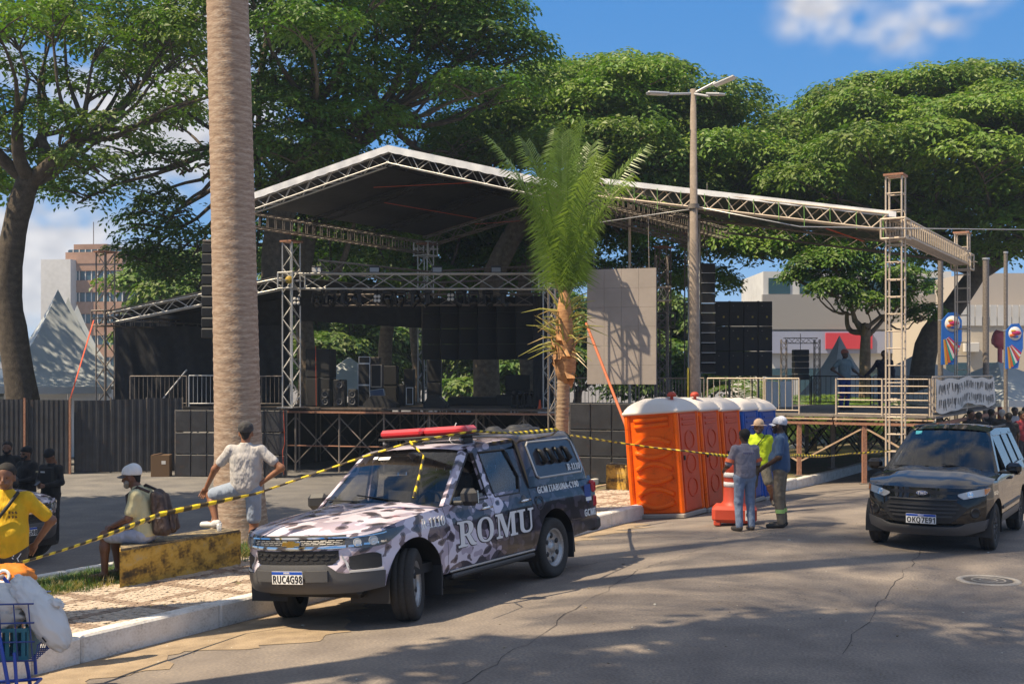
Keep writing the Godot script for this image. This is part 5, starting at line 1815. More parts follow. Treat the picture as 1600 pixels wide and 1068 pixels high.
func build_backline() -> void:
	cabinet("subwoofer_stack", "tall black loudspeaker stack with red strap at the stage's left", "loudspeaker", 482, 521, 1.82, 38.6, 0.8, M.black_matte, 1.39, -0.1, 2)
	var rs := thing("ratchet_strap", "red strap round the tall black loudspeaker stack", "strap")
	slat(rs, "webbing", pix(493, 540, 38.15), pix(494, 634, 38.15), 0.05, 0.01, M.red_strap)
	var i := 0
	for q: Array in [[501, 517, 0.56], [522, 541, 0.86], [545, 558, 0.56]]:
		var c := cabinet("speaker_box", ["small black speaker box beside the tall stack", "taller black speaker box between the two small ones", "small black speaker box nearest the bass cabinets"][i], "loudspeaker", q[0], q[1], q[2], 37.8, 0.4, M.black, 1.39, 0.0, 1)
		cone_drivers(c, 0.3, [0.18, q[2] - 0.16], 0.215, 0.1)
		i += 1
	cabinet("bass_cabinet", "pair of stacked silver-edged bass cabinets", "amplifier", 561, 580, 1.36, 38.6, 0.5, mat(0.03, 0.034, 0.045, 0.7), 1.39, -0.05, 2, M.galv)
	cabinet("amplifier_head", "amplifier head with white corner lights on the bass cabinets", "amplifier", 562, 580, 0.22, 38.6, 0.4, M.black, 2.75, -0.05, 1, M.galv)
	cabinet("guitar_cabinet", "brown cloth guitar cabinet beside the bass cabinets", "amplifier", 581, 598, 0.72, 38.7, 0.5, mat(0.16, 0.12, 0.1, 0.85), 2.0, -0.05, 1, M.alu_warm)
	cabinet("flight_case", "dark flight case under the brown guitar cabinet", "flight case", 581, 599, 0.61, 38.7, 0.55, M.black, 1.39, -0.05, 1)
	cabinet("flight_case", "dark low case standing on the brown guitar cabinet", "flight case", 580, 594, 0.24, 38.7, 0.4, mat(0.06, 0.05, 0.045, 0.8), 2.72, -0.05, 1)
	var tm := thing("tilted_cabinet", "blue fronted cabinet leaning back on the stage", "amplifier", Vector3(-4.17, 1.42, -38.1), 0.0)
	part(tm, "box", box_mesh(Vector3(0.48, 0.5, 0.3), 0.02, Vector3(0, 0.26, 0)), M.galv, Transform3D(Basis(Vector3.RIGHT, -0.3) * Basis(Vector3.BACK, 0.16), Vector3.ZERO))
	part(tm, "cloth_front", box_mesh(Vector3(0.42, 0.44, 0.02), 0.0, Vector3(0, 0.26, 0.155)), mat(0.05, 0.08, 0.14, 0.8), Transform3D(Basis(Vector3.RIGHT, -0.3) * Basis(Vector3.BACK, 0.16), Vector3.ZERO))
	wedge("black monitor wedge at the front edge under the bass cabinets", 570, 622, 37.6, 0.36, -0.15)
	wedge("black monitor wedge at the front edge below the video wall", 663, 700, 37.2, 0.38, -0.1)
	cabinet("speaker_box", "wide black cabinet behind the leaning blue cabinet", "loudspeaker", 600, 622, 1.3, 39.6, 0.6, M.black_matte, 1.39, 0.0, 2)
	cabinet("speaker_box", "black cabinet right of the mixing rack", "loudspeaker", 632, 648, 1.2, 40.2, 0.5, M.black, 1.39, 0.0, 2)
	cabinet("guitar_amplifier", "small silver-framed amplifier standing by itself", "amplifier", 635, 646, 0.55, 38.5, 0.3, M.black_matte, 1.45, 0.0, 1, M.galv)
	cabinet("mixing_rack", "rack with pale mixer on top", "rack", 622, 634, 0.7, 39.2, 0.5, M.black, 1.39, 0.0, 1)
	cabinet("speaker_box", "black cabinet with round horns under the video wall", "loudspeaker", 790, 828, 1.0, 40.4, 0.6, M.black, 1.39, 0.0, 2)
	cabinet("riser_box", "low black box right of the thick trunk on stage", "box", 776, 802, 0.36, 39.5, 0.6, M.black_matte, 1.39, 0.0, 1)
	cabinet("drum_riser", "low dark riser at the back of the stage", "platform", 702, 800, 0.26, 40.6, 2.2, M.black_matte, 1.39, 0.0, 1)
	cabinet("side_fill_speaker", "black two-box speaker on a stand left of the tent view", "loudspeaker", 668, 690, 1.5, 40.6, 0.5, M.black, 1.39, 0.0, 2)
	for k in 4:
		var x := (803.0 + k * 9.0 - 800.0) / FOC * 36.6
		var o := thing("moving_head_light", ["floor moving head lamp, first of four near the palm", "floor moving head lamp, second of four near the palm", "floor moving head lamp, third of four near the palm", "floor moving head lamp, last of four near the palm"][k], "stage light", Vector3(x, 1.39, -36.6), 0.3 * k, "moving heads on the stage floor")
		part(o, "base", box_mesh(Vector3(0.17, 0.1, 0.3), 0.02, Vector3(0, 0.05, 0)), M.black)
		for s: float in [-0.07, 0.07]:
			part(o, "yoke_arm", box_mesh(Vector3(0.03, 0.3, 0.12), 0.012, Vector3(s, 0.24, 0)), M.black)
		var t := mb(true)
		add_lathe(t, [Vector2(0.03, -0.14), Vector2(0.06, -0.12), Vector2(0.068, 0.08), Vector2(0.075, 0.12), Vector2(0.06, 0.13), Vector2(0.0, 0.11)], 12, Vector3(0, 0.38, 0), Basis(Vector3.RIGHT, 0.5))
		part(o, "head", done(t), M.black_shiny)
	var cn := thing("traffic_cone", "small orange marker standing at the stage's right edge", "cone", Vector3(0.83, 1.39, -36.2))
	var ct := mb(true)
	add_lathe(ct, [Vector2(0.0, 0.26), Vector2(0.025, 0.26), Vector2(0.05, 0.02), Vector2(0.08, 0.015), Vector2(0.085, 0.0)], 12)
	part(cn, "body", done(ct), M.red_strap)

func corrugated(a: Vector3, b: Vector3, y0: float, y1: float, pitch := 0.14, amp := 0.028) -> ArrayMesh:
	var t := mb()
	var d := (b - a)
	var len := d.length()
	d /= len
	var nrm := Vector3(-d.z, 0, d.x)
	if nrm.z < 0.0:
		nrm = -nrm
	var n := int(len / pitch)
	var pts := []
	for i in n:
		var x := i * len / n
		var st_ := len / n
		pts.append(a + d * x)
		pts.append(a + d * (x + st_ * 0.15) + nrm * amp)
		pts.append(a + d * (x + st_ * 0.5) + nrm * amp)
		pts.append(a + d * (x + st_ * 0.65))
	pts.append(b)
	for i in pts.size() - 1:
		var p: Vector3 = pts[i]
		var q: Vector3 = pts[i + 1]
		quad(t, Vector3(p.x, y0, p.z), Vector3(p.x, y1, p.z), Vector3(q.x, y1, q.z), Vector3(q.x, y0, q.z))
	return done(t)

func build_fronts() -> void:
	var fe := thing("corrugated_fence", "black corrugated metal fence with rusty posts on the left", "fence")
	var xs := [-19.4, -18.0, -16.35, -14.72, -13.35]
	for i in xs.size() - 1:
		var a := Vector3(xs[i], 0, -36.8)
		var b := Vector3(xs[i + 1], 0, -36.75)
		part(fe, "sheet", corrugated(a, b, -0.58, 1.66 - 0.02 * (i % 2)), M.black_fence)
		slat(fe, "post", Vector3(b.x, -0.6, b.z + 0.05), Vector3(b.x, 1.7, b.z + 0.05), 0.06, 0.06, M.rust)
		slat(fe, "rail", a + Vector3(0, 1.5, -0.05), b + Vector3(0, 1.5, -0.05), 0.05, 0.04, M.rust)
	var gt := thing("sheet_metal_gate", "plain dark sheet metal gate between fence and stage", "gate")
	var ga := Vector3(-13.3, 0, -36.9)
	var gb := Vector3(-10.2, 0, -37.6)
	for i in 3:
		var a := ga.lerp(gb, i / 3.0)
		var b := ga.lerp(gb, (i + 0.985) / 3.0)
		part(gt, "sheet", corrugated(a, b, -0.57, 1.62 + 0.03 * i, 0.2, 0.015), M.black_fence)
		slat(gt, "frame_post", Vector3(b.x, -0.6, b.z - 0.06), Vector3(b.x, 1.7, b.z - 0.06), 0.05, 0.05, M.alu_dark)
	var k := 0
	for q: Array in [[Vector3(-9.95, 0, -35.9), Vector3(-8.5, 0, -35.75), 1.37, "black panel front left of the tall palm trunk"], [Vector3(-8.48, 0, -35.75), Vector3(-6.6, 0, -35.5), 1.37, "black panel front between palm trunk and stage"], [Vector3(1.62, 0, -33.9), Vector3(3.9, 0, -33.2), 1.62, "black panel front behind the orange toilets"]]:
		var o := thing("black_panel_wall", q[3], "panel wall", Vector3.ZERO, 0.0, "black panel fronts")
		var a: Vector3 = q[0]
		var b: Vector3 = q[1]
		var n := 3 if k < 2 else 4
		for i in n:
			for j in 3:
				var p0 := a.lerp(b, float(i) / n)
				var p1 := a.lerp(b, float(i + 1) / n)
				var y0 := lerpf(-0.6, q[2], j / 3.0)
				var y1 := lerpf(-0.6, q[2], (j + 1) / 3.0)
				var ang := -atan2(p1.z - p0.z, p1.x - p0.x)
				part(o, "panel", box_mesh(Vector3((p1 - p0).length() - 0.025, y1 - y0 - 0.025, 0.06), 0.015), M.black_fence, Transform3D(Basis(Vector3.UP, ang), Vector3((p0.x + p1.x) * 0.5, (y0 + y1) * 0.5, (p0.z + p1.z) * 0.5)))
		for i in n + 1:
			var p := a.lerp(b, float(i) / n)
			slat(o, "frame", Vector3(p.x, -0.6, p.z - 0.05), Vector3(p.x, q[2], p.z - 0.05), 0.05, 0.05, M.alu_dark)
		k += 1
	var ds := thing("hanging_strap", "orange strap end hanging down the black panel front", "strap")
	slat(ds, "webbing", Vector3(-6.66, 1.37, -35.42), Vector3(-6.62, 0.4, -35.4), 0.045, 0.01, M.red_strap)
	slat(ds, "webbing", Vector3(-6.62, 0.4, -35.39), Vector3(-6.68, 0.15, -35.37), 0.07, 0.01, M.red_strap)
	slat(ds, "webbing", Vector3(-6.68, 0.15, -35.38), Vector3(-6.64, -0.5, -35.36), 0.03, 0.01, M.red_strap)
	var cb := thing("cardboard_box", "brown cardboard box at the foot of the dark gate", "box", pix(252, 738, 36.0) * Vector3(1, 0, 1) + Vector3(0, -0.6, 0), 0.1)
	part(cb, "carton", box_mesh(Vector3(0.54, 0.64, 0.45), 0.008, Vector3(0, 0.32, 0)), mat(0.14, 0.085, 0.045, 0.9))
	part(cb, "flap", box_mesh(Vector3(0.26, 0.008, 0.45), 0.0), mat(0.17, 0.1, 0.055, 0.9), Transform3D(Basis(Vector3.BACK, 0.2), Vector3(-0.13, 0.655, 0)))
	part(cb, "paper_label", box_mesh(Vector3(0.12, 0.1, 0.004), 0.0, Vector3(0.1, 0.42, 0.228)), M.off_white)

func build_side_stage() -> void:
	var E := Vector3(4.8, 0, -8.5)
	var L := Vector3(2.43, 7.43, -33.0)
	var R := Vector3(9.47, 6.13, -30.0)
	var roof := thing("side_roof", "sloping dark tarpaulin roof on bright truss over the right deck", "stage roof")
	var sg := func(u: float, v: float) -> Vector3: return Vector3(0, -0.16 * sin(v * PI) * sin(u * PI) + 0.02 * sin(u * 36.0), 0)
	part(roof, "tarpaulin", cloth_sheet(L + Vector3(0, 0.27, 0), R + Vector3(0, 0.27, 0), R + E + Vector3(0, 0.27, 0), L + E + Vector3(0, 0.27, 0), 20, 20, sg), M.white_tarp)
	part(roof, "dark_lining", cloth_sheet(L + Vector3(0, 0.22, 0), R + Vector3(0, 0.22, 0), R + E + Vector3(0, 0.22, 0), L + E + Vector3(0, 0.22, 0), 20, 20, sg), mat(0.03, 0.045, 0.03, 0.7))
	var f := Vector3(-0.06, 0, 0.24)
	part(roof, "tarpaulin_edge", cloth_sheet(L + f + Vector3(0, 0.28, 0), R + f + Vector3(0, 0.28, 0), R + f + Vector3(0, 0.15, 0), L + f + Vector3(0, 0.15, 0), 50, 2, func(u: float, v: float) -> Vector3: return Vector3(0, -0.015 * v * absf(sin(u * 50.0)), 0.01 * sin(u * 60.0) * v)), M.white_tarp)
	part(roof, "tarpaulin_edge", cloth_sheet(L + f + Vector3(0, 0.28, 0), R + f + Vector3(0, 0.28, 0), R + Vector3(0, 0.275, -0.02), L + Vector3(0, 0.275, -0.02), 10, 1, func(_u: float, _v: float) -> Vector3: return Vector3.ZERO), M.white_tarp)
	lattice(sub(roof, "front_rafter"), L, R + Vector3(-0.2, 0.04, 0), 0.36, 0.38, Vector3.UP, M.alu_warm, "lace", 0.34, 0.026, 0.016)
	lattice(sub(roof, "rear_rafter"), L + E, R + E, 0.36, 0.36, Vector3.UP, M.alu_dark, "lace", 0.4)
	lattice(sub(roof, "left_beam"), L + Vector3(0, -0.2, 0), L + E + Vector3(0, -0.2, 0), 0.36, 0.36, Vector3.UP, M.alu_dark, "ladder", 0.36)
	lattice(sub(roof, "right_beam"), R + Vector3(0, -0.05, 0), R + E + Vector3(0, -0.05, 0), 0.38, 0.42, Vector3.UP, M.alu_warm, "ladder", 0.3, 0.026, 0.018)
	lattice(sub(roof, "middle_rafter"), L + E * 0.5 + Vector3(0, -0.05, 0), R + E * 0.5, 0.25, 0.25, Vector3.UP, M.alu_dark, "lace", 0.5)
	slat(roof, "ratchet_strap", pix(1292, 357, 32.0), pix(1350, 377, 35.0), 0.06, 0.01, M.red_strap)
	for i in 12:
		var p := L.lerp(R, (i + 0.5) / 12.0) + f
		bar(roof, "tie", p + Vector3(0, 0.18, 0.02), p + Vector3(0.01, -0.18 - 0.1 * (i % 3), 0.02), 0.008, mat(0.2, 0.42, 0.1, 0.8))
	var ga := at_ground(R)
	tower("tall tan ladder truss tower in front of the right deck", Vector3(R.x, ga.y, R.z), 7.3, 0.38, M.alu_warm, "ladder", 6.0, 0.42)
	tower("second tan ladder truss tower farther back on the right", Vector3((R + E).x, -0.45, (R + E).z), 6.85, 0.38, M.alu_warm, "ladder", 5.95, 0.42)
	tower("dark truss tower behind the grey side screen", Vector3((L + E).x - 2.2, -0.5, (L + E).z + 1.0), 6.6, 0.4, M.alu_dark, "lace", 4.2)
	var pole := thing("support_pole", "thin bright pole standing above the grey side screen", "pole")
	bar(pole, "tube", pix(984, 640, 35.8), pix(984, 325, 35.8), 0.045, M.alu_warm)
	part(pole, "cap", box_mesh(Vector3(0.14, 0.1, 0.14), 0.01), M.alu_dark, Transform3D(Basis(), pix(984, 323, 35.8)))
	var D0 := Vector3(1.72, 1.36, -35.6)
	var D1 := Vector3(10.67, 1.36, -30.6)
	var back := Vector3(4.9, 0, -8.5)
	var deck := thing("side_platform", "wooden right deck with pale edge boards on rusty legs", "stage")
	var wood := surf(two_noise(103, 0.01, 0.08, 0.4), 512, [[0.2, Color(0.1, 0.09, 0.08)], [0.8, Color(0.24, 0.21, 0.19)]], 0.5, 0.8, 1.0)
	var pale := surf(two_noise(105, 0.01, 0.08, 0.4, 256), 256, [[0.2, Color(0.36, 0.24, 0.15)], [0.8, Color(0.55, 0.41, 0.28)]], 0.6, 0.8, 1.0)
	for i in 8:
		for j in 4:
			var a := D0.lerp(D1, (i + 0.004) / 8.0) + back * (j / 4.0 + 0.001)
			var b := D0.lerp(D1, (i + 0.996) / 8.0) + back * (j / 4.0 + 0.001)
			var c := D0.lerp(D1, (i + 0.996) / 8.0) + back * ((j + 1) / 4.0 - 0.001)
			var d := D0.lerp(D1, (i + 0.004) / 8.0) + back * ((j + 1) / 4.0 - 0.001)
			var dd := Vector3(0, -0.05, 0)
			var t := mb()
			quad(t, a, d, c, b)
			quad(t, a + dd, b + dd, c + dd, d + dd)
			quad(t, a, b, b + dd, a + dd)
			quad(t, b, c, c + dd, b + dd)
			part(deck, "floor_panel", done(t), wood)
	for i in 4:
		var a := D0.lerp(D1, i / 4.0 + 0.002)
		var b := D0.lerp(D1, (i + 1) / 4.0 - 0.002)
		slat(deck, "edge_board", a + Vector3(-0.03, -0.1, 0.05), b + Vector3(-0.03, -0.1, 0.05), 0.09, 0.04, pale)
		slat(deck, "edge_beam", a + Vector3(0, -0.21, 0.02), b + Vector3(0, -0.21, 0.02), 0.1, 0.08, M.rust)
	slat(deck, "edge_beam", D1 + Vector3(0, -0.2, 0), D1 + back + Vector3(0, -0.2, 0), 0.12, 0.08, M.rust)
	for i in 7:
		for j in 4:
			var p := D0.lerp(D1, i / 6.0) + back * (j / 3.0) + Vector3(-0.05, 0, -0.05)
			var g := at_ground(p)
			slat(deck, "leg", g, Vector3(p.x, 1.12, p.z), 0.11, 0.11, M.rust if j == 0 else M.alu_dark)
			part(deck, "foot", cube, M.alu_dark, box_tf(g + Vector3(0, 0.015, 0), Vector3(0.22, 0.03, 0.22)))
			if i < 6:
				var q := D0.lerp(D1, (i + 1) / 6.0) + back * (j / 3.0) + Vector3(-0.05, 0, -0.05)
				if (i + j) % 2 == 0:
					slat(deck, "brace", Vector3(p.x, 0.1, p.z), Vector3(q.x, 1.05, q.z), 0.06, 0.04, pale if j == 0 else M.alu_dark)
				else:
					slat(deck, "brace", Vector3(p.x, 1.05, p.z), Vector3(q.x, 0.1, q.z), 0.06, 0.04, pale if j == 0 else M.alu_dark)
				if j > 0:
					for kk in 2:
						var p2 := p.lerp(q, 0.5 * kk)
						var q2 := p.lerp(q, 0.5 * (kk + 1))
						bar(deck, "cross_brace", Vector3(p2.x, 0.0, p2.z), Vector3(q2.x, 1.1, q2.z), 0.025, M.black_matte)
						bar(deck, "cross_brace", Vector3(p2.x, 1.1, p2.z), Vector3(q2.x, 0.0, q2.z), 0.025, M.black_matte)
	var ed := func(f2: float) -> Vector3: return D0.lerp(D1, f2) + Vector3(0.02, 0, -0.06)
	barrier("grey railing left of the grey side screen", ed.call(0.01), ed.call(0.2), 0.95, M.alu_dark, 0.11, "deck railings")
	barrier("railing below the grey side screen", ed.call(0.21), ed.call(0.4), 0.95, M.alu_dark, 0.09, "deck railings")
	barrier("pale railing right of the lamp post above the toilets", ed.call(0.41), ed.call(0.565), 0.95, M.alu_warm, 0.16, "deck railings")
	barrier("pale railing above the blue toilets", ed.call(0.57), ed.call(0.66), 0.95, M.alu_warm, 0.16, "deck railings")
	var db := back * 0.97
	barrier("dark railing at the back of the deck before the palms", ed.call(0.22) + db, ed.call(0.42) + db, 0.98, M.black_matte, 0.16, "deck railings")
	barrier("dark railing at the back of the deck behind the standing man", ed.call(0.425) + db, ed.call(0.62) + db, 0.98, M.black_matte, 0.16, "deck railings")
	barrier("railing at the deck's back right corner", ed.call(0.63) + db, ed.call(0.99) + db, 0.98, M.alu_dark, 0.16, "deck railings")
	var hb := thing("railing", "pale railing of horizontal bars beside the tall tan tower", "railing", Vector3.ZERO, 0.0, "deck railings")
	var ha: Vector3 = ed.call(0.755)
	var hc: Vector3 = ed.call(0.985)
	for y: float in [-0.02, 0.16, 0.34, 0.52, 0.7, 0.88]:
		bar(hb, "horizontal_bar", ha + Vector3(0, y + 0.06, 0), hc + Vector3(0, y + 0.06, 0), 0.017, M.alu_warm)
	for q: Vector3 in [ha, hc, ha.lerp(hc, 0.5)]:
		bar(hb, "post", q + Vector3(0, -0.3 if q == ha else 0.0, 0.03), q + Vector3(0, 0.96, 0.03), 0.024, M.alu_warm)
	var sr: Vector3 = D1 + Vector3(-0.05, 0, -0.1)
	barrier("pale side railing carrying the hand-painted cloth", sr, sr + back * 0.5, 1.0, M.alu_warm, 0.2, "deck railings")
	barrier("farther side railing carrying the hand-painted cloth", sr + back * 0.51, sr + back * 0.98, 1.0, M.alu_warm, 0.2, "deck railings")
	build_cloth_banner(sr + Vector3(0.08, 0, 0.03), sr + back * 0.97 + Vector3(0.08, 0, 0.03))
	var scr := thing("side_screen", "tall grey led screen with a diagonal shadow beside the coconut palm", "led screen")
	var s0 := pix(918, 600, 32.8)
	var s1 := pix(1026, 600, 32.2)
	var grey := surf(two_noise(107, 0.01, 0.06, 0.2, 256), 256, [[0.2, Color(0.3, 0.26, 0.23)], [0.8, Color(0.37, 0.32, 0.285)]], 0.4, 0.75)
	for i in 4:
		for j in 6:
			var a := s0.lerp(s1, i / 4.0)
			var b := s0.lerp(s1, (i + 1) / 4.0)
			var y0 := lerpf(s0.y, 5.24, j / 6.0)
			var y1 := lerpf(s0.y, 5.24, (j + 1) / 6.0)
			part(scr, "panel", box_mesh(Vector3((b - a).length() - 0.004, y1 - y0 - 0.004, 0.09), 0.002), grey, Transform3D(Basis(Vector3.UP, -atan2(b.z - a.z, b.x - a.x)), Vector3((a.x + b.x) * 0.5, (y0 + y1) * 0.5, (a.z + b.z) * 0.5)))
	for i in 18:
		var p := s0.lerp(s1, (i + 0.5) / 18.0)
		part(scr, "top_clip", cube, M.black, box_tf(Vector3(p.x, 5.27, p.z), Vector3(0.05, 0.06, 0.06)))
	for p: Vector3 in [s0.lerp(s1, 0.1), s0.lerp(s1, 0.9)]:
		bar(scr, "hanger", Vector3(p.x, 5.2, p.z - 0.08), Vector3(p.x, 7.25, p.z - 0.4), 0.012, M.alu_dark)
	var fr := thing("screen_truss", "truss column and bracket right of the grey side screen", "truss")
	lattice(fr, pix(1034, 640, 36.0), pix(1034, 400, 36.0), 0.35, 0.35, Vector3(0, 0, 1), M.alu_dark, "lace", 0.36)
	lattice(fr, pix(1028, 459, 35.7), pix(1048, 459, 35.7), 0.3, 0.4, Vector3.UP, M.alu_warm, "lace", 0.2)
	var bs := thing("back_screen", "black led screen back dotted with yellow latches behind the lamp post", "led screen")
	var yl := mat(0.4, 0.3, 0.03, 0.5)
	for i in 4:
		for j in 3:
			var c := pix(1128 + i * 22.5, 490 + j * 39.0, 38.0)
			var pn := part(bs, "panel", box_mesh(Vector3(0.44, 0.77, 0.1), 0.01), M.led_dark, Transform3D(Basis(), c))
			part(pn, "latch", box_mesh(Vector3(0.05, 0.06, 0.03), 0.0, Vector3(0.05, -0.1 + 0.1 * (j % 2), 0.06)), yl)
			part(pn, "latch", box_mesh(Vector3(0.03, 0.03, 0.03), 0.0, Vector3(-0.1, 0.25, 0.06)), M.alu_dark)
			part(pn, "rib", box_mesh(Vector3(0.42, 0.02, 0.03), 0.0, Vector3(0, 0.1, 0.055)), M.black)
	for px: float in [1140, 1185]:
		bar(bs, "leg", pix(px, 640, 38.2) * Vector3(1, 0, 1) + Vector3(0, 1.36, 0), pix(px, 470, 38.2), 0.04, M.alu_dark)
	var la := thing("line_array", "black hanging loudspeaker column right of the lamp post", "loudspeaker")
	var p0 := pix(1105, 412, 37.5)
	for i in 11:
		part(la, "cabinet", box_mesh(Vector3(0.42, 0.29, 0.5), 0.02), M.black, Transform3D(Basis(Vector3.RIGHT, 0.015 * i), p0 + Vector3(0, -0.15 - i * 0.305, 0.005 * i)))
		part(la, "rig_bar", box_mesh(Vector3(0.44, 0.02, 0.04), 0.0), M.galv, Transform3D(Basis(), p0 + Vector3(0, -0.3 - i * 0.305, 0.26)))
	bar(la, "chain", p0, p0 + Vector3(0, 2.5, 0), 0.012, M.alu_dark)
	lattice(sub(la, "mast"), p0 + Vector3(-0.4, -4.0, 0), p0 + Vector3(-0.4, 1.5, 0), 0.3, 0.3, Vector3(0, 0, 1), M.alu, "lace", 0.35)
	var la2 := thing("line_array", "small hanging loudspeaker column between the two thin trusses", "loudspeaker")
	var p1 := pix(1251, 546, 42.0)
	for i in 5:
		part(la2, "cabinet", box_mesh(Vector3(0.52, 0.2, 0.4), 0.02), M.black, Transform3D(Basis(), p1 + Vector3(0, -0.1 - i * 0.21, 0)))
	bar(la2, "chain", p1, p1 + Vector3(0, 0.55, 0), 0.012, M.alu_dark)
	var fr2 := thing("truss_goalpost", "thin truss frame holding the small loudspeaker column", "truss")
	lattice(fr2, pix(1225, 640, 42.0), pix(1225, 530, 42.0), 0.18, 0.18, Vector3(0, 0, 1), M.alu_dark, "lace", 0.2, 0.014, 0.008)
	lattice(fr2, pix(1277, 640, 42.0), pix(1277, 530, 42.0), 0.18, 0.18, Vector3(0, 0, 1), M.alu_dark, "lace", 0.2, 0.014, 0.008)
	lattice(fr2, pix(1225, 532, 42.0), pix(1277, 532, 42.0), 0.18, 0.18, Vector3.UP, M.alu_dark, "lace", 0.2, 0.014, 0.008)
	var wb := thing("white_board", "white boards leaning behind the deck railing", "board")
	for q: Array in [[1206, 0.0], [1229, 0.15]]:
		part(wb, "board", box_mesh(Vector3(0.42, 0.82, 0.04), 0.005), M.white, Transform3D(Basis(Vector3.UP, q[1]) * Basis(Vector3.RIGHT, -0.06), pix(q[0], 614, 38.6) * Vector3(1, 0, 1) + Vector3(0, 1.78, 0)))
	var rp := thing("orange_pole", "long orange pole slanting down behind the first toilet", "pole")
	bar(rp, "tube", pix(916, 505, 31.5), pix(980, 670, 29.0), 0.035, mat(0.5, 0.13, 0.05, 0.7), cyl10)
	bar(rp, "stake", pix(980, 670, 29.0), at_ground(pix(1000, 730, 28.0)) + Vector3(0, -0.02, 0), 0.035, mat(0.5, 0.13, 0.05, 0.7), cyl10)
	var yb := thing("yellow_block", "low yellow concrete block left of the toilets", "block", at_ground(pix(968, 760, 26.5)), -0.5)
	part(yb, "body", box_mesh(Vector3(0.5, 0.55, 0.35), 0.02, Vector3(0, 0.27, 0)), M.bench)
	part(yb, "top", box_mesh(Vector3(0.46, 0.03, 0.31), 0.01, Vector3(0, 0.556, 0)), M.bench_top)
	var lb := thing("timber_pile", "loose boards and tubes lying by the black panels", "timber")
	for q: Array in [[915, 740, 958, 733], [905, 752, 962, 748], [930, 745, 972, 735], [890, 744, 940, 750]]:
		var a := at_ground(pix(q[0], q[1], 29.5)) + Vector3(0, 0.05, 0)
		var b := at_ground(pix(q[2], q[3], 30.5)) + Vector3(0, 0.07, 0)
		slat(lb, "plank", a, b, 0.09, 0.03, pale)

func build_cloth_banner(a: Vector3, b: Vector3) -> void:
	var o := thing("cloth_banner", "white cloth with rows of hand-painted black letters on the deck railing", "banner")
	var sag := func(u: float, v: float) -> Vector3: return Vector3(0.02 * sin(u * 30.0 + v * 3.0), -0.06 * sin(u * 9.0) * (0.4 + v) - 0.03 * sin(u * 23.0), 0.03 * sin(u * 26.0))
	var up := Vector3(0, 0.95, 0)
	var lo := Vector3(0, 0.13, 0)
	part(o, "cloth", cloth_sheet(a + up, b + up, b + lo, a + lo, 60, 6, sag), M.off_white)
	var r := RandomNumberGenerator.new()
	r.seed = 77
	var t := mb()
	for row in 2:
		var n := 30
		for i in n:
			var u := (i + 0.5 + r.randf_range(-0.2, 0.2)) / n * 0.95 + 0.02
			var v0 := 0.12 + row * 0.45
			for k in 2 + r.randi() % 2:
				var du := r.randf_range(-0.01, 0.012)
				var dv := r.randf_range(0.16, 0.32)
				var v1 := v0 + r.randf_range(0.0, 0.06)
				var p0: Vector3 = a.lerp(b, u) + up.lerp(lo, v1) + sag.call(u, v1) + Vector3(0.012, 0, 0.006)
				var p1: Vector3 = a.lerp(b, u + du) + up.lerp(lo, v1 + dv) + sag.call(u + du, v1 + dv) + Vector3(0.012, 0, 0.006)
				var w := (b - a).normalized() * 0.022
				quad(t, p0 - w, p0 + w, p1 + w, p1 - w)
				u += 0.006
	part(o, "brush_lettering", done(t), M.black_matte)

var clump: Mesh

func make_clump() -> ArrayMesh:
	var r := RandomNumberGenerator.new()
	r.seed = 9
	var t := mb()
	for k in 13:
		var a := TAU * k / 13.0 + r.randf_range(-0.3, 0.3)
		var d := r.randf_range(0.05, 0.42)
		var c := Vector3(cos(a) * d, r.randf_range(-0.1, 0.1) - d * 0.25, sin(a) * d)
		var f := Vector3(cos(a + r.randf_range(-0.5, 0.5)), r.randf_range(-0.45, 0.2), sin(a + r.randf_range(-0.5, 0.5))).normalized()
		var side := f.cross(Vector3.UP).normalized().rotated(f, r.randf_range(-0.6, 0.6))
		var l := r.randf_range(0.2, 0.34)
		var w := l * r.randf_range(0.24, 0.34)
		var dip := Vector3(0, -0.03, 0)
		var tip := c + f * l + dip
		var mid := c + f * l * 0.5
		var up := side.cross(f) * 0.02
		tri(t, c, mid + side * w + up, tip)
		tri(t, c, tip, mid - side * w + up)
	return done(t)

func limb(t: SurfaceTool, a: Vector3, b: Vector3, r0: float, r1: float, bend: Vector3, n := 6, sides := 7) -> void:
	var pts := []
	var rad := []
	for i in n + 1:
		var f := float(i) / n
		pts.append(a.lerp(b, f) + bend * sin(f * PI) * 1.0)
		rad.append(lerpf(r0, r1, f))
	add_tube(t, pts, rad, sides, false)

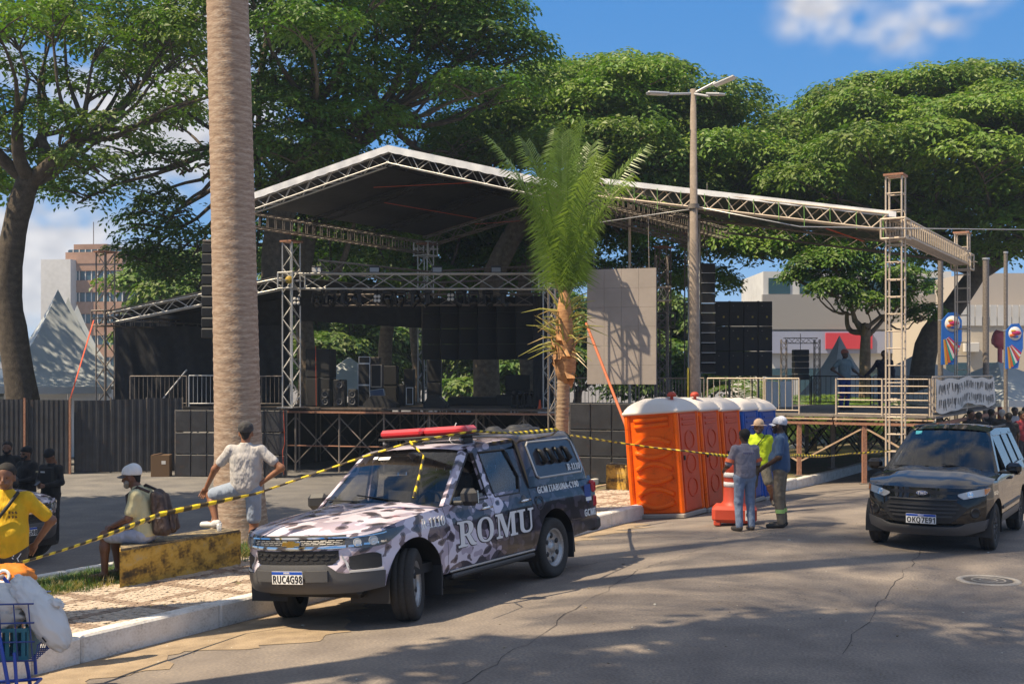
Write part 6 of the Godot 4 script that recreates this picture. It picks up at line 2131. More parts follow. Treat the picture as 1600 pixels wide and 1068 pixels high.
func crown_of(root: Node, pads: Array, sd: int, size: float, tint: Color) -> void:
	var r := RandomNumberGenerator.new()
	r.seed = sd
	var n := 0
	for p: Array in pads:
		n += p[3]
	var mm := MultiMesh.new()
	mm.transform_format = MultiMesh.TRANSFORM_3D
	mm.use_colors = true
	mm.mesh = clump
	mm.instance_count = n
	var i := 0
	for p: Array in pads:
		var pv_ := r.randf_range(0.8, 1.2)
		for k in p[3]:
			var a := r.randf() * TAU
			var q := sqrt(r.randf())
			var h := sqrt(maxf(0.0, 1.0 - q * q))
			var y := h * (1.0 - 1.5 * r.randf() * r.randf()) if r.randf() < 0.85 else -h * r.randf() * 0.8
			var c: Vector3 = p[0] + Vector3(cos(a) * q * p[1], y * p[2], sin(a) * q * p[1])
			c += Vector3(r.randfn(), r.randfn() * 0.6, r.randfn()) * p[1] * 0.07
			var lean := Vector3(cos(a) * q * 0.6, 1.0, sin(a) * q * 0.6).normalized()
			var b := Basis(Quaternion(Vector3.UP, lean)) * Basis(Vector3.UP, r.randf() * TAU) * Basis(Vector3.RIGHT, r.randf_range(-0.35, 0.35))
			var s := size * r.randf_range(0.75, 1.35)
			mm.set_instance_transform(i, Transform3D(b.scaled_local(Vector3.ONE * s), c))
			var v := r.randf_range(0.75, 1.25) * pv_
			var yl := r.randf_range(0.0, 1.0)
			mm.set_instance_color(i, Color(tint.r * v * (0.85 + 0.4 * yl), tint.g * v, tint.b * v * (1.2 - 0.5 * yl)))
			i += 1
	var o := MultiMeshInstance3D.new()
	o.name = "crown"
	o.multimesh = mm
	o.material_override = M.leaf
	root.add_child(o)
	o.set_meta("kind", "stuff")

func rain_tree(called: String, label: String, base: Vector3, fork: Array, r0: float, C: Vector3, rx: float, rz: float, dome: float, npads: int, sd: int, extra: Array, per := 150, leaf := 1.0, pad_r := 2.3, tint := Color(0.125, 0.215, 0.022), bark: Material = null) -> Node3D:
	var r := RandomNumberGenerator.new()
	r.seed = sd
	var o := thing(called, label, "tree", Vector3.ZERO, 0.0, "trees")
	var wood := mb(true)
	var pts := [base + Vector3(0, -0.3, 0), base + Vector3(0, 0.5, 0)]
	var rad := [r0 * 1.45, r0 * 1.08]
	for i in fork.size():
		pts.append(fork[i])
		rad.append(r0 * lerpf(1.0, 0.72, float(i + 1) / fork.size()))
	var sp := []
	var sr := []
	for i in pts.size() - 1:
		for k in 4:
			var f := k / 4.0
			var p0: Vector3 = pts[maxi(i - 1, 0)]
			var p3: Vector3 = pts[mini(i + 2, pts.size() - 1)]
			sp.append((pts[i] as Vector3).cubic_interpolate(pts[i + 1], p0, p3, f))
			sr.append(lerpf(rad[i], rad[i + 1], f) * (1.0 + r.randf_range(-0.05, 0.05)))
	sp.append(pts[pts.size() - 1])
	sr.append(rad[rad.size() - 1])
	add_tube(wood, sp, sr, 12, false)
	var top: Vector3 = pts[pts.size() - 1]
	var rt: float = rad[rad.size() - 1]
	var pads := []
	for i in npads:
		var f := sqrt((i + 0.5) / npads)
		var a := i * 2.39996 + r.randf_range(-0.25, 0.25)
		var y := dome * (1.0 - f * f) + r.randfn() * 0.5
		if i % 3 == 2:
			y -= dome * 0.28
		var c := C + Vector3(cos(a) * f * rx, y, sin(a) * f * rz)
		pads.append([c, pad_r * r.randf_range(0.75, 1.25), pad_r * r.randf_range(0.26, 0.42), int(per * r.randf_range(0.8, 1.2))])
	pads.append_array(extra)
	var nl := 6
	var groups := []
	for k in nl:
		groups.append([])
	for p: Array in pads:
		var d: Vector3 = p[0] - top
		groups[int(fposmod(atan2(d.z, d.x) / TAU, 1.0) * nl) % nl].append(p)
	for g: Array in groups:
		if g.is_empty():
			continue
		var m := Vector3.ZERO
		for p: Array in g:
			m += p[0]
		m /= g.size()
		var elbow := top.lerp(m, 0.5) + Vector3(0, -0.4 + r.randf_range(-0.3, 0.3), 0)
		limb(wood, top - Vector3(0, 0.3, 0), elbow, rt * 0.72, rt * 0.42, Vector3(r.randf_range(-0.4, 0.4), -0.3, r.randf_range(-0.4, 0.4)), 7, 9)
		for p: Array in g:
			var e: Vector3 = p[0] + Vector3(0, -p[2] * 0.7, 0)
			var mid := elbow.lerp(e, 0.55) + Vector3(r.randf_range(-0.5, 0.5), -0.35, r.randf_range(-0.5, 0.5))
			limb(wood, elbow, mid, rt * 0.3, rt * 0.16, Vector3(0, -0.2, 0), 4, 6)
			limb(wood, mid, e, rt * 0.16, 0.035, Vector3(0, 0.15, 0), 4, 5)
			for k in 5:
				var a := r.randf() * TAU
				var tip: Vector3 = p[0] + Vector3(cos(a) * p[1] * 0.8, r.randf_range(-0.3, 0.3) * p[2], sin(a) * p[1] * 0.8)
				limb(wood, e.lerp(mid, r.randf() * 0.4), tip, 0.04, 0.012, Vector3(0, 0.12, 0), 3, 4)
	part(o, "trunk", done(wood), bark if bark else M.bark)
	crown_of(o, pads, sd + 100, leaf, tint)
	return o

func pad(px: float, py: float, d: float, r: float, n: int, flat := 0.35) -> Array:
	return [pix(px, py, d), r, r * flat, n]

func build_trees() -> void:
	clump = make_clump()
	var ex := []
	for q: Array in [[20, 40], [90, 20], [150, 60], [60, 110], [140, 130], [210, 40], [220, 110], [280, 70], [10, 160], [100, 190], [30, 230], [-40, 90], [180, 200], [250, 170], [-30, 200], [60, 260], [130, 255], [300, 20], [310, 140]]:
		ex.append(pad(q[0], q[1], 38.0 + fposmod(q[0] * 0.37, 6.0), 1.4, 44, 0.34))
	for q: Array in [[-22, 11, 42], [-24, 10.5, 45], [-21, 12, 46], [-25, 12, 41], [-20, 10, 49], [-23, 11, 50]]:
		ex.append([Vector3(q[0], q[1], -q[2]), 2.0, 0.7, 200])
	rain_tree("rain_tree", "spreading tree with dark forked trunk at the left edge", pix(48, 624, 40.0) * Vector3(1, 0, 1) + Vector3(0, -0.6, 0), [pix(22, 540, 40.0), pix(12, 440, 40.0), pix(26, 340, 40.0), pix(48, 268, 40.0)], 0.5, Vector3(-16.5, 13.0, -41.0), 7.5, 7.0, 3.0, 16, 3, ex, 62, 0.75, 1.5)
	ex = []
	for q: Array in [[120, 300, 44, 1.4, 80], [160, 270, 45, 1.6, 80], [215, 300, 45, 1.5, 90], [260, 330, 45, 1.5, 90], [230, 355, 46, 1.5, 100], [300, 380, 46, 1.8, 150], [250, 410, 47, 1.6, 150], [310, 430, 47, 1.6, 150], [215, 395, 46, 1.2, 80], [280, 250, 44, 1.8, 90], [200, 230, 44, 1.4, 70], [420, 320, 50, 2.2, 160], [470, 360, 51, 2.4, 180], [540, 330, 52, 2.4, 200], [600, 380, 52, 2.2, 180], [440, 420, 52, 2.0, 170], [520, 410, 53, 2.2, 190], [470, 280, 46, 2.0, 240], [520, 250, 45, 2.0, 260], [430, 180, 43, 2.2, 300], [500, 130, 43, 2.2, 320], [560, 190, 44, 2.0, 260], [460, 230, 43, 2.0, 300], [580, 110, 44, 2.0, 260], [740, 60, 45, 2.2, 300], [810, 75, 46, 1.5, 190], [700, 20, 45, 2.4, 300], [770, 20, 46, 1.6, 200], [690, 120, 46, 2.0, 200], [640, 60, 45, 2.2, 260], [780, 130, 48, 2.2, 200], [420, 60, 43, 2.2, 200], [520, 40, 43, 2.2, 260], [400, 380, 52, 2.0, 150], [650, 200, 50, 2.4, 130], [720, 220, 50, 2.2, 130]]:
		ex.append(pad(q[0], q[1], q[2], q[3], int(q[4] * 0.52), 0.42))
	rain_tree("rain_tree", "huge dark-leaved tree rising over the main stage roof", pix(428, 620, 46.0) * Vector3(1, 0, 1) + Vector3(0, -0.6, 0), [pix(430, 480, 46.0), pix(432, 380, 46.0), pix(455, 290, 46.0), pix(500, 225, 46.0)], 0.62, Vector3(-7.6, 14.5, -47.5), 8.0, 9.0, 4.5, 34, 7, ex, 100, 0.8, 2.0, Color(0.085, 0.17, 0.02))
	ex = []
	for q: Array in [[880, 140, 54, 2.4, 200], [930, 160, 54, 2.4, 200], [1000, 190, 54, 2.4, 210], [1060, 210, 53, 2.4, 210], [1120, 240, 53, 2.4, 210], [1180, 280, 52, 2.2, 180], [900, 220, 52, 2.6, 240], [980, 260, 51, 2.6, 240], [1050, 300, 51, 2.4, 220], [1110, 330, 51, 2.4, 220], [1150, 380, 50, 2.2, 240], [1210, 390, 49, 1.8, 170], [1060, 380, 51, 2.4, 220], [1000, 340, 52, 2.4, 200], [900, 300, 53, 2.2, 180], [1200, 350, 50, 2.0, 200], [1090, 440, 51, 1.8, 150], [1010, 420, 52, 1.9, 140], [840, 200, 53, 2.2, 160], [860, 330, 55, 2.2, 140], [930, 380, 55, 2.2, 150]]:
		ex.append(pad(q[0], q[1], q[2], q[3], int(q[4] * 1.15), 0.4))
	rain_tree("rain_tree", "broad sunlit tree crown behind the lamp post and side roof", pix(762, 620, 55.0) * Vector3(1, 0, 1) + Vector3(0, -0.6, 0), [pix(760, 520, 55.0), pix(775, 420, 55.0), pix(830, 320, 55.0)], 0.6, Vector3(4.6, 11.0, -56.5), 9.5, 8.0, 5.0, 56, 13, ex, 210, 0.8, 2.3, Color(0.125, 0.215, 0.022), M.bark_pale)
	ex = []
	for q: Array in [[1250, 210, 54, 2.2, 200], [1320, 160, 54, 2.2, 200], [1280, 260, 52, 2.4, 220], [1350, 240, 51, 2.4, 220], [1430, 210, 50, 2.4, 230], [1520, 200, 50, 2.4, 230], [1590, 220, 50, 2.4, 230], [1300, 330, 51, 2.2, 210], [1380, 300, 50, 2.4, 230], [1470, 290, 49, 2.4, 240], [1560, 300, 48, 2.4, 240], [1600, 350, 48, 2.2, 220], [1450, 350, 50, 2.2, 190], [1240, 310, 52, 2.2, 200], [1550, 390, 50, 2.0, 170], [1290, 390, 50, 1.8, 160], [1340, 360, 50, 1.8, 150], [1500, 400, 52, 1.8, 120]]:
		ex.append(pad(q[0], q[1], q[2], q[3], int(q[4] * 1.35), 0.36))
	rain_tree("rain_tree", "wide umbrella-shaped tree at the right with a leaning trunk", pix(1436, 610, 52.0) * Vector3(1, 0, 1) + Vector3(0, -0.5, 0), [pix(1448, 540, 52.0), pix(1490, 480, 52.0), pix(1535, 415, 52.0)], 0.55, Vector3(18.8, 10.6, -53.0), 10.5, 8.5, 4.3, 64, 17, ex, 210, 0.78, 2.2)
	ex = []
	for q: Array in [[1270, 415, 46, 1.1, 110], [1310, 400, 46, 1.2, 120], [1345, 430, 46, 1.1, 110], [1385, 410, 46, 1.1, 110], [1300, 450, 45, 1.0, 100], [1350, 470, 45, 0.9, 80], [1420, 450, 46, 1.1, 100], [1395, 470, 46, 0.8, 70], [1440, 490, 47, 1.0, 80]]:
		ex.append(pad(q[0], q[1], q[2], q[3], q[4], 0.4))
	rain_tree("young_tree", "small many-stemmed tree standing behind the right deck", pix(1352, 620, 46.0) * Vector3(1, 0, 1) + Vector3(0, -0.5, 0), [pix(1352, 560, 46.0), pix(1354, 505, 46.0)], 0.24, pix(1345, 440, 46.0), 2.4, 2.0, 0.8, 5, 23, ex, 70, 0.62, 1.0, Color(0.09, 0.18, 0.022), M.bark_pale)
	rain_tree("rain_tree", "sunlit tree filling the gap behind the main stage roof", pix(600, 620, 60.0) * Vector3(1, 0, 1) + Vector3(0, -0.6, 0), [pix(602, 540, 60.0), pix(612, 470, 60.0)], 0.4, pix(650, 440, 62.0), 8.5, 5.0, 3.6, 40, 29, [pad(500, 440, 60, 2.2, 170), pad(560, 460, 61, 2.2, 170), pad(700, 450, 60, 2.2, 170), pad(780, 440, 60, 2.2, 170), pad(820, 400, 61, 2.2, 170)], 150, 0.95, 2.2, Color(0.12, 0.225, 0.03), M.bark_pale)
	var k := 0
	for q: Array in [[300, 470, 70, 4.0], [520, 540, 78, 4.6], [600, 535, 84, 5.0], [700, 540, 90, 5.0], [790, 545, 80, 4.2], [1060, 545, 72, 4.0], [900, 540, 86, 5.0], [1480, 530, 90, 4.0]]:
		var c := pix(q[0], q[1], q[2])
		rain_tree("background_tree", ["bushy tree seen left of the tall palm behind the wing", "pale green tree seen through the stage behind the speaker stack", "pale green tree seen through the stage behind the bass cabinets", "tree seen through the stage behind the green tent", "tree seen below the video wall right of the thick trunk", "bright green tree seen right of the grey side screen", "tree far behind the coconut palm", "tree behind the far right tents"][k], Vector3(c.x, -0.6, c.z), [Vector3(c.x + 0.3, 1.5, c.z)], 0.3, c + Vector3(0, -1.0, 0), q[3], q[3], 3.2, 16, 40 + k, [[c + Vector3(-1, -2.0, 1), q[3] * 0.6, 1.6, 120], [c + Vector3(2, -1.6, 1), q[3] * 0.6, 1.6, 120]], 85, 1.5, q[3] * 0.42, Color(0.11, 0.19, 0.035), M.bark_pale)
		k += 1
	for q: Array in [[648, 58.0, 0.2, "slim bare trunk seen through the stage left of the video wall"], [823, 57.0, 0.42, "second thick trunk seen below the video wall"], [478, 50.0, 0.4, "trunk seen behind the tall loudspeaker stack"]]:
		var t := mb(true)
		var b := pix(q[0], 620, q[1])
		b.y = -0.7
		add_tube(t, [b, b + Vector3(0.1, 3.0, 0), b + Vector3(-0.2, 6.5, 0), b + Vector3(0.3, 10.0, 0)], [q[2] * 1.3, q[2], q[2] * 0.85, q[2] * 0.7], 10)
		limb(t, b + Vector3(-0.1, 5.5, 0), b + Vector3(2.2, 9.5, 1.0), q[2] * 0.6, 0.06, Vector3(0.3, -0.3, 0))
		var o := thing("tree", q[3], "tree", Vector3.ZERO, 0.0, "trees")
		part(o, "trunk", done(t), M.bark_pale)
		crown_of(o, [[b + Vector3(0.3, 10.3, 0), 2.6, 1.2, 260], [b + Vector3(2.2, 9.7, 1.0), 1.6, 0.8, 120]], int(q[0]), 1.1, Color(0.07, 0.14, 0.018))
	rain_tree("street_tree", "tree beside the street left of the frame, shading the road", Vector3(-10.0, 0, -5.6), [Vector3(-9.8, 3.0, -5.8), Vector3(-8.6, 7.0, -6.4)], 0.35, Vector3(-3.4, 12.0, -6.3), 5.2, 1.9, 1.4, 16, 61, [], 80, 1.0, 1.5)

	rain_tree("street_tree", "tree on the square left of the frame, shading the asphalt", Vector3(-18.0, -0.6, -19.0), [Vector3(-17.8, 3.0, -19.2), Vector3(-16.8, 7.0, -20.0)], 0.4, Vector3(-16.2, 10.0, -21.0), 4.2, 6.6, 1.6, 26, 67, [], 150, 0.9, 1.7)

func frond_mesh(l: float, a0: float, droop: float, pairs: int, leaf: float, hang: float, sd: int) -> ArrayMesh:
	var r := RandomNumberGenerator.new()
	r.seed = sd
	var t := mb()
	var p := Vector3.ZERO
	var n := 22
	var pts := [p]
	var dirs := []
	for i in n:
		var a := a0 - droop * pow(float(i) / n, 1.4)
		var d := Vector3(cos(a), sin(a), 0)
		dirs.append(d)
		p += d * l / n
		pts.append(p)
	dirs.append(dirs[n - 1])
	var rad := []
	for i in n + 1:
		rad.append(lerpf(0.035, 0.006, pow(float(i) / n, 0.7)))
	add_tube(t, pts, rad, 5, false)
	for k in pairs:
		var f := lerpf(0.16, 1.0, float(k) / (pairs - 1))
		var x := f * n
		var i := mini(int(x), n - 1)
		var c: Vector3 = (pts[i] as Vector3).lerp(pts[i + 1], x - i)
		var d: Vector3 = dirs[i]
		var up := Vector3(-d.y, d.x, 0)
		var ll := leaf * (0.45 + 1.5 * sin(clampf(f * 0.86 + 0.1, 0.0, 1.0) * PI) * 0.42) * r.randf_range(0.9, 1.1)
		for s: float in [-1.0, 1.0]:
			var fwd := lerpf(0.55, 1.3, f) + r.randf_range(-0.08, 0.08)
			var o := (Vector3(0, 0, s) + d * fwd + up * (0.28 + r.randf_range(-0.1, 0.1))).normalized()
			var w := 0.0145
			var m := c + o * ll * 0.5 + Vector3(0, -hang * ll * 0.12, 0)
			var e := c + o * ll * 0.93 + Vector3(0, -hang * ll * 0.5, 0)
			quad(t, c - d * w * 0.6, c + d * w * 0.6, m + d * w, m - d * w)
			tri(t, m - d * w, m + d * w, e)
	return done(t)

func palm_trunk(base: Vector3, top: Vector3, r0: float, r1: float, step: float, flare: float, m: Material, rough := 0.012) -> ArrayMesh:
	var t := mb(true)
	var pts := []
	var rad := []
	var l := (top - base).length()
	var n := int(l / step) * 3
	var rr := RandomNumberGenerator.new()
	rr.seed = 31
	var dip := rough
	for i in n + 1:
		var f := float(i) / n
		if i % 3 == 0:
			dip = rough * rr.randf_range(0.3, 1.3)
		pts.append(base.lerp(top, f) + Vector3(sin(f * 2.6) * 0.04 * l * 0.1, 0, 0))
		rad.append(lerpf(r0, r1, f) + flare * exp(-f * l * 1.6) + (dip if i % 3 == 1 else 0.0))
	add_tube(t, pts, rad, 26, false)
	return done(t)

func palm_bark(c0: Color, c1: Color, c2: Color, sd: int) -> StandardMaterial3D:
	var m := surf(two_noise(sd, 0.02, 0.08, 0.45), 512, [[0.2, c0], [0.5, c1], [0.8, c2]], 1.0, 0.85, 4.0)
	m.uv1_scale = Vector3(0.3, 1.5, 0.3)
	return m

func royal_palm(label: String, base: Vector3, top: Vector3, sd: int, m: Material, reach := 3.6) -> void:
	var o := thing("royal_palm", label, "palm tree", Vector3.ZERO, 0.0, "royal palms along the pavement")
	part(o, "trunk", palm_trunk(base, top, 0.375, 0.285, 0.15, 0.16, m, 0.007), m)
	var cs := mb(true)
	add_tube(cs, [top + Vector3(0, -0.1, 0), top + Vector3(0, 0.3, 0), top + Vector3(0, 1.1, 0), top + Vector3(0, 1.7, 0)], [0.27, 0.25, 0.17, 0.1], 14)
	part(o, "crownshaft", done(cs), M.frond)
	var r := RandomNumberGenerator.new()
	r.seed = sd
	for k in 15:
		var a0 := lerpf(1.35, -0.15, (k % 5) / 4.0)
		var f := part(o, "frond", fronds[k % 5], M.frond, Transform3D(Basis(Vector3.UP, k * 2.4 + r.randf_range(-0.2, 0.2)) * Basis(Vector3.BACK, a0 * 0.62 - 0.15), top + Vector3(0, 1.45, 0)))
		f.scale = f.scale * (reach / 3.6)

var fronds := []

func build_palms() -> void:
	for k in 5:
		fronds.append(frond_mesh(3.6, 0.75, 1.75 + 0.12 * k, 64, 0.8, 1.0, 70 + k))
	var bark := palm_bark(Color(0.2, 0.125, 0.085), Color(0.37, 0.265, 0.195), Color(0.58, 0.47, 0.37), 121)
	var b0 := Vector3(-4.36, -0.38, -19.5)
	royal_palm("tall royal palm trunk with ringed bark behind the standing man", b0, Vector3(-4.9, 17.0, -19.5), 5, bark, 3.4)
	royal_palm("royal palm left of the frame beside the street", Vector3(-8.3, -0.2, -13.2), Vector3(-8.1, 17.0, -13.4), 7, bark)
	royal_palm("royal palm left of the frame, next to the street tree", Vector3(-7.2, -0.05, -8.1), Vector3(-7.0, 15.5, -8.2), 11, bark)
	royal_palm("tallest royal palm left of the frame", Vector3(-7.9, -0.1, -11.0), Vector3(-7.5, 21.0, -11.2), 9, bark)
	var cb := at_ground(Vector3(1.02, 0, -26.0))
	var head := pix(882, 500, 26.0)
	var o := thing("coconut_palm", "young coconut palm with upright feathery fronds in front of the stage", "palm tree")
	var cbark := palm_bark(Color(0.13, 0.085, 0.05), Color(0.3, 0.2, 0.12), Color(0.44, 0.32, 0.2), 131)
	part(o, "trunk", palm_trunk(cb, head, 0.125, 0.13, 0.09, 0.05, cbark, 0.01), cbark)
	var fib := palm_bark(Color(0.16, 0.07, 0.03), Color(0.4, 0.2, 0.08), Color(0.55, 0.34, 0.16), 133)
	var r := RandomNumberGenerator.new()
	r.seed = 90
	for k in 16:   # torn leaf sheaths round the head
		var a := TAU * k / 16.0 + r.randf_range(-0.2, 0.2)
		var y := r.randf_range(-1.3, -0.5)
		var out := Vector3(cos(a), 0, sin(a))
		var t := mb(true)
		var w := r.randf_range(0.06, 0.13)
		var sidev := Vector3(-out.z, 0, out.x)
		var q := head + Vector3(0, y, 0) + out * 0.13
		var l := r.randf_range(0.25, 0.5)
		var dn := -1.0 if k % 3 == 0 else 1.0
		quad(t, q - sidev * w, q + sidev * w, q + sidev * w * 0.8 + out * 0.14 + Vector3(0, l * 0.5 * dn, 0), q - sidev * w * 0.8 + out * 0.14 + Vector3(0, l * 0.5 * dn, 0))
		tri(t, q + sidev * w * 0.8 + out * 0.14 + Vector3(0, l * 0.5 * dn, 0), q - sidev * w * 0.8 + out * 0.14 + Vector3(0, l * 0.5 * dn, 0), q + out * r.randf_range(0.12, 0.26) + Vector3(0, l * dn, 0))
		part(o, "leaf_sheath", done(t), fib)
	var tt := mb(true)
	add_tube(tt, [head + Vector3(0, -1.35, 0), head + Vector3(0.02, -1.1, 0), head + Vector3(0, -0.8, 0), head + Vector3(0, -0.4, 0), head + Vector3(0, 0.2, 0), head + Vector3(0, 0.7, 0)], [0.13, 0.22, 0.25, 0.2, 0.16, 0.08], 12)
	part(o, "fibre_head", done(tt), fib)
	for k in 84:   # cut stalks and spiky flower stems
		var a := r.randf() * TAU
		var el := r.randf_range(-0.3, 1.25)
		var l := r.randf_range(0.4, 0.95)
		var d := Vector3(cos(a) * cos(el), sin(el), sin(a) * cos(el))
		var t := mb()
		var q := head + Vector3(0, r.randf_range(-0.75, 0.25), 0) + d * 0.12
		var bend := Vector3(0, -0.12, 0)
		add_tube(t, [q, q + d * l * 0.5, q + d * l + bend], [0.022, 0.016, 0.003], 4)
		part(o, "stalk", done(t), M.frond_yellow if k % 3 else M.frond_dry)
	for q: Array in [[0.15, 1.52, 0.12, 4.2], [2.95, 1.4, 0.55, 4.1], [0.35, 1.36, 0.62, 4.1], [-1.45, 1.48, 0.2, 3.9], [-2.2, 1.42, 0.4, 3.3], [-0.8, 1.42, 0.4, 3.4], [1.6, 1.5, 0.3, 4.1], [2.4, 1.45, 0.4, 4.0], [0.9, 1.45, 0.35, 3.9], [3.5, 1.4, 0.55, 3.4], [-0.3, 1.36, 0.62, 3.2], [-1.9, 1.5, 0.2, 3.4]]:
		var f := frond_mesh(q[3], q[1], q[2], 60, 1.08, 1.15, int(q[0] * 100) + 700)
		part(o, "frond", f, M.frond, Transform3D(Basis(Vector3.UP, q[0]), head + Vector3(0, 0.1, 0)))
	var k2 := 0
	for q: Array in [[1272, 44.5], [1300, 45.0], [1352, 44.5], [1222, 46.0]]:
		var b := pix(q[0], 600, q[1])
		b.y = -0.6
		var pl := thing("palm_plant", ["bright green palm plant behind the railing left of the standing man", "bright green palm plant just behind the standing man", "bright green palm plant behind the horizontal-bar railing", "yellow-green palm plant right of the black screen back"][k2], "plant", b, 0.0, "low palm plants")
		for i in 14:
			part(pl, "frond", fronds[i % 5], M.frond, Transform3D((Basis(Vector3.UP, i * 2.4 + k2) * Basis(Vector3.BACK, 0.2 + 0.45 * (i % 3) * 0.5)).scaled_local(Vector3.ONE * (0.85 if k2 < 3 else 1.2)), Vector3(0, 0.3, 0)))
		part(pl, "stem", cyl10, M.bark_pale, Transform3D(Basis().scaled_local(Vector3(0.12, 0.8, 0.12)), Vector3(0, 0.3, 0)))
		k2 += 1

func arc_rib(a0: Vector3, b0: Vector3, rise: float, r: float, out: Vector3, n := 10) -> ArrayMesh:
	var pts := []
	var rad := []
	for i in n + 1:
		var f := float(i) / n
		pts.append(a0.lerp(b0, f) + Vector3(0, rise * sin(f * PI), 0) + out * 0.002)
		rad.append(r)
	var t := mb(true)
	add_tube(t, pts, rad, 8)
	return done(t)

func build_toilets() -> void:
	var grime := surf(two_noise(143, 0.008, 0.06, 0.35), 512, [[0.12, Color(0.5, 0.46, 0.42)], [0.36, Color(0.86, 0.84, 0.82)], [0.8, Color(1, 1, 1)]], 0.6, 0.38)
	var worn := func(c: Color) -> StandardMaterial3D:
		var m: StandardMaterial3D = grime.duplicate()
		m.albedo_color = c.linear_to_srgb()
		return m
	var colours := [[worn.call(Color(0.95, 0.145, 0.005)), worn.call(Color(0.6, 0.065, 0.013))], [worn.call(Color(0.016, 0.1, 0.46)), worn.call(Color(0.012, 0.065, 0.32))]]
	for c: Array in colours:
		for m: StandardMaterial3D in c:
			m.metallic_specular = 0.3
	var dome := mat(0.72, 0.66, 0.6, 0.5)
	dome.backlight_enabled = true
	dome.backlight = Color(0.35, 0.33, 0.3)
	var skid := mat(0.3, 0.27, 0.24, 0.8)
	var first: Node3D
	var labels := ["nearest orange portable toilet with arched ribs and white domed roof", "second orange portable toilet from the front of the row", "third orange portable toilet, next to the blue ones", "blue portable toilet behind the three orange ones", "farthest blue portable toilet at the end of the row"]
	for k in 5:
		var body: Material = colours[0 if k < 3 else 1][0]
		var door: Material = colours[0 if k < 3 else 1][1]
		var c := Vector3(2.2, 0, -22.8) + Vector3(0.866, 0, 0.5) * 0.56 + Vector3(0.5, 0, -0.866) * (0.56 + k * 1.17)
		var q := to_st(c)
		c.y = road_h(q.x, q.y) + 0.005
		var o := thing("portable_toilet", labels[k], "portable toilet", c, 0.0, "row of portable toilets")
		o.basis = Basis(Vector3.UP, -PI / 6.0 + 0.02 * (k % 2)) * Basis(Vector3.BACK, deg_to_rad([4.6, 4.8, 4.4, 4.0, 3.8][k]))
		part(o, "skid", box_mesh(Vector3(1.12, 0.09, 1.12), 0.02, Vector3(0, 0.045, 0)), skid)
		part(o, "cabin", box_mesh(Vector3(1.02, 1.9, 0.97), 0.03, Vector3(0, 1.03, 0)), body)
		for sx: float in [-1, 1]:
			for sz: float in [-1, 1]:
				part(o, "corner_post", box_mesh(Vector3(0.1, 1.92, 0.1), 0.03, Vector3(sx * 0.49, 1.04, sz * 0.49)), body)
		for j in 2:
			part(o, "top_rib", arc_rib(Vector3(-0.34, 1.83 - j * 0.11, 0.492), Vector3(0.34, 1.85 - j * 0.11, 0.492), 0.0, 0.045, Vector3.BACK, 2), body)
		for j in 3:
			var y := 1.38 - j * 0.47
			part(o, "arched_rib", arc_rib(Vector3(-0.36, y, 0.492), Vector3(0.36, y, 0.492), 0.11, 0.05, Vector3.BACK), body)
			part(o, "arched_rib", arc_rib(Vector3(-0.36, y - 0.14, 0.492), Vector3(0.36, y - 0.14, 0.492), -0.1, 0.05, Vector3.BACK), body)
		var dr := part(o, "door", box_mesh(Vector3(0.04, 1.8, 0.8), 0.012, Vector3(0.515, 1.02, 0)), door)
		for j in 2:
			part(dr, "door_rib", box_mesh(Vector3(0.03, 0.05, 0.62), 0.012, Vector3(0.54, 1.82 - j * 0.1, 0)), door)
		for j in 3:
			var t := mb(true)
			var pts := []
			var rad := []
			for i in 25:
				var a := TAU * i / 24.0
				pts.append(Vector3(0.537, 1.42 - j * 0.44 + sin(a) * 0.17, cos(a) * 0.22))
				rad.append(0.018)
			add_tube(t, pts, rad, 6)
			part(dr, "ring", done(t), door)
		part(dr, "latch", box_mesh(Vector3(0.03, 0.09, 0.05), 0.01, Vector3(0.55, 1.1, 0.33)), M.black)
		var f := func(u: float, v: float) -> Vector3:
			var x := (u * 2.0 - 1.0)
			var z := (v * 2.0 - 1.0)
			var e := (1.0 - pow(absf(x), 3.5)) * (1.0 - pow(absf(z), 3.5))
			var rib := 0.018 * maxf(0.0, sin((x + 1.0) * 14.0)) * e
			return Vector3(x * 0.565, 1.985 + 0.25 * pow(e, 0.55) + rib, z * 0.565)
		var rf := part(o, "roof", grid_mesh(f, 28, 20), dome)
		var rim := mb()
		add_box(rim, Vector3(0, 1.975, 0), Vector3(1.13, 0.06, 1.13), Basis(), 0.02)
		part(rf, "rim", done(rim), dome)
		if k < 2:
			var cp := mb(true)
			add_lathe(cp, [Vector2(0.03, 0.0), Vector2(0.03, 0.1), Vector2(0.085, 0.11), Vector2(0.085, 0.15), Vector2(0.05, 0.19), Vector2(0.0, 0.195)], 14, Vector3(0.36, 2.14, 0.28))
			part(rf, "vent_cap", done(cp), mat(0.5, 0.06, 0.03, 0.6))

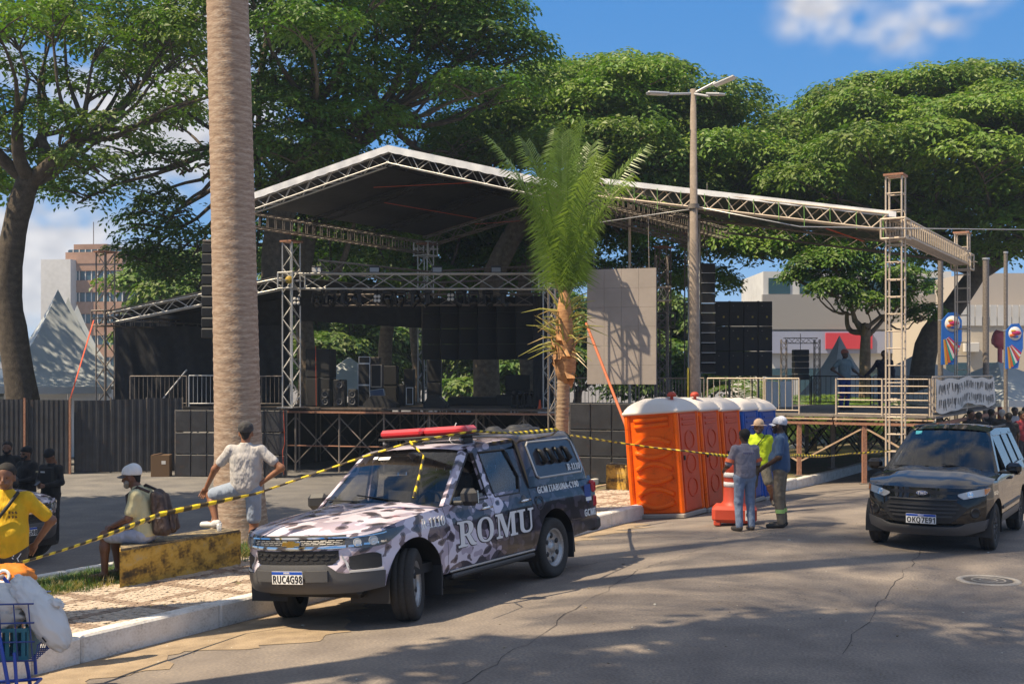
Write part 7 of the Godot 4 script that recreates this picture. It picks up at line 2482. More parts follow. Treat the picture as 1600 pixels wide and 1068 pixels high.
func build_street_things() -> void:
	build_toilets()
	var lp := at_ground(Vector3(4.13, 0, -27.5))
	var o := thing("street_lamp", "tall grey street lamp post with three led heads", "street lamp", lp)
	var t := mb(true)
	add_tube(t, [Vector3(0, 0, 0), Vector3(0, 3.0, 0), Vector3(-0.03, 9.0, 0)], [0.14, 0.12, 0.065], 14)
	var conc := surf(two_noise(141, 0.01, 0.06, 0.5, 256), 256, [[0.2, Color(0.15, 0.115, 0.09)], [0.8, Color(0.33, 0.27, 0.22)]], 0.8, 0.85, 1.5)
	part(o, "post", done(t), conc)
	part(o, "yellow_band", box_mesh(Vector3(0.02, 0.7, 0.12), 0.0, Vector3(-0.145, 2.35, 0)), mat(0.6, 0.5, 0.05, 0.7))
	part(o, "clamp", cyl10, M.alu_dark, Transform3D(Basis().scaled_local(Vector3(0.13, 0.1, 0.13)), Vector3(-0.02, 6.35, 0)))
	for q: Array in [[Vector3(-0.85, 8.86, 0.2), 0.0], [Vector3(0.62, 9.1, 0.35), 0.35], [Vector3(0.35, 8.72, 0.75), -0.3]]:
		var e: Vector3 = q[0]
		bar(o, "arm", Vector3(-0.03, 8.9, 0), e * Vector3(0.7, 1, 0.7), 0.03, M.galv)
		var d := Vector3(e.x, q[1] * 0.6, e.z).normalized()
		var hm := part(o, "lamp_head", box_mesh(Vector3(0.2, 0.055, 0.52), 0.02), M.galv, Transform3D(Basis.looking_at(d), e))
		part(hm, "led_plate", box_mesh(Vector3(0.15, 0.01, 0.34), 0.0, Vector3(0, -0.03, -0.04)), M.off_white)
	var wire := thing("overhead_cable", "thin cable strung from the lamp post to the stage roof", "cable")
	part(wire, "wire", tube_mesh([pix(905, 352, 31.0), pix(1000, 338, 29.3), lp + Vector3(0, 6.3, 0)], 0.012, 5), M.galv)
	part(wire, "wire", tube_mesh([lp + Vector3(0, 6.35, 0), pix(1250, 354, 27.5), pix(1450, 357, 27.5), pix(1640, 359, 27.5)], 0.012, 5), M.galv)
	var red := mat(0.5, 0.06, 0.025, 0.5)
	var dp := at_ground(pix(1148, 812, 20.5))
	var dm := thing("traffic_drum", "tall red traffic drum with two white bands on a square base", "traffic drum", dp, -0.2)
	t = mb()
	add_box(t, Vector3(0, 0.19, 0), Vector3(0.74, 0.28, 0.6), Basis(), 0.06)
	part(dm, "base", done(t), red)
	for sx: float in [-0.28, 0.28]:
		for sz: float in [-0.22, 0.22]:
			part(dm, "foot", box_mesh(Vector3(0.12, 0.1, 0.12), 0.02, Vector3(sx, 0.05, sz)), red)
	t = mb(true)
	add_lathe(t, [Vector2(0.24, 0.32), Vector2(0.22, 0.36), Vector2(0.19, 0.4), Vector2(0.185, 0.62), Vector2(0.175, 0.64), Vector2(0.17, 0.9), Vector2(0.178, 0.92), Vector2(0.165, 1.0), Vector2(0.16, 1.02), Vector2(0.165, 1.06), Vector2(0.15, 1.08), Vector2(0.15, 1.12), Vector2(0.0, 1.13)], 24)
	part(dm, "barrel", done(t), red)
	for y: float in [0.68, 0.84]:
		t = mb(true)
		add_lathe(t, [Vector2(0.17, y - 0.042), Vector2(0.183, y - 0.04), Vector2(0.18, y + 0.04), Vector2(0.168, y + 0.042)], 24)
		part(dm, "white_band", done(t), M.white)
	part(dm, "label_plate", box_mesh(Vector3(0.12, 0.17, 0.008), 0.0, Vector3(0.24, 0.19, 0.304)), M.white)
	for i in 4:
		part(dm, "label_print", cube, M.dark_plastic, box_tf(Vector3(0.2 + i * 0.026, 0.2, 0.309), Vector3(0.013, 0.05 - 0.012 * (i % 2), 0.003)))
	var ws := thing("wall_seat", "low yellow stained masonry wall used as a seat", "bench", st(-1.92, 0.54, 0.0), -PI / 6.0)
	var lie := Basis(Vector3.RIGHT, -PI / 2.0)
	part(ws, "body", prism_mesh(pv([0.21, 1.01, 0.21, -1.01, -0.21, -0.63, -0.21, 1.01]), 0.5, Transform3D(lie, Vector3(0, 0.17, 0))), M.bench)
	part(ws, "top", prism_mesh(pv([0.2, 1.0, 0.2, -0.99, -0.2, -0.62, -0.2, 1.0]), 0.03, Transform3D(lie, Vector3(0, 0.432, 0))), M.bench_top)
	var cup := thing("plastic_cup", "clear plastic cup standing on the wall seat", "cup", st(-1.85, 1.3, 0.448))
	t = mb(true)
	add_lathe(t, [Vector2(0.0, 0.002), Vector2(0.026, 0.002), Vector2(0.036, 0.1), Vector2(0.037, 0.1), Vector2(0.028, 0.0)], 14)
	var cm := mat(0.7, 0.72, 0.75, 0.2)
	cm.transparency = BaseMaterial3D.TRANSPARENCY_ALPHA
	cm.albedo_color.a = 0.45
	part(cup, "wall", done(t), cm)
	var im := Image.create(64, 4, false, Image.FORMAT_RGB8)
	for x in 64:
		for y in 4:
			im.set_pixel(x, y, lin(0.78, 0.58, 0.02) if (x + y * 3) % 64 < 32 else lin(0.05, 0.035, 0.015))
	var tm := StandardMaterial3D.new()
	tm.albedo_texture = ImageTexture.create_from_image(im)
	tm.roughness = 0.35
	tm.cull_mode = BaseMaterial3D.CULL_DISABLED
	tape("yellow and black barrier tape running from the left edge to the pickup", [pix(-60, 908, 9.6), pix(0, 888, 10.0), pix(250, 803, 12.2), pix(400, 771, 12.7), pix(560, 716, 12.9), pix(640, 691, 13.0), pix(740, 673, 13.6), pix(868, 671, 15.9)], tm, 0.027)
	tape("yellow and black barrier tape from the pickup past the orange toilets", [pix(868, 671, 15.9), pix(893, 680, 20.5), pix(965, 691, 21.4), pix(1020, 699, 21.2), pix(1068, 704, 20.9), pix(1110, 709, 21.3), pix(1180, 712, 23.0), pix(1245, 711, 26.0), pix(1330, 708, 28.8), pix(1392, 703, 29.7)], tm, 0.032)
	tape("strip of barrier tape stuck down the pickup windscreen", [pix(640, 690, 12.95), pix(662, 712, 12.68), pix(655, 745, 12.4), pix(646, 778, 12.15)], tm, 0.018)
	build_cart()

func tape(label: String, pts: Array, m: Material, w: float) -> void:
	var o := thing("barrier_tape", label, "barrier tape", Vector3.ZERO, 0.0, "barrier tape")
	var t := mb(true)
	var run := 0.0
	var rings := []
	for i in pts.size() - 1:
		var a: Vector3 = pts[i]
		var b: Vector3 = pts[i + 1]
		var l := (b - a).length()
		var n := maxi(4, int(l / 0.05))
		var d := (b - a) / l
		var sd := d.cross(Vector3.UP).normalized()
		var up := sd.cross(d)
		for k in n + (1 if i == pts.size() - 2 else 0):
			var f := float(k) / n
			var p := a.lerp(b, f) + Vector3(0, -0.012 * l * sin(f * PI) if l > 1.5 else 0.0, 0)
			var tw := sin(run * 1.7) * 0.6 + run * 0.25
			var x := (up * cos(tw) + sd * sin(tw)) * w
			var z := (sd * cos(tw) - up * sin(tw)) * w * 0.45
			rings.append([[p + x, p + z, p - x, p - z], run / 0.17])
			run += l / n
	for i in rings.size() - 1:
		for j in 4:
			var k := (j + 1) % 4
			var A: Array = rings[i][0]
			var B: Array = rings[i + 1][0]
			quad_uv(t, A[j], B[j], B[k], A[k], Vector2(rings[i][1], j * 0.25), Vector2(rings[i + 1][1], j * 0.25), Vector2(rings[i + 1][1], j * 0.25 + 0.25), Vector2(rings[i][1], j * 0.25 + 0.25))
	part(o, "strip", done(t), m)

func blob(c: Vector3, s: Vector3, sd: int, rough := 0.25, n := 16) -> ArrayMesh:
	var nz := FastNoiseLite.new()
	nz.seed = sd
	nz.frequency = 1.4
	return grid_mesh(func(u: float, v: float) -> Vector3:
		var a := u * TAU
		var e := (v - 0.5) * PI
		var d := Vector3(cos(a) * cos(e), sin(e), sin(a) * cos(e))
		return c + d * s * (1.0 + rough * nz.get_noise_3dv(d * 1.6) + rough * 0.4 * nz.get_noise_3dv(d * 5.0)), n * 2, n)

func build_cart() -> void:
	var blue := mat(0.03, 0.08, 0.42, 0.35, 0.2)
	var wire := mat(0.035, 0.07, 0.26, 0.4, 0.2)
	var o := thing("shopping_cart", "blue shopping cart full of plastic bags at the lower left", "shopping cart", Vector3(-4.0, -0.24, -9.6), 0.12)
	var yb := 0.98
	for z: float in [-0.27, 0.27]:
		part(o, "side_tube", tube_mesh([Vector3(0.12, 0.14, z), Vector3(0.1, 0.3, z), Vector3(0.02, 0.75, z * 0.98), Vector3(-0.04, 1.0, z), Vector3(-0.1, 1.08, z * 0.98)], 0.016, 8), blue)
		part(o, "lower_tube", tube_mesh([Vector3(0.2, 0.24, z), Vector3(-0.5, 0.22, z * 0.8), Vector3(-0.7, 0.2, z * 0.6)], 0.014, 8), blue)
		bar(o, "rear_leg", Vector3(0.16, 0.28, z), Vector3(0.14, 0.58, z), 0.014, blue)
	bar(o, "handle", Vector3(-0.1, 1.08, -0.27), Vector3(-0.1, 1.08, 0.27), 0.018, M.galv)
	bar(o, "cross_tube", Vector3(0.2, 0.24, -0.27), Vector3(0.2, 0.24, 0.27), 0.014, blue)
	var basket := sub(o, "basket")
	for z: float in [-0.26, 0.26]:
		for i in 9:
			var x := 0.26 - i * 0.11
			bar(basket, "wire", Vector3(x, 0.5, z * 0.8), Vector3(x - 0.02, 0.95, z), 0.005, wire)
		for y: float in [0.5, 0.65, 0.8, 0.95]:
			bar(basket, "wire", Vector3(0.28, y, z * lerpf(0.8, 1.0, (y - 0.5) / 0.45)), Vector3(-0.66, y, z * lerpf(0.8, 1.0, (y - 0.5) / 0.45)), 0.007, wire)
	for i in 7:
		bar(basket, "wire", Vector3(0.28, 0.5, -0.21 + i * 0.07), Vector3(0.3, 0.62, -0.22 + i * 0.073), 0.005, wire)
		bar(basket, "wire", Vector3(0.28, 0.5, -0.21 + i * 0.07), Vector3(-0.66, 0.5, -0.21 + i * 0.07), 0.005, wire)
	bar(basket, "wire", Vector3(0.3, 0.62, -0.23), Vector3(0.3, 0.62, 0.23), 0.007, wire)
	for q: Vector3 in [Vector3(0.14, 0.07, 0.25), Vector3(0.14, 0.07, -0.25), Vector3(-0.62, 0.07, 0.18), Vector3(-0.62, 0.07, -0.18)]:
		var c := sub(o, "castor")
		part(c, "wheel", cyl10, M.rubber, Transform3D(Basis(Vector3.RIGHT, PI / 2.0).scaled_local(Vector3(0.065, 0.03, 0.065)), q))
		part(c, "fork", cube, M.galv, box_tf(q + Vector3(0.02, 0.06, 0), Vector3(0.05, 0.12, 0.045)))
	var cr := thing("plastic_crate", "teal plastic crate inside the shopping cart", "crate", Vector3(-4.0, -0.24, -9.6), 0.12)
	var teal := mat(0.02, 0.16, 0.22, 0.5)
	for z: float in [-0.17, 0.17]:
		for i in 9:
			part(cr, "slat", cube, teal, box_tf(Vector3(0.18 - i * 0.06, 0.62, z), Vector3(0.03, 0.2, 0.012)))
		for y: float in [0.515, 0.73]:
			part(cr, "rim", cube, teal, box_tf(Vector3(-0.06, y, z), Vector3(0.54, 0.03, 0.016)))
	for x: float in [-0.33, 0.21]:
		part(cr, "end_wall", cube, teal, box_tf(Vector3(x, 0.62, 0), Vector3(0.014, 0.24, 0.33)))
	part(cr, "bottom", cube, teal, box_tf(Vector3(-0.06, 0.492, 0), Vector3(0.53, 0.012, 0.33)))
	var pl := mat(0.74, 0.73, 0.72, 0.32)
	pl.backlight_enabled = true
	pl.backlight = Color(0.5, 0.5, 0.48)
	var at := Vector3(-4.0, -0.24, -9.6)
	var bg := thing("plastic_bag", "bulging white plastic bag hanging over the cart's right side", "bag", at)
	part(bg, "sack", blob(Vector3.ZERO, Vector3(0.13, 0.27, 0.15), 4, 0.12, 24), pl, Transform3D(Basis(Vector3.BACK, 0.55), Vector3(0.34, 0.78, 0.02)))
	part(bg, "folds", blob(Vector3.ZERO, Vector3(0.1, 0.2, 0.15), 14, 0.2, 24), pl, Transform3D(Basis(Vector3.BACK, 0.7), Vector3(0.2, 0.96, 0.0)))
	part(bg, "knot", blob(Vector3.ZERO, Vector3(0.06, 0.03, 0.05), 24, 0.8, 8), pl, Transform3D(Basis(Vector3.BACK, -0.4), Vector3(0.42, 0.92, 0.04)))
	part(bg, "print_mark", box_mesh(Vector3(0.012, 0.05, 0.004)), M.black, Transform3D(Basis(Vector3.BACK, 0.7), Vector3(0.37, 0.66, 0.172)))
	var b2 := thing("plastic_bag", "white plastic bag lying on top of the cart basket", "bag", at)
	part(b2, "sack", blob(Vector3(-0.12, 0.93, 0.0), Vector3(0.3, 0.14, 0.22), 6, 0.15, 24), pl)
	var b3 := thing("plastic_bag", "pale bag standing inside the cart above the crate", "bag", at)
	part(b3, "sack", blob(Vector3(-0.1, 0.82, 0.02), Vector3(0.26, 0.12, 0.2), 8, 0.3), mat(0.6, 0.58, 0.54, 0.4))
	var b4 := thing("printed_bag", "orange printed snack bag on top of the cart", "bag", Vector3(-4.22, -0.24, -10.05))
	part(b4, "sack", blob(Vector3(0.05, 1.05, 0.0), Vector3(0.22, 0.1, 0.14), 9, 0.25), mat(0.72, 0.22, 0.02, 0.35))
	var t := mb(true)
	add_lathe(t, [Vector2(0.035, 0.0), Vector2(0.04, 0.006), Vector2(0.055, 0.006), Vector2(0.06, 0.0)], 18, Vector3(0.07, 1.07, 0.14), Basis(Vector3.RIGHT, 1.3))
	part(b4, "printed_ring", done(t), M.white)

func sdf(prims: Array, cell: float, k: float, clips: Array = []) -> Array:
	var lo := Vector3.ONE * 1e6
	var hi := -lo
	for p: Array in prims:
		var m := Vector3.ONE * (maxf(p[2], p[3]) + cell * 2.5)
		lo = lo.min((p[0] as Vector3).min(p[1]) - m)
		hi = hi.max((p[0] as Vector3).max(p[1]) + m)
	var nx := int((hi.x - lo.x) / cell) + 2
	var ny := int((hi.y - lo.y) / cell) + 2
	var nz := int((hi.z - lo.z) / cell) + 2
	var val := PackedFloat32Array()
	val.resize(nx * ny * nz)
	val.fill(1.0)
	var sx := 1
	var sy := nx
	var sz := nx * ny
	for p: Array in prims:
		var a: Vector3 = p[0]
		var b: Vector3 = p[1]
		var ra: float = p[2]
		var rb: float = p[3]
		var m := maxf(ra, rb) + k + cell * 1.5
		var l0 := (a.min(b) - Vector3.ONE * m - lo) / cell
		var h0 := (a.max(b) + Vector3.ONE * m - lo) / cell
		var ab := b - a
		var dd := maxf(ab.length_squared(), 1e-9)
		for z in range(maxi(0, int(l0.z)), mini(nz, int(h0.z) + 2)):
			for y in range(maxi(0, int(l0.y)), mini(ny, int(h0.y) + 2)):
				var row := z * sz + y * sy
				for x in range(maxi(0, int(l0.x)), mini(nx, int(h0.x) + 2)):
					var q := lo + Vector3(x, y, z) * cell - a
					var h := clampf(q.dot(ab) / dd, 0.0, 1.0)
					var d := (q - ab * h).length() - (ra + (rb - ra) * h)
					var o := val[row + x]
					var e := maxf(k - absf(d - o), 0.0) / k
					val[row + x] = minf(d, o) - e * e * k * 0.25
	for c: Array in clips:
		var n: Vector3 = c[1]
		for z in nz:
			for y in ny:
				var row := z * sz + y * sy
				for x in nx:
					var i := row + x
					if val[i] < cell * 2.0:
						val[i] = maxf(val[i], n.dot(lo + Vector3(x, y, z) * cell - c[0]))
	var verts := PackedVector3Array()
	var norms := PackedVector3Array()
	var idx := PackedInt32Array()
	var at := PackedInt32Array()
	at.resize(nx * ny * nz)
	at.fill(-1)
	var off := [0, sx, sy, sx + sy, sz, sz + sx, sz + sy, sz + sx + sy]
	var cand := PackedInt32Array()
	var lim := cell * 1.9
	for i in val.size():
		if val[i] < lim and val[i] > -lim:
			cand.append(i)
	for i in cand:
		var x := i % nx
		var y := (i / nx) % ny
		var z := i / sz
		if x >= nx - 1 or y >= ny - 1 or z >= nz - 1:
			continue
		var v0 := val[i]; var v1 := val[i + sx]; var v2 := val[i + sy]; var v3 := val[i + sx + sy]
		var v4 := val[i + sz]; var v5 := val[i + sz + sx]; var v6 := val[i + sz + sy]; var v7 := val[i + sz + sx + sy]
		var neg := int(v0 < 0) + int(v1 < 0) + int(v2 < 0) + int(v3 < 0) + int(v4 < 0) + int(v5 < 0) + int(v6 < 0) + int(v7 < 0)
		if neg == 0 or neg == 8:
			continue
		var V := [v0, v1, v2, v3, v4, v5, v6, v7]
		var s := Vector3.ZERO
		var n := 0
		for e: Array in EDGES:
			var a: float = V[e[0]]
			var b: float = V[e[1]]
			if (a < 0.0) != (b < 0.0):
				s += (CORNER[e[0]] as Vector3).lerp(CORNER[e[1]], a / (a - b))
				n += 1
		at[i] = verts.size()
		verts.append(lo + (Vector3(x, y, z) + s / n) * cell)
		norms.append(Vector3(v1 + v3 + v5 + v7 - v0 - v2 - v4 - v6, v2 + v3 + v6 + v7 - v0 - v1 - v4 - v5, v4 + v5 + v6 + v7 - v0 - v1 - v2 - v3).normalized())
	for i in cand:
		var a := val[i]
		for ax in 3:
			var st_: int = [sx, sy, sz][ax]
			if i + st_ >= val.size() or (a < 0.0) == (val[i + st_] < 0.0):
				continue
			var u: int = [sy, sz, sx][ax]
			var v: int = [sz, sx, sy][ax]
			if i - u - v < 0:
				continue
			var q := [at[i], at[i - u], at[i - u - v], at[i - v]]
			if q[0] < 0 or q[1] < 0 or q[2] < 0 or q[3] < 0:
				continue
			if a < 0.0:
				idx.append_array([q[0], q[2], q[1], q[0], q[3], q[2]])
			else:
				idx.append_array([q[0], q[1], q[2], q[0], q[2], q[3]])
	return [verts, norms, idx]

const CORNER := [Vector3(0, 0, 0), Vector3(1, 0, 0), Vector3(0, 1, 0), Vector3(1, 1, 0), Vector3(0, 0, 1), Vector3(1, 0, 1), Vector3(0, 1, 1), Vector3(1, 1, 1)]
const EDGES := [[0, 1], [2, 3], [4, 5], [6, 7], [0, 2], [1, 3], [4, 6], [5, 7], [0, 4], [1, 5], [2, 6], [3, 7]]

func skin_mesh(list: Array) -> ArrayMesh:
	var V := PackedVector3Array()
	var N := PackedVector3Array()
	var I := PackedInt32Array()
	for e: Array in list:
		var tf: Transform3D = e[1] if e.size() > 1 else Transform3D()
		var base := V.size()
		var flip := tf.basis.determinant() < 0.0
		for v: Vector3 in e[0][0]:
			V.append(tf * v)
		for n: Vector3 in e[0][1]:
			N.append((tf.basis * n).normalized())
		var ix: PackedInt32Array = e[0][2]
		for j in range(0, ix.size(), 3):
			I.append(base + ix[j])
			I.append(base + ix[j + (2 if flip else 1)])
			I.append(base + ix[j + (1 if flip else 2)])
	var A := []
	A.resize(Mesh.ARRAY_MAX)
	A[Mesh.ARRAY_VERTEX] = V
	A[Mesh.ARRAY_NORMAL] = N
	A[Mesh.ARRAY_INDEX] = I
	var m := ArrayMesh.new()
	m.add_surface_from_arrays(Mesh.PRIMITIVE_TRIANGLES, A)
	return m

var hand_shape: Array

func make_hand() -> Array:
	var p := [[Vector3(0, 0.03, 0), Vector3(0, -0.03, 0), 0.026, 0.026]]
	for i in 4:
		var x := -0.031 + i * 0.0205
		var l: float = [0.058, 0.07, 0.075, 0.066][i]
		p.append([Vector3(x * 0.7, -0.03, 0), Vector3(x, -0.085, 0), 0.017, 0.0125])
		var k1 := Vector3(x * 1.08, -0.085 - l * 0.5, 0.012 + 0.003 * i)
		var k2 := Vector3(x * 1.1, -0.085 - l * 0.85, 0.035 + 0.003 * (3 - i))
		p.append([Vector3(x, -0.085, 0), k1, 0.0098, 0.009])
		p.append([k1, k2, 0.009, 0.0075])
	p.append([Vector3(0.02, -0.03, 0.006), Vector3(0.05, -0.065, 0.02), 0.015, 0.0115])
	p.append([Vector3(0.05, -0.065, 0.02), Vector3(0.054, -0.1, 0.034), 0.0105, 0.008])
	return sdf(p, 0.0042, 0.008)

func mirror_y(v: Vector3) -> Vector3:
	return Vector3(-v.x, v.y, v.z)

func cloth_mat(c: Color) -> StandardMaterial3D:
	if M.get("cloth") == null:
		M.cloth = surf(weave, 256, [[0.2, Color(0.84, 0.84, 0.84)], [0.8, Color(1, 1, 1)]], 1.0, 0.85, 7.0, false)
		M.cloth.uv1_scale = Vector3(1.9, 0.8, 1.9)
	var m: StandardMaterial3D = M.cloth.duplicate()
	m.albedo_color = c.linear_to_srgb()
	m.rim_enabled = true
	m.rim = 0.3
	return m

var weave: PackedByteArray
var skins := {}

func person(label: String, at: Vector3, yaw: float, pose: Dictionary, look: Dictionary, cell := 0.015) -> Node3D:
	var h: float = look.get("h", 1.75)
	var o := thing("person", label, "person", at, yaw, look.get("group", ""))
	o.scale = Vector3.ONE * (h / 1.75)
	var J := {"pelvis": Vector3(0, 0.97, 0), "waist": Vector3(0, 1.1, 0), "chest": Vector3(0, 1.31, 0), "neck": Vector3(0, 1.49, -0.01), "head": Vector3(0, 1.635, 0.02)}
	var left := {"hip": Vector3(0.095, 0.93, 0), "knee": Vector3(0.11, 0.5, 0.02), "ankle": Vector3(0.115, 0.085, -0.03), "toe": Vector3(0.14, 0.035, 0.15), "sh": Vector3(0.185, 1.42, -0.01), "el": Vector3(0.26, 1.15, -0.03), "wr": Vector3(0.27, 0.91, 0.05)}
	for k: String in left:
		J[k + "L"] = left[k]
		J[k + "R"] = mirror_y(left[k])
	for k: String in pose:
		if J.has(k):
			J[k] = pose[k]
	var fat: float = look.get("belly", 0.0)
	var skin_c: Color = look.get("skin", Color(0.19, 0.1, 0.06))
	var key := skin_c.to_html()
	if not skins.has(key):
		var sm := mat(skin_c.r, skin_c.g, skin_c.b, 0.5)
		sm.subsurf_scatter_enabled = true
		sm.subsurf_scatter_strength = 0.1
		skins[key] = sm
	var up: Vector3 = (J.chest - J.pelvis).normalized()
	var side: Vector3 = (J.shL - J.shR).normalized()
	var fwd := side.cross(up).normalized()
	var P := []
	P.append([J.hipL, J.hipR, 0.1, 0.1])
	P.append([J.waist - side * 0.055, J.waist + side * 0.055, 0.098, 0.098])
	P.append([J.chest - side * 0.075, J.chest + side * 0.075, 0.112, 0.112])
	P.append([J.pelvis, J.chest, 0.1, 0.11])
	P.append([J.shL, J.shR, 0.062, 0.062])
	P.append([J.neck, J.head, 0.056, 0.055])
	for s: String in ["L", "R"]:
		P.append([J["hip" + s], J["knee" + s], 0.086, 0.058])
		P.append([J["knee" + s], J["ankle" + s].lerp(J["knee" + s], 0.65), 0.056, 0.056])
		P.append([J["ankle" + s].lerp(J["knee" + s], 0.7), J["ankle" + s], 0.057, 0.037])
		P.append([J["ankle" + s] - Vector3(0, 0.035, 0), J["toe" + s], 0.042, 0.03])
		P.append([J["sh" + s], J["el" + s], 0.052, 0.042])
		P.append([J["el" + s], J["wr" + s], 0.043, 0.029])
	var list := [[sdf(P, cell, 0.035)]]
	var hb := Basis.from_euler(pose.get("head_turn", Vector3.ZERO))
	var H: Vector3 = J.head
	var hp := []
	for q: Array in [[0, 0.055, -0.03, 0, 0.045, 0.025, 0.083, 0.08], [0, -0.01, 0.0, 0, -0.03, 0.03, 0.074, 0.064], [0, -0.065, 0.05, 0, -0.085, 0.055, 0.04, 0.03], [-0.04, 0.02, 0.075, 0.04, 0.02, 0.075, 0.018, 0.018], [0, 0.005, 0.1, 0, -0.025, 0.113, 0.009, 0.015], [-0.022, -0.055, 0.086, 0.022, -0.055, 0.086, 0.012, 0.012], [0.08, 0.01, 0.0, 0.085, -0.025, 0.0, 0.014, 0.012], [-0.08, 0.01, 0.0, -0.085, -0.025, 0.0, 0.014, 0.012], [0, -0.05, -0.02, 0, -0.14, -0.03, 0.055, 0.058]]:
		hp.append([H + hb * Vector3(q[0], q[1], q[2]), H + hb * Vector3(q[3], q[4], q[5]), q[6], q[7]])
	list.append([sdf(hp, cell * 0.62, 0.022)])
	for s: String in ["L", "R"]:
		if cell < 0.02:
			var d: Vector3 = (J["el" + s] - J["wr" + s]).normalized()
			var x: Vector3 = (pose.get("palm" + s, fwd) as Vector3).cross(d)
			if x.length() < 0.1:
				x = side
			x = x.normalized()
			var b := Basis(x, d, x.cross(d))
			if s == "R":
				b = Basis(-x, d, x.cross(d))
			list.append([hand_shape, Transform3D(b, J["wr" + s] - d * 0.02)])
		else:
			var d2: Vector3 = (J["wr" + s] - J["el" + s]).normalized()
			list.append([sdf([[J["wr" + s], J["wr" + s] + d2 * 0.14, 0.032, 0.03]], 0.02, 0.01)])
	part(o, "body", skin_mesh(list), skins[key])
	if look.has("shirt"):
		var sm := cloth_mat(look.shirt)
		var sl: float = look.get("sleeve", 0.62)
		var S := [[J.waist - side * 0.06 + fwd * fat * 0.6, J.waist + side * 0.06 + fwd * fat * 0.6, 0.118 + fat, 0.118 + fat], [J.chest - side * 0.085, J.pelvis - side * 0.07, 0.122, 0.12], [J.chest + side * 0.085, J.pelvis + side * 0.07, 0.122, 0.12], [J.chest, J.pelvis, 0.13, 0.124], [J.pelvis - side * 0.065, J.pelvis + side * 0.065, 0.12 + fat * 0.5, 0.12 + fat * 0.5], [J.shL, J.shR, 0.074, 0.074], [J.neck - up * 0.05, J.neck, 0.08, 0.072]]
		for s: String in ["L", "R"]:
			S.append([J["sh" + s], J["sh" + s].lerp(J["el" + s], minf(sl, 1.0)), 0.07, 0.066 if sl <= 1.0 else 0.054])
			if sl > 1.0:
				S.append([J["el" + s], J["wr" + s], 0.053, 0.041])
		part(o, "shirt", skin_mesh([[sdf(S, cell, 0.04, [[J.pelvis - up * look.get("hem", 0.06), -up], [J.neck + up * 0.035, up]])]]), sm)
	var lm := cloth_mat(look.get("legs", Color(0.1, 0.1, 0.12)))
	var T := [[J.hipL, J.hipR, 0.116, 0.116], [J.pelvis - side * 0.06, J.pelvis + side * 0.06, 0.108 + fat * 0.3, 0.108 + fat * 0.3]]
	var shorts: bool = look.get("shorts", false)
	for s: String in ["L", "R"]:
		if shorts:
			T.append([J["hip" + s], J["hip" + s].lerp(J["knee" + s], 0.86), 0.104, 0.092])
		else:
			T.append([J["hip" + s], J["knee" + s], 0.102, 0.078])
			T.append([J["knee" + s], J["ankle" + s] + Vector3(0, 0.01, 0), 0.077, 0.064])
	part(o, "shorts" if shorts else "trousers", skin_mesh([[sdf(T, cell, 0.025, [[J.pelvis + up * 0.07, up]])]]), lm)
	if not look.get("barefoot", false):
		var sc: Color = look.get("shoes", Color(0.03, 0.028, 0.027))
		for s: String in ["L", "R"]:
			var a: Vector3 = J["ankle" + s]
			var F := [[a - Vector3(0, 0.02, 0), a - Vector3(0, 0.04, 0) + (a - J["toe" + s]).normalized() * 0.03, 0.05, 0.046], [a - Vector3(0, 0.045, 0), J["toe" + s] + (J["toe" + s] - a).normalized() * 0.03, 0.045, 0.038]]
			part(o, "shoe", skin_mesh([[sdf(F, minf(cell, 0.014), 0.02)]]), mat(sc.r, sc.g, sc.b, 0.6))
	var hc: Color = look.get("hair", Color(0.012, 0.01, 0.009))
	var hr := 0.084 if look.has("cap") else 0.092
	var hair := [[H + hb * Vector3(0, 0.055, -0.032), H + hb * Vector3(0, 0.047, 0.02), hr, hr - 0.004], [H + hb * Vector3(0, 0.0, -0.05), H + hb * Vector3(0, -0.05, -0.05), 0.055, 0.045]]
	part(o, "hair", skin_mesh([[sdf(hair, cell * 0.62, 0.02, [[H + hb * Vector3(0, 0.068, 0.075), hb * Vector3(0, -0.75, 0.66).normalized()]])]]), mat(hc.r, hc.g, hc.b, 0.8))
	if look.has("cap"):
		var cc: Color = look.cap
		var cm := cloth_mat(cc)
		var dome := [[H + hb * Vector3(0, 0.07, -0.03), H + hb * Vector3(0, 0.06, 0.015), 0.099, 0.095]]
		var cp := part(o, "cap", skin_mesh([[sdf(dome, cell * 0.6, 0.01, [[H + hb * Vector3(0, 0.035, 0), hb * Vector3(0, -1, 0.16).normalized()]])]]), cm)
		var brim: float = look.get("brim", 1.0)
		if brim > 0.0:
			var full: bool = look.get("hat", false)
			var bm := grid_mesh(func(u: float, v: float) -> Vector3:
				var a := (u - 0.5) * (TAU if full else 2.3)
				var rr := lerpf(0.09, 0.155 if full else 0.175, v)
				return H + hb * Vector3(sin(a) * rr * (1.0 if full else 0.86), 0.052 - v * (0.012 if full else 0.02) - (0.0 if full else sin(a) * sin(a) * 0.03), cos(a) * rr - 0.005), 20, 3)
			var bc: Color = look.get("brim_c", cc)
			part(cp, "brim", bm, cloth_mat(bc))
	if cell < 0.02:
		for x: float in [-0.031, 0.031]:
			var t := mb(true)
			add_lathe(t, [Vector2(0.0, -0.008), Vector2(0.007, -0.004), Vector2(0.008, 0.0), Vector2(0.006, 0.005), Vector2(0.0, 0.008)], 8, H + hb * Vector3(x, 0.006, 0.09))
			part(o, "eye", done(t), M.black)
	if look.get("glasses", false):
		part(o, "sunglasses", box_mesh(Vector3(0.13, 0.035, 0.03), 0.012), M.black_shiny, Transform3D(hb, H + hb * Vector3(0, 0.01, 0.09)))
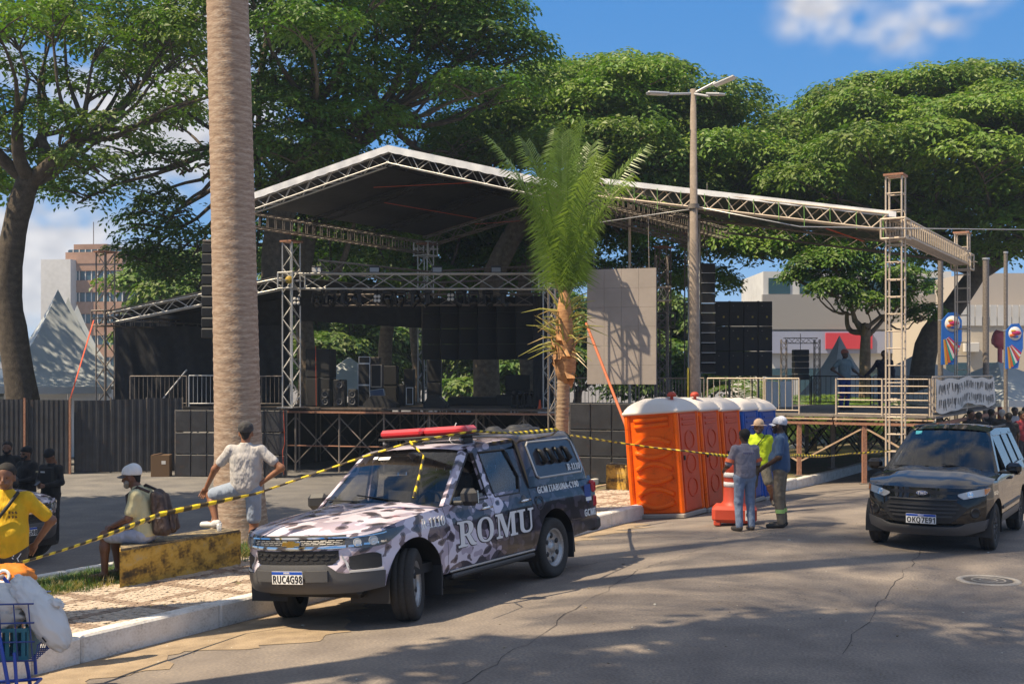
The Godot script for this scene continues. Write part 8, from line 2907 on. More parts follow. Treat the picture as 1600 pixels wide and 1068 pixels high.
	if look.has("beard"):
		var bd := [[H + hb * Vector3(-0.05, -0.05, 0.05), H + hb * Vector3(0, -0.085, 0.072), 0.03, 0.034], [H + hb * Vector3(0.05, -0.05, 0.05), H + hb * Vector3(0, -0.085, 0.072), 0.03, 0.034]]
		var bc2: Color = look.beard
		part(o, "beard", skin_mesh([[sdf(bd, 0.01, 0.02)]]), mat(bc2.r, bc2.g, bc2.b, 0.9))
	return o

func build_people() -> void:
	weave = noise_bytes(151, 0.022, 256, 3)
	hand_shape = make_hand()
	var dark := Color(0.075, 0.04, 0.026)
	var brown := Color(0.2, 0.095, 0.055)
	var black := Color(0.013, 0.013, 0.015)
	var V := func(x: float, y: float, z: float) -> Vector3: return Vector3(x, y, z)
	var a := person("man in a yellow t-shirt with a black shoulder strap at the left edge", Vector3(-4.62, 0.0, -11.1), 0.15, {"elL": V.call(0.4, 1.2, -0.1), "wrL": V.call(0.26, 0.99, -0.12), "elR": V.call(-0.3, 1.15, -0.03)}, {"h": 1.64, "shirt": Color(0.72, 0.43, 0.01), "sleeve": 0.75, "hem": 0.12, "belly": 0.035, "legs": Color(0.06, 0.055, 0.055), "shorts": true, "skin": brown, "shoes": Color(0.1, 0.08, 0.06)}, 0.013)
	part(a, "shoulder_strap", tube_mesh([V.call(0.13, 1.5, 0.07), V.call(0.06, 1.38, 0.155), V.call(-0.06, 1.22, 0.18), V.call(-0.17, 1.08, 0.14)], 0.017, 6), M.black)
	for i in 6:
		part(a, "shirt_print", box_mesh(Vector3(0.018, 0.026 - 0.005 * (i % 2), 0.004)), mat(0.09, 0.05, 0.01, 0.8), Transform3D(Basis(Vector3.BACK, 0.3 * (i % 3)), V.call(0.07 + 0.03 * (i % 3), 1.31 - 0.042 * (i / 3), 0.165)))
	for i in 26:   # white figures on the dark shorts
		part(a, "print_figure", box_mesh(Vector3(0.02 + 0.02 * (i % 3), 0.008, 0.004)), M.white, Transform3D(Basis(Vector3.BACK, i * 1.3), V.call(-0.16 + 0.32 * fposmod(i * 0.37, 1.0), 0.62 + 0.3 * fposmod(i * 0.61, 1.0), 0.112)))
	var gl := {"shirt": black, "sleeve": 1.1, "legs": black, "skin": brown, "cap": Color(0.008, 0.008, 0.009), "brim": 0.0, "group": "guards in black uniform", "h": 1.66}
	var arms := {"elL": V.call(0.27, 1.16, 0.02), "wrL": V.call(0.1, 1.12, 0.24), "elR": V.call(-0.27, 1.16, 0.02), "wrR": V.call(-0.08, 1.14, 0.25)}
	var g1 := gl.duplicate()
	g1.merge({"h": 1.72, "beard": black}, true)
	g1.erase("cap")
	person("bareheaded bearded guard in black behind the man in yellow", Vector3(-9.8, -0.6, -23.6), 0.2, {}, g1, 0.018)
	var g2 := gl.duplicate()
	g2.merge({"glasses": true, "beard": black}, true)
	var p2 := person("guard in black with beret and sunglasses, middle of the three", Vector3(-9.1, -0.6, -22.8), -0.5, arms, g2, 0.018)
	part(p2, "arm_badge", box_mesh(Vector3(0.01, 0.07, 0.06), 0.004), mat(0.4, 0.34, 0.2, 0.7), Transform3D(Basis(), V.call(0.285, 1.28, 0.0)))
	var p3 := person("guard in black looking down at a phone, nearest the gate", Vector3(-8.35, -0.6, -22.0), -0.35, arms.merged({"head_turn": V.call(0.55, 0.0, 0.0), "ankleL": V.call(0.17, 0.085, 0.06), "toeL": V.call(0.22, 0.035, 0.23), "kneeL": V.call(0.15, 0.5, 0.06)}), gl, 0.018)
	part(p3, "vest", box_mesh(Vector3(0.34, 0.36, 0.08), 0.035, V.call(0, 1.28, 0.11)), M.black_matte)
	part(p3, "phone", box_mesh(Vector3(0.075, 0.012, 0.15), 0.004), M.black_shiny, Transform3D(Basis(Vector3.RIGHT, 0.5), V.call(0.0, 1.16, 0.36)))
	part(p3, "vest_label", box_mesh(Vector3(0.1, 0.03, 0.006), 0.0, V.call(-0.06, 1.36, 0.153)), M.off_white)
	var s := V.call(0, -0.42, 0)
	var sit := {"pelvis": V.call(0, 0.555, 0), "waist": V.call(0, 0.7, 0.01), "chest": V.call(0, 0.9, 0.06), "neck": V.call(0, 1.07, 0.11), "head": V.call(0, 1.2, 0.18), "hipL": V.call(0.09, 0.535, 0.02), "hipR": V.call(-0.09, 0.535, 0.02), "kneeL": V.call(0.12, 0.53, 0.46), "kneeR": V.call(-0.14, 0.53, 0.44), "ankleL": V.call(0.12, 0.09, 0.46), "ankleR": V.call(-0.15, 0.09, 0.4), "toeL": V.call(0.14, 0.035, 0.63), "toeR": V.call(-0.17, 0.035, 0.57), "shL": V.call(0.18, 1.0, 0.07), "shR": V.call(-0.18, 1.0, 0.07), "elL": V.call(0.23, 0.74, 0.14), "elR": V.call(-0.23, 0.74, 0.14), "wrL": V.call(0.14, 0.64, 0.36), "wrR": V.call(-0.14, 0.64, 0.36), "head_turn": V.call(0.14, 0.05, 0)}
	var seat_at := st(-1.9, 0.12, 0.0)
	var p5 := person("seated man in pale t-shirt and white cap on the yellow wall", seat_at, -1.62, sit, {"shirt": Color(0.62, 0.57, 0.34), "sleeve": 0.72, "hem": 0.05, "legs": Color(0.42, 0.47, 0.6), "shorts": true, "skin": Color(0.17, 0.075, 0.043), "cap": Color(0.8, 0.79, 0.78), "brim_c": Color(0.08, 0.07, 0.07), "barefoot": true, "h": 1.78, "beard": Color(0.3, 0.27, 0.24)}, 0.013)
	for x: float in [0.125, -0.16]:
		part(p5, "flip_flop", box_mesh(Vector3(0.1, 0.018, 0.27), 0.006), M.white, Transform3D(Basis(), V.call(x, 0.012, 0.52 if x > 0.0 else 0.46)))
	var bp := thing("backpack", "dark brown backpack worn by the seated man", "backpack", seat_at, -1.62)
	var pack := cloth_mat(Color(0.045, 0.026, 0.022))
	pack.roughness = 0.5
	var bag := []
	var pocket := []
	for x: float in [-0.11, 0.11]:
		bag.append([V.call(x, 1.02, -0.13), V.call(x, 0.6, -0.17), 0.05, 0.06])
		bag.append([V.call(x * 0.8, 0.98, -0.2), V.call(x, 0.6, -0.28), 0.05, 0.06])
		bag.append([V.call(0, 1.02, -0.15), V.call(x, 0.62, -0.23), 0.06, 0.07])
		pocket.append([V.call(x * 0.7, 0.8, -0.32), V.call(x * 0.75, 0.62, -0.34), 0.03, 0.035])
		pocket.append([V.call(0, 0.8, -0.32), V.call(x * 0.7, 0.63, -0.34), 0.03, 0.035])
	part(bp, "bag", skin_mesh([[sdf(bag, 0.014, 0.05)]]), pack)
	part(bp, "front_pocket", skin_mesh([[sdf(pocket, 0.012, 0.03)]]), pack)
	for x: float in [-0.13, 0.13]:
		part(bp, "strap", tube_mesh([V.call(x, 1.06, -0.08), V.call(x * 1.1, 1.12, 0.06), V.call(x * 1.15, 1.02, 0.19), V.call(x * 1.3, 0.85, 0.17), V.call(x * 1.2, 0.7, -0.1)], 0.019, 6), pack)
		part(bp, "buckle", box_mesh(Vector3(0.012, 0.05, 0.05), 0.004), M.galv, Transform3D(Basis(), V.call(x * 1.75, 0.78, -0.22)))
	person("standing man seen from behind with one foot up on the yellow wall", st(-1.78, 1.72, 0.0), PI + 0.05, {"kneeL": V.call(0.46, 0.84, 0.1), "ankleL": V.call(0.37, 0.53, -0.04), "toeL": V.call(0.53, 0.48, 0.04), "hipL": V.call(0.1, 0.94, 0.0), "elL": V.call(0.4, 1.18, 0.06), "wrL": V.call(0.52, 0.95, 0.14), "elR": V.call(-0.46, 1.2, -0.06), "wrR": V.call(-0.22, 1.02, -0.04), "ankleR": V.call(-0.1, 0.085, -0.02), "toeR": V.call(-0.13, 0.035, 0.15), "kneeR": V.call(-0.1, 0.5, 0.03)}, {"shirt": Color(0.5, 0.48, 0.47), "sleeve": 0.62, "hem": 0.1, "legs": Color(0.3, 0.36, 0.46), "shorts": true, "skin": Color(0.26, 0.115, 0.06), "cap": Color(0.05, 0.048, 0.05), "brim": 0.0, "shoes": Color(0.7, 0.68, 0.67), "h": 1.8}, 0.013)
	var w1 := person("worker in grey shirt and jeans seen from behind at the drum", at_ground(pix(1164, 825, 19.4)), PI + 0.25, {"elL": V.call(0.3, 1.13, 0.06), "wrL": V.call(0.24, 1.06, 0.3), "elR": V.call(-0.27, 1.14, 0.05), "wrR": V.call(-0.12, 1.08, 0.28)}, {"shirt": Color(0.25, 0.23, 0.27), "sleeve": 0.85, "hem": 0.05, "legs": Color(0.2, 0.26, 0.38), "skin": dark, "h": 1.6, "shoes": Color(0.05, 0.045, 0.042)}, 0.014)
	for q: Vector3 in [V.call(0.275, 1.22, 0.02), V.call(-0.25, 1.23, 0.015)]:
		part(w1, "orange_cuff", cyl10, mat(0.75, 0.16, 0.06, 0.6), Transform3D(Basis(Vector3.BACK, 0.25 * signf(q.x)).scaled_local(Vector3(0.08, 0.06, 0.08)), q))
	for i in 6:
		part(w1, "shirt_print", box_mesh(Vector3(0.02, 0.034, 0.004)), mat(0.1, 0.1, 0.2, 0.6), Transform3D(Basis(Vector3.BACK, 0.2 * (i % 3)), V.call(0.08 - i * 0.036, 1.36, -0.14)))
	part(w1, "belt", cyl10, M.black, Transform3D(Basis().scaled_local(Vector3(0.175, 0.035, 0.125)), V.call(0, 0.985, 0)))
	var w2 := person("man in neon yellow t-shirt and straw hat with one knee bent", at_ground(pix(1186, 800, 22.3)), -0.25, {"elL": V.call(0.25, 1.16, -0.1), "wrL": V.call(0.1, 0.98, -0.16), "elR": V.call(-0.25, 1.16, -0.1), "wrR": V.call(-0.1, 0.98, -0.16), "kneeL": V.call(0.2, 0.56, 0.12), "ankleL": V.call(0.24, 0.3, -0.22), "toeL": V.call(0.27, 0.2, -0.08)}, {"shirt": Color(0.5, 0.66, 0.015), "sleeve": 0.8, "hem": 0.08, "legs": Color(0.1, 0.095, 0.08), "shorts": true, "skin": Color(0.16, 0.075, 0.045), "cap": Color(0.5, 0.36, 0.25), "hat": true, "h": 1.7, "beard": Color(0.08, 0.06, 0.05)}, 0.014)
	part(w2, "bag_strap", tube_mesh([V.call(0.12, 1.5, 0.08), V.call(0.02, 1.36, 0.145), V.call(-0.12, 1.18, 0.13)], 0.01, 5), M.black)
	var w3 := person("man in blue t-shirt, white cap and khaki trousers facing left", at_ground(pix(1220, 822, 19.6)), -1.95, {"elL": V.call(0.27, 1.15, -0.02), "wrL": V.call(0.2, 0.98, 0.22), "elR": V.call(-0.27, 1.15, 0.0), "wrR": V.call(-0.18, 1.0, 0.24)}, {"shirt": Color(0.05, 0.1, 0.2), "sleeve": 0.8, "hem": 0.08, "belly": 0.045, "legs": Color(0.2, 0.165, 0.12), "skin": dark, "cap": Color(0.66, 0.68, 0.75), "h": 1.74, "beard": Color(0.03, 0.022, 0.02)}, 0.014)
	for x: float in [0.115, -0.115]:
		part(w3, "reflective_band", cyl10, mat(0.45, 0.7, 0.2, 0.5), Transform3D(Basis().scaled_local(Vector3(0.078, 0.06, 0.078)), V.call(x, 0.27, -0.01)))
	var akimbo := {"elR": V.call(-0.42, 1.2, -0.08), "wrR": V.call(-0.2, 1.02, 0.06), "elL": V.call(0.32, 1.17, 0.05), "wrL": V.call(0.5, 0.98, 0.2)}
	var d1 := person("man in grey t-shirt and blue trousers standing on the deck", pix(1320, 640, 35.8) * Vector3(1, 0, 1) + Vector3(0, 1.36, 0), 0.5, akimbo, {"shirt": Color(0.14, 0.2, 0.22), "legs": Color(0.02, 0.045, 0.2), "skin": dark, "cap": Color(0.3, 0.1, 0.07), "brim": 0.0}, 0.024)
	for x: float in [0.112, -0.112]:
		part(d1, "orange_band", cyl10, mat(0.7, 0.2, 0.1, 0.6), Transform3D(Basis().scaled_local(Vector3(0.08, 0.035, 0.08)), V.call(x, 0.4, 0)))
	person("man in dark shirt leaning on the rail beside the tan tower", pix(1382, 640, 36.5) * Vector3(1, 0, 1) + Vector3(0, 1.36, 0), -0.4, {"elR": V.call(-0.36, 1.18, 0.0), "wrR": V.call(-0.56, 0.98, 0.1)}, {"shirt": Color(0.015, 0.015, 0.03), "sleeve": 1.1, "legs": Color(0.03, 0.04, 0.09), "skin": dark}, 0.024)
	var i := 0
	var cl := ["person in black holding both arms up to film, nearest the deck", "person in black with short dark hair beside the filming one", "dark haired person half hidden behind the filming one", "grey haired person in the crowd under the painted cloth", "person in black seen from behind in the crowd's middle", "person in red shirt at the right edge of the crowd", "person with light shirt at the back of the crowd", "person in dark clothes last in the crowd on the right", "person in blue shirt at the back right of the crowd"]
	for q: Array in [[1530, 33.0, black, 2.9], [1517, 34.2, black, 0.4], [1549, 34.4, black, 2.2], [1566, 33.2, Color(0.02, 0.02, 0.02), 2.8], [1577, 32.4, black, 3.2], [1597, 33.2, Color(0.25, 0.02, 0.03), 0.5], [1586, 36.0, Color(0.3, 0.3, 0.33), 0.2], [1612, 33.6, black, 3.0], [1602, 37.5, Color(0.05, 0.1, 0.3), 0.0]]:
		var up := {"elL": V.call(0.3, 1.28, 0.2), "wrL": V.call(0.12, 1.58, 0.26), "elR": V.call(-0.3, 1.28, 0.2), "wrR": V.call(-0.12, 1.58, 0.26)} if i == 0 else {}
		var lk := {"shirt": q[2], "legs": Color(0.03, 0.03, 0.04), "skin": [dark, brown][i % 2], "group": "crowd at the right", "h": 1.68 + 0.02 * (i % 4)}
		if i == 3:
			lk.hair = Color(0.3, 0.29, 0.27)
		person(cl[i], at_ground(pix(q[0], 700, q[1])), q[3], up, lk, 0.026)
		i += 1
	i = 0
	cl = ["person in yellow shirt seen far behind the stage", "person in dark clothes seen far behind the stage", "person in pink shirt seen far behind the stage", "person in red seen far behind the stage beside the tent", "person in blue seen far behind the stage by the trunk", "person in white seen far behind the stage right of the trunk"]
	for q: Array in [[712, Color(0.6, 0.42, 0.01)], [724, Color(0.03, 0.03, 0.035)], [738, Color(0.5, 0.2, 0.16)], [685, Color(0.5, 0.02, 0.02)], [748, Color(0.03, 0.1, 0.4)], [804, Color(0.6, 0.6, 0.62)]]:
		person(cl[i], pix(q[0], 640, 80.0 + i) * Vector3(1, 0, 1) + Vector3(0, -0.6, 0), 0.6 * i, {}, {"shirt": q[1], "legs": Color(0.04, 0.04, 0.05), "skin": [dark, brown][i % 2], "h": 1.85, "group": "people behind the stage"}, 0.04)
		i += 1

func peaked_tent(label: String, c: Vector3, w: float, eave: float, peak: float, m: Material, turn := 0.0, curve := 2.2) -> void:
	var o := thing("tent", label, "tent", c, turn, "white event tents")
	for k in 4:
		var b := Basis(Vector3.UP, k * PI / 2.0)
		var f := func(u: float, v: float) -> Vector3:
			var e := pow(1.0 - v, 1.0)
			var r := 0.5 * w * (1.0 - v)
			return b * Vector3((u - 0.5) * 2.0 * r, lerpf(eave, peak, pow(v, curve)) - 0.05 * sin(u * PI) * (1.0 - v), r)
		part(o, "roof_panel", grid_mesh(f, 10, 14), m)
		var g := func(u: float, v: float) -> Vector3: return b * Vector3((u - 0.5) * w, eave - v * 0.25 - 0.05 * sin(u * PI), 0.5 * w + 0.002)
		part(o, "valance", grid_mesh(g, 10, 1), m)
		bar(o, "leg", b * Vector3(0.49 * w, 0, 0.49 * w), b * Vector3(0.49 * w, eave, 0.49 * w), 0.04, M.galv)

func storeys(o: Node, c: Vector3, w: float, d: float, y0: float, n: int, sh: float, wall: Material, band: Material, turn: float, bays: int) -> void:
	var b := Basis(Vector3.UP, turn)
	for k in n:
		var y := y0 + k * sh
		part(o, "spandrel", cube, wall, Transform3D(b.scaled_local(Vector3(w, sh * 0.56, d)), c + Vector3(0, y + sh * 0.28, 0)))
		part(o, "window_recess", cube, band, Transform3D(b.scaled_local(Vector3(w - 0.5, sh * 0.44, d - 0.6)), c + Vector3(0, y + sh * 0.78, 0)))
		for i in bays:
			var x := -w * 0.5 + (i + 0.5) * w / bays
			part(o, "window_pane", cube, M.pane, Transform3D(b.scaled_local(Vector3(w / bays - 0.25, sh * 0.4, 0.06)), c + Vector3(0, y + sh * 0.78, 0) + b * Vector3(x, 0, d * 0.5 - 0.26)))
			part(o, "mullion", cube, M.off_white, Transform3D(b.scaled_local(Vector3(0.12, sh * 0.44, 0.14)), c + Vector3(0, y + sh * 0.78, 0) + b * Vector3(x + w / bays * 0.5, 0, d * 0.5 - 0.2)))

func build_background() -> void:
	M.pane = mat(0.04, 0.09, 0.12, 0.12)
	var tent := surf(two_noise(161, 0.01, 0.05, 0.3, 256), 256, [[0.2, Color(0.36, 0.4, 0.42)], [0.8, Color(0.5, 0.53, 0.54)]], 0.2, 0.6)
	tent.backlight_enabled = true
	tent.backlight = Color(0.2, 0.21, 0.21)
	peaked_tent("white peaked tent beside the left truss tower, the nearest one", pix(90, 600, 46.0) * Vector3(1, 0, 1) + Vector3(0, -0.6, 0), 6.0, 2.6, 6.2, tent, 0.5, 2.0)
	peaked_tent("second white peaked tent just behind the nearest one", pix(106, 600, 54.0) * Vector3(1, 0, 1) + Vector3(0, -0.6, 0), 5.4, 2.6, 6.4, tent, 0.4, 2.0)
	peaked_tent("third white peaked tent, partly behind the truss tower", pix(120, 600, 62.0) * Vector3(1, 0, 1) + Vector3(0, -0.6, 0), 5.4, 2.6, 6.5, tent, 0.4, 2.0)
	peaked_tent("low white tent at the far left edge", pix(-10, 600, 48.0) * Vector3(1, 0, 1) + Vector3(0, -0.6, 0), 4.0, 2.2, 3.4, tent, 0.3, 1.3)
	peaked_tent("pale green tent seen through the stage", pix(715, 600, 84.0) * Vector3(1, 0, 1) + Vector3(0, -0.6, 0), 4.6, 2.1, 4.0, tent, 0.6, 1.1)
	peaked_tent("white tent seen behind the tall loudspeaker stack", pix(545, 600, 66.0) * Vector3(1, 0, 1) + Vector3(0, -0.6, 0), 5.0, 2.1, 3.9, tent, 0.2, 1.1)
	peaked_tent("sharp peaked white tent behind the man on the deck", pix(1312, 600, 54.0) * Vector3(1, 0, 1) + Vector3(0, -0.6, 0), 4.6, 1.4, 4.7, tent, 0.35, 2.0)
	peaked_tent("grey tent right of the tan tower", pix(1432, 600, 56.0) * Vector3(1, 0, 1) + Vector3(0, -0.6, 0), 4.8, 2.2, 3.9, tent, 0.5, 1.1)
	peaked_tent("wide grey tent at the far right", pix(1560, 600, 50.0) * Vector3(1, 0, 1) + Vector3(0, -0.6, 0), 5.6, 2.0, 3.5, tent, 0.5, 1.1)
	var hut := thing("site_cabin", "white panelled cabin under the left tents", "cabin", pix(105, 620, 44.0) * Vector3(1, 0, 1) + Vector3(0, -0.6, 0), 0.05)
	for i in 4:
		part(hut, "panel", box_mesh(Vector3(1.1, 2.5, 0.08), 0.01, Vector3(-1.7 + i * 1.13, 1.25, 0)), M.white)
	part(hut, "roof", box_mesh(Vector3(4.8, 0.12, 2.6), 0.02, Vector3(0, 2.5, -1.25)), M.alu_dark)
	var tan := surf(two_noise(163, 0.01, 0.1, 0.4, 256), 256, [[0.2, Color(0.3, 0.17, 0.11)], [0.8, Color(0.42, 0.26, 0.18)]], 0.05, 0.9)
	var grey := surf(two_noise(165, 0.01, 0.1, 0.4, 256), 256, [[0.2, Color(0.48, 0.48, 0.47)], [0.8, Color(0.62, 0.62, 0.61)]], 0.05, 0.9)
	var D := 170.0
	var c := pix(160, 580, D) * Vector3(1, 0, 1)
	var ot := thing("office_building", "brown banded office tower with a blank pale side wall", "building")
	storeys(ot, c + Vector3(0, 0, -5), 8.2, 12.0, 1.5, 6, 3.0, tan, M.black, -0.15, 9)
	part(ot, "blank_wall", cube, grey, Transform3D(Basis(Vector3.UP, -0.15).scaled_local(Vector3(4.4, 20.0, 12.4)), c + Vector3(-5.0, 8.0, -4.4)))
	part(ot, "parapet", cube, tan, Transform3D(Basis(Vector3.UP, -0.15).scaled_local(Vector3(8.4, 1.6, 12.2)), c + Vector3(0, 18.3, -5)))
	part(ot, "roof_house", cube, tan, Transform3D(Basis(Vector3.UP, -0.15).scaled_local(Vector3(5.0, 2.0, 6.0)), c + Vector3(-2.0, 19.5, -5)))
	part(ot, "stair_tower", cube, mat(0.16, 0.22, 0.21, 0.7), Transform3D(Basis(Vector3.UP, -0.15).scaled_local(Vector3(2.6, 19.5, 10.0)), c + Vector3(5.2, 9.7, -6)))
	for k in 6:
		part(ot, "stair_window", cube, M.pane, Transform3D(Basis(Vector3.UP, -0.15).scaled_local(Vector3(0.9, 1.2, 0.1)), c + Vector3(5.3, 3.0 + k * 2.8, -0.9)))
	bar(ot, "mast", c + Vector3(-3, 20, -5), c + Vector3(-3, 24, -5), 0.06, M.alu_dark)
	var c2 := pix(222, 580, 230.0) * Vector3(1, 0, 1)
	var rb := thing("apartment_building", "red and white apartment block right of the office tower", "building")
	storeys(rb, c2, 8.0, 10.0, 4.0, 4, 2.8, mat(0.45, 0.1, 0.09, 0.8), M.off_white, -0.1, 5)
	part(rb, "white_wing", cube, M.off_white, box_tf(c2 + Vector3(5.5, 8.0, 0), Vector3(3.6, 15.0, 10.0), -0.1))
	part(rb, "roof_house", cube, mat(0.45, 0.1, 0.09, 0.8), box_tf(c2 + Vector3(1.0, 16.3, 0), Vector3(4.0, 2.2, 6.0), -0.1))
	for q: Array in [[28, 260, 9, 8.0, "low pale house far away at the left"], [52, 280, 10, 9.0, "low grey house far away beside the tents"], [8, 300, 12, 7.0, "low house on the far left horizon"]]:
		var h := thing("house", q[4], "house", pix(q[0], 580, q[1]) * Vector3(1, 0, 1), 0.1)
		part(h, "wall", cube, grey, box_tf(Vector3(0, q[3] * 0.5, 0), Vector3(q[2], q[3], 8)))
		part(h, "roof", cube, tan, box_tf(Vector3(0, q[3] + 0.4, 0), Vector3(q[2] + 0.6, 0.8, 8.6)))
		for i in 3:
			part(h, "window", cube, M.pane, box_tf(Vector3((i - 1) * q[2] * 0.3, q[3] * 0.65, 4.02), Vector3(1.2, 1.3, 0.1)))
	var D3 := 84.0
	var rt := thing("shop_building", "grey shop building with red sign behind the small tree", "building")
	var c3 := pix(1340, 580, D3) * Vector3(1, 0, 1) + Vector3(0, -0.6, 0)
	part(rt, "wall", cube, grey, box_tf(c3 + Vector3(0, 5.0, -4), Vector3(13, 10.0, 8)))
	part(rt, "concrete_band", cube, mat(0.3, 0.29, 0.28, 0.9), box_tf(c3 + Vector3(0, 7.2, 0.1), Vector3(13.2, 2.4, 0.4)))
	part(rt, "blue_fascia", cube, mat(0.33, 0.36, 0.48, 0.6), box_tf(c3 + Vector3(0, 5.1, 0.2), Vector3(12.6, 1.5, 0.3)))
	part(rt, "red_sign", cube, mat(0.6, 0.05, 0.07, 0.5), box_tf(c3 + Vector3(-0.7, 5.2, 0.4), Vector3(3.2, 1.1, 0.2)))
	for i in 6:
		part(rt, "window_pane", cube, M.pane, box_tf(c3 + Vector3(-5.4 + i * 2.15, 2.2, 0.02), Vector3(1.7, 2.2, 0.1)))
		part(rt, "upper_window", cube, M.pane, box_tf(c3 + Vector3(-5.4 + i * 2.15, 9.0, 0.02), Vector3(1.5, 1.1, 0.1)))
	var c4 := pix(1235, 580, 92.0) * Vector3(1, 0, 1) + Vector3(0, -0.6, 0)
	var yb := thing("shop_building", "cream building with ochre pier beside the black screen back", "building")
	part(yb, "wall", cube, M.off_white, box_tf(c4 + Vector3(0, 4.0, -4), Vector3(7, 8.0, 8)))
	part(yb, "ochre_pier", cube, mat(0.5, 0.33, 0.13, 0.8), box_tf(c4 + Vector3(-0.6, 4.0, 0.1), Vector3(1.2, 8.0, 0.5)))
	for i in 2:
		part(yb, "window_pane", cube, M.pane, box_tf(c4 + Vector3(-2.2 + i * 4.0, 4.4, 0.02), Vector3(1.3, 1.8, 0.1)))
	var c5 := pix(1580, 580, 76.0) * Vector3(1, 0, 1) + Vector3(0, -0.6, 0)
	var wb := thing("warehouse", "pale warehouse with ribbed parapet at the far right", "building")
	part(wb, "wall", cube, mat(0.55, 0.48, 0.38, 0.85), box_tf(c5 + Vector3(2, 3.2, -5), Vector3(14, 6.4, 10)))
	for i in 30:
		part(wb, "parapet_rib", cube, grey, box_tf(c5 + Vector3(-4.8 + i * 0.46, 6.6, 0.05), Vector3(0.4, 1.3, 0.1)))
	part(wb, "upper_storey", cube, mat(0.42, 0.38, 0.34, 0.9), box_tf(c5 + Vector3(3.5, 8.0, -6), Vector3(11, 2.8, 8)))
	part(wb, "air_unit", box_mesh(Vector3(0.9, 0.6, 0.4), 0.03), M.off_white, Transform3D(Basis(), c5 + Vector3(-2.6, 4.6, 0.3)))
	for i in 3:
		part(wb, "window_pane", cube, M.pane, box_tf(c5 + Vector3(-3.4 + i * 2.6, 3.0, 0.02), Vector3(1.3, 1.3, 0.1)))
	banner("bright winged carnival banner on a pole beside the far tower", pix(1487, 528, 41.0), 1.0)
	banner("second winged carnival banner at the right edge, in shade", pix(1585, 540, 43.0), 0.9)
	var k := 0
	for q: Array in [[1470, 405, 41.2, 0.09], [1541, 405, 40.0, 0.1], [1572, 395, 43.2, 0.07]]:
		var p := thing("banner_pole", ["grey pole carrying the bright carnival banner", "dark grey pole right of the far tan tower", "thin pole at the right edge carrying the second banner"][k], "pole", at_ground(pix(q[0], 600, q[2])))
		bar(p, "shaft", Vector3.ZERO, Vector3(0, pix(q[0], q[1], q[2]).y - p.position.y, 0), q[3], M.alu_dark, cyl10)
		part(p, "cap", cyl10, M.galv, Transform3D(Basis().scaled_local(Vector3(q[3] * 1.2, 0.06, q[3] * 1.2)), Vector3(0, pix(q[0], q[1], q[2]).y - p.position.y + 0.02, 0)))
		k += 1
	var rp := thing("carnival_ornament", "red ornament post among the far right tents", "ornament", at_ground(pix(1563, 600, 52.0)))
	bar(rp, "post", Vector3.ZERO, Vector3(0, 4.0, 0), 0.1, mat(0.55, 0.1, 0.12, 0.6), cyl10)
	part(rp, "head", blob(Vector3(0, 4.3, 0), Vector3(0.35, 0.4, 0.3), 3, 0.4, 8), mat(0.6, 0.12, 0.14, 0.6))
	var hl := grid_mesh(func(u: float, v: float) -> Vector3:
		var x := lerpf(-520.0, 520.0, u)
		return Vector3(x, -2.0 + sin(v * PI * 0.5) * (20.0 + 7.0 * sin(u * 19.0) + 4.0 * sin(u * 47.0 + 1.0)), -520.0 - v * 60.0), 60, 4)
	setting("hills", hl, mat(0.07, 0.1, 0.05, 0.95))

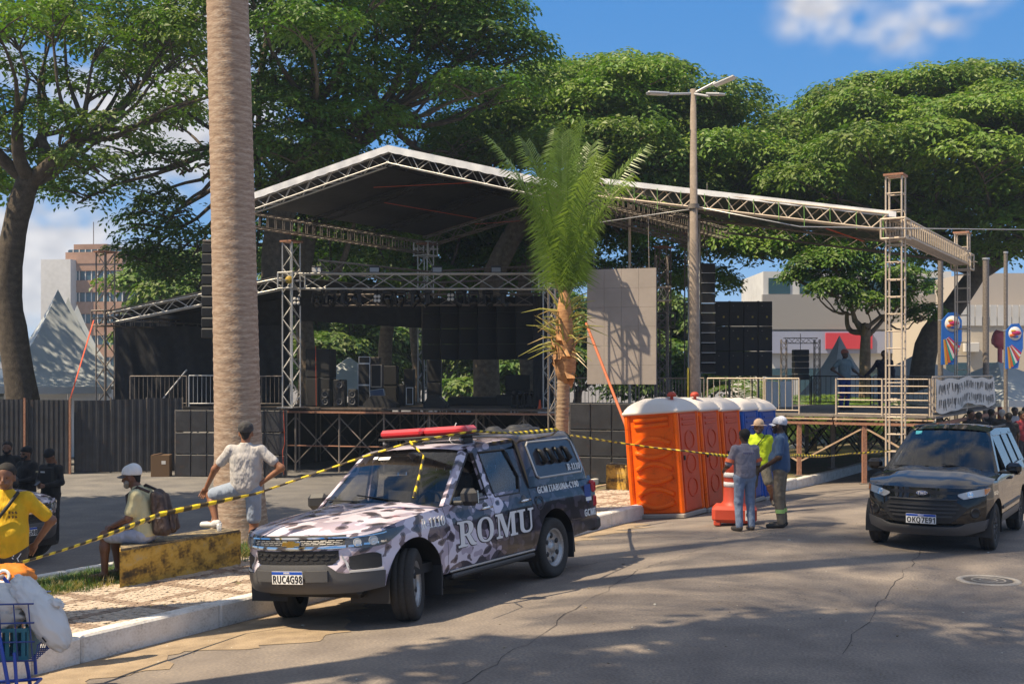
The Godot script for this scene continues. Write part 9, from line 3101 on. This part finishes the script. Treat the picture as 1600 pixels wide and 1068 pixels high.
func banner(label: String, c: Vector3, s: float) -> void:
	var o := thing("carnival_banner", label, "banner", c, 0.1, "carnival banners")
	var cols := [mat(0.75, 0.72, 0.68, 0.6), mat(0.02, 0.15, 0.55, 0.5), mat(0.7, 0.35, 0.03, 0.5), mat(0.5, 0.03, 0.12, 0.5), mat(0.02, 0.35, 0.25, 0.5), mat(0.65, 0.14, 0.02, 0.5)]
	part(o, "board", prism_mesh(pv([-0.36, -0.9, 0.16, -0.88, 0.22, -0.5, 0.36, -0.1, 0.36, 0.6, 0.2, 0.88, -0.1, 0.86, -0.34, 0.6]), 0.04, Transform3D(Basis().scaled(Vector3.ONE * s), Vector3.ZERO)), cols[1])
	var t := mb(true)
	add_lathe(t, [Vector2(0.0, 0.012), Vector2(0.26, 0.012), Vector2(0.27, 0.0)], 24, Vector3(0.03, 0.48, 0.02) * s, Basis(Vector3.RIGHT, PI / 2.0).scaled(Vector3.ONE * s))
	part(o, "disc", done(t), cols[0])
	for q: Array in [[0.08, 0.5, 0.13, 3], [-0.06, 0.4, 0.1, 5], [0.05, 0.36, 0.08, 1], [-0.04, 0.58, 0.07, 2]]:
		t = mb(true)
		add_lathe(t, [Vector2(0.0, 0.006), Vector2(q[2], 0.006), Vector2(q[2] + 0.005, 0.0)], 12, Vector3(q[0], q[1], 0.036) * s, Basis(Vector3.RIGHT, PI / 2.0) * Basis.from_scale(Vector3(1.3, 1, 0.6)))
		part(o, "disc_patch", done(t), cols[q[3]])
	for i in 8:
		var a := lerpf(-1.45, -0.75, i / 7.0)
		var d := Vector2(cos(a), sin(a))
		var p0 := Vector2(-0.3, 0.2) + d * 0.25
		var p1 := Vector2(-0.32, 0.24) + d * lerpf(1.14, 0.8, i / 7.0)
		var n := Vector2(-d.y, d.x) * 0.02
		part(o, "feather", prism_mesh(pv([p0.x - n.x, p0.y - n.y, p1.x - n.x * 2.2, p1.y - n.y * 2.2, p1.x + n.x * 2.2, p1.y + n.y * 2.2, p0.x + n.x, p0.y + n.y]), 0.012, Transform3D(Basis().scaled(Vector3.ONE * s), Vector3(0, 0, 0.028))), cols[[2, 5, 4, 0, 3, 5, 0, 3][i]])
	bar(o, "bracket", Vector3(-0.3, 0.6, -0.03) * s, Vector3(-0.45, 0.6, -0.03) * s, 0.02, M.galv)

func _ready() -> void:
	var t0 := Time.get_ticks_msec()
	setup_view()
	print("sky ", Time.get_ticks_msec() - t0)
	setup_materials()
	print("materials ", Time.get_ticks_msec() - t0)
	build_ground()
	print("ground ", Time.get_ticks_msec() - t0)
	build_vehicles()
	print("vehicles ", Time.get_ticks_msec() - t0)
	build_main_stage()
	build_side_stage()
	print("stages ", Time.get_ticks_msec() - t0)
	build_street_things()
	build_trees()
	print("trees ", Time.get_ticks_msec() - t0)
	build_palms()
	print("palms ", Time.get_ticks_msec() - t0)
	build_background()
	build_people()
	print("people ", Time.get_ticks_msec() - t0)
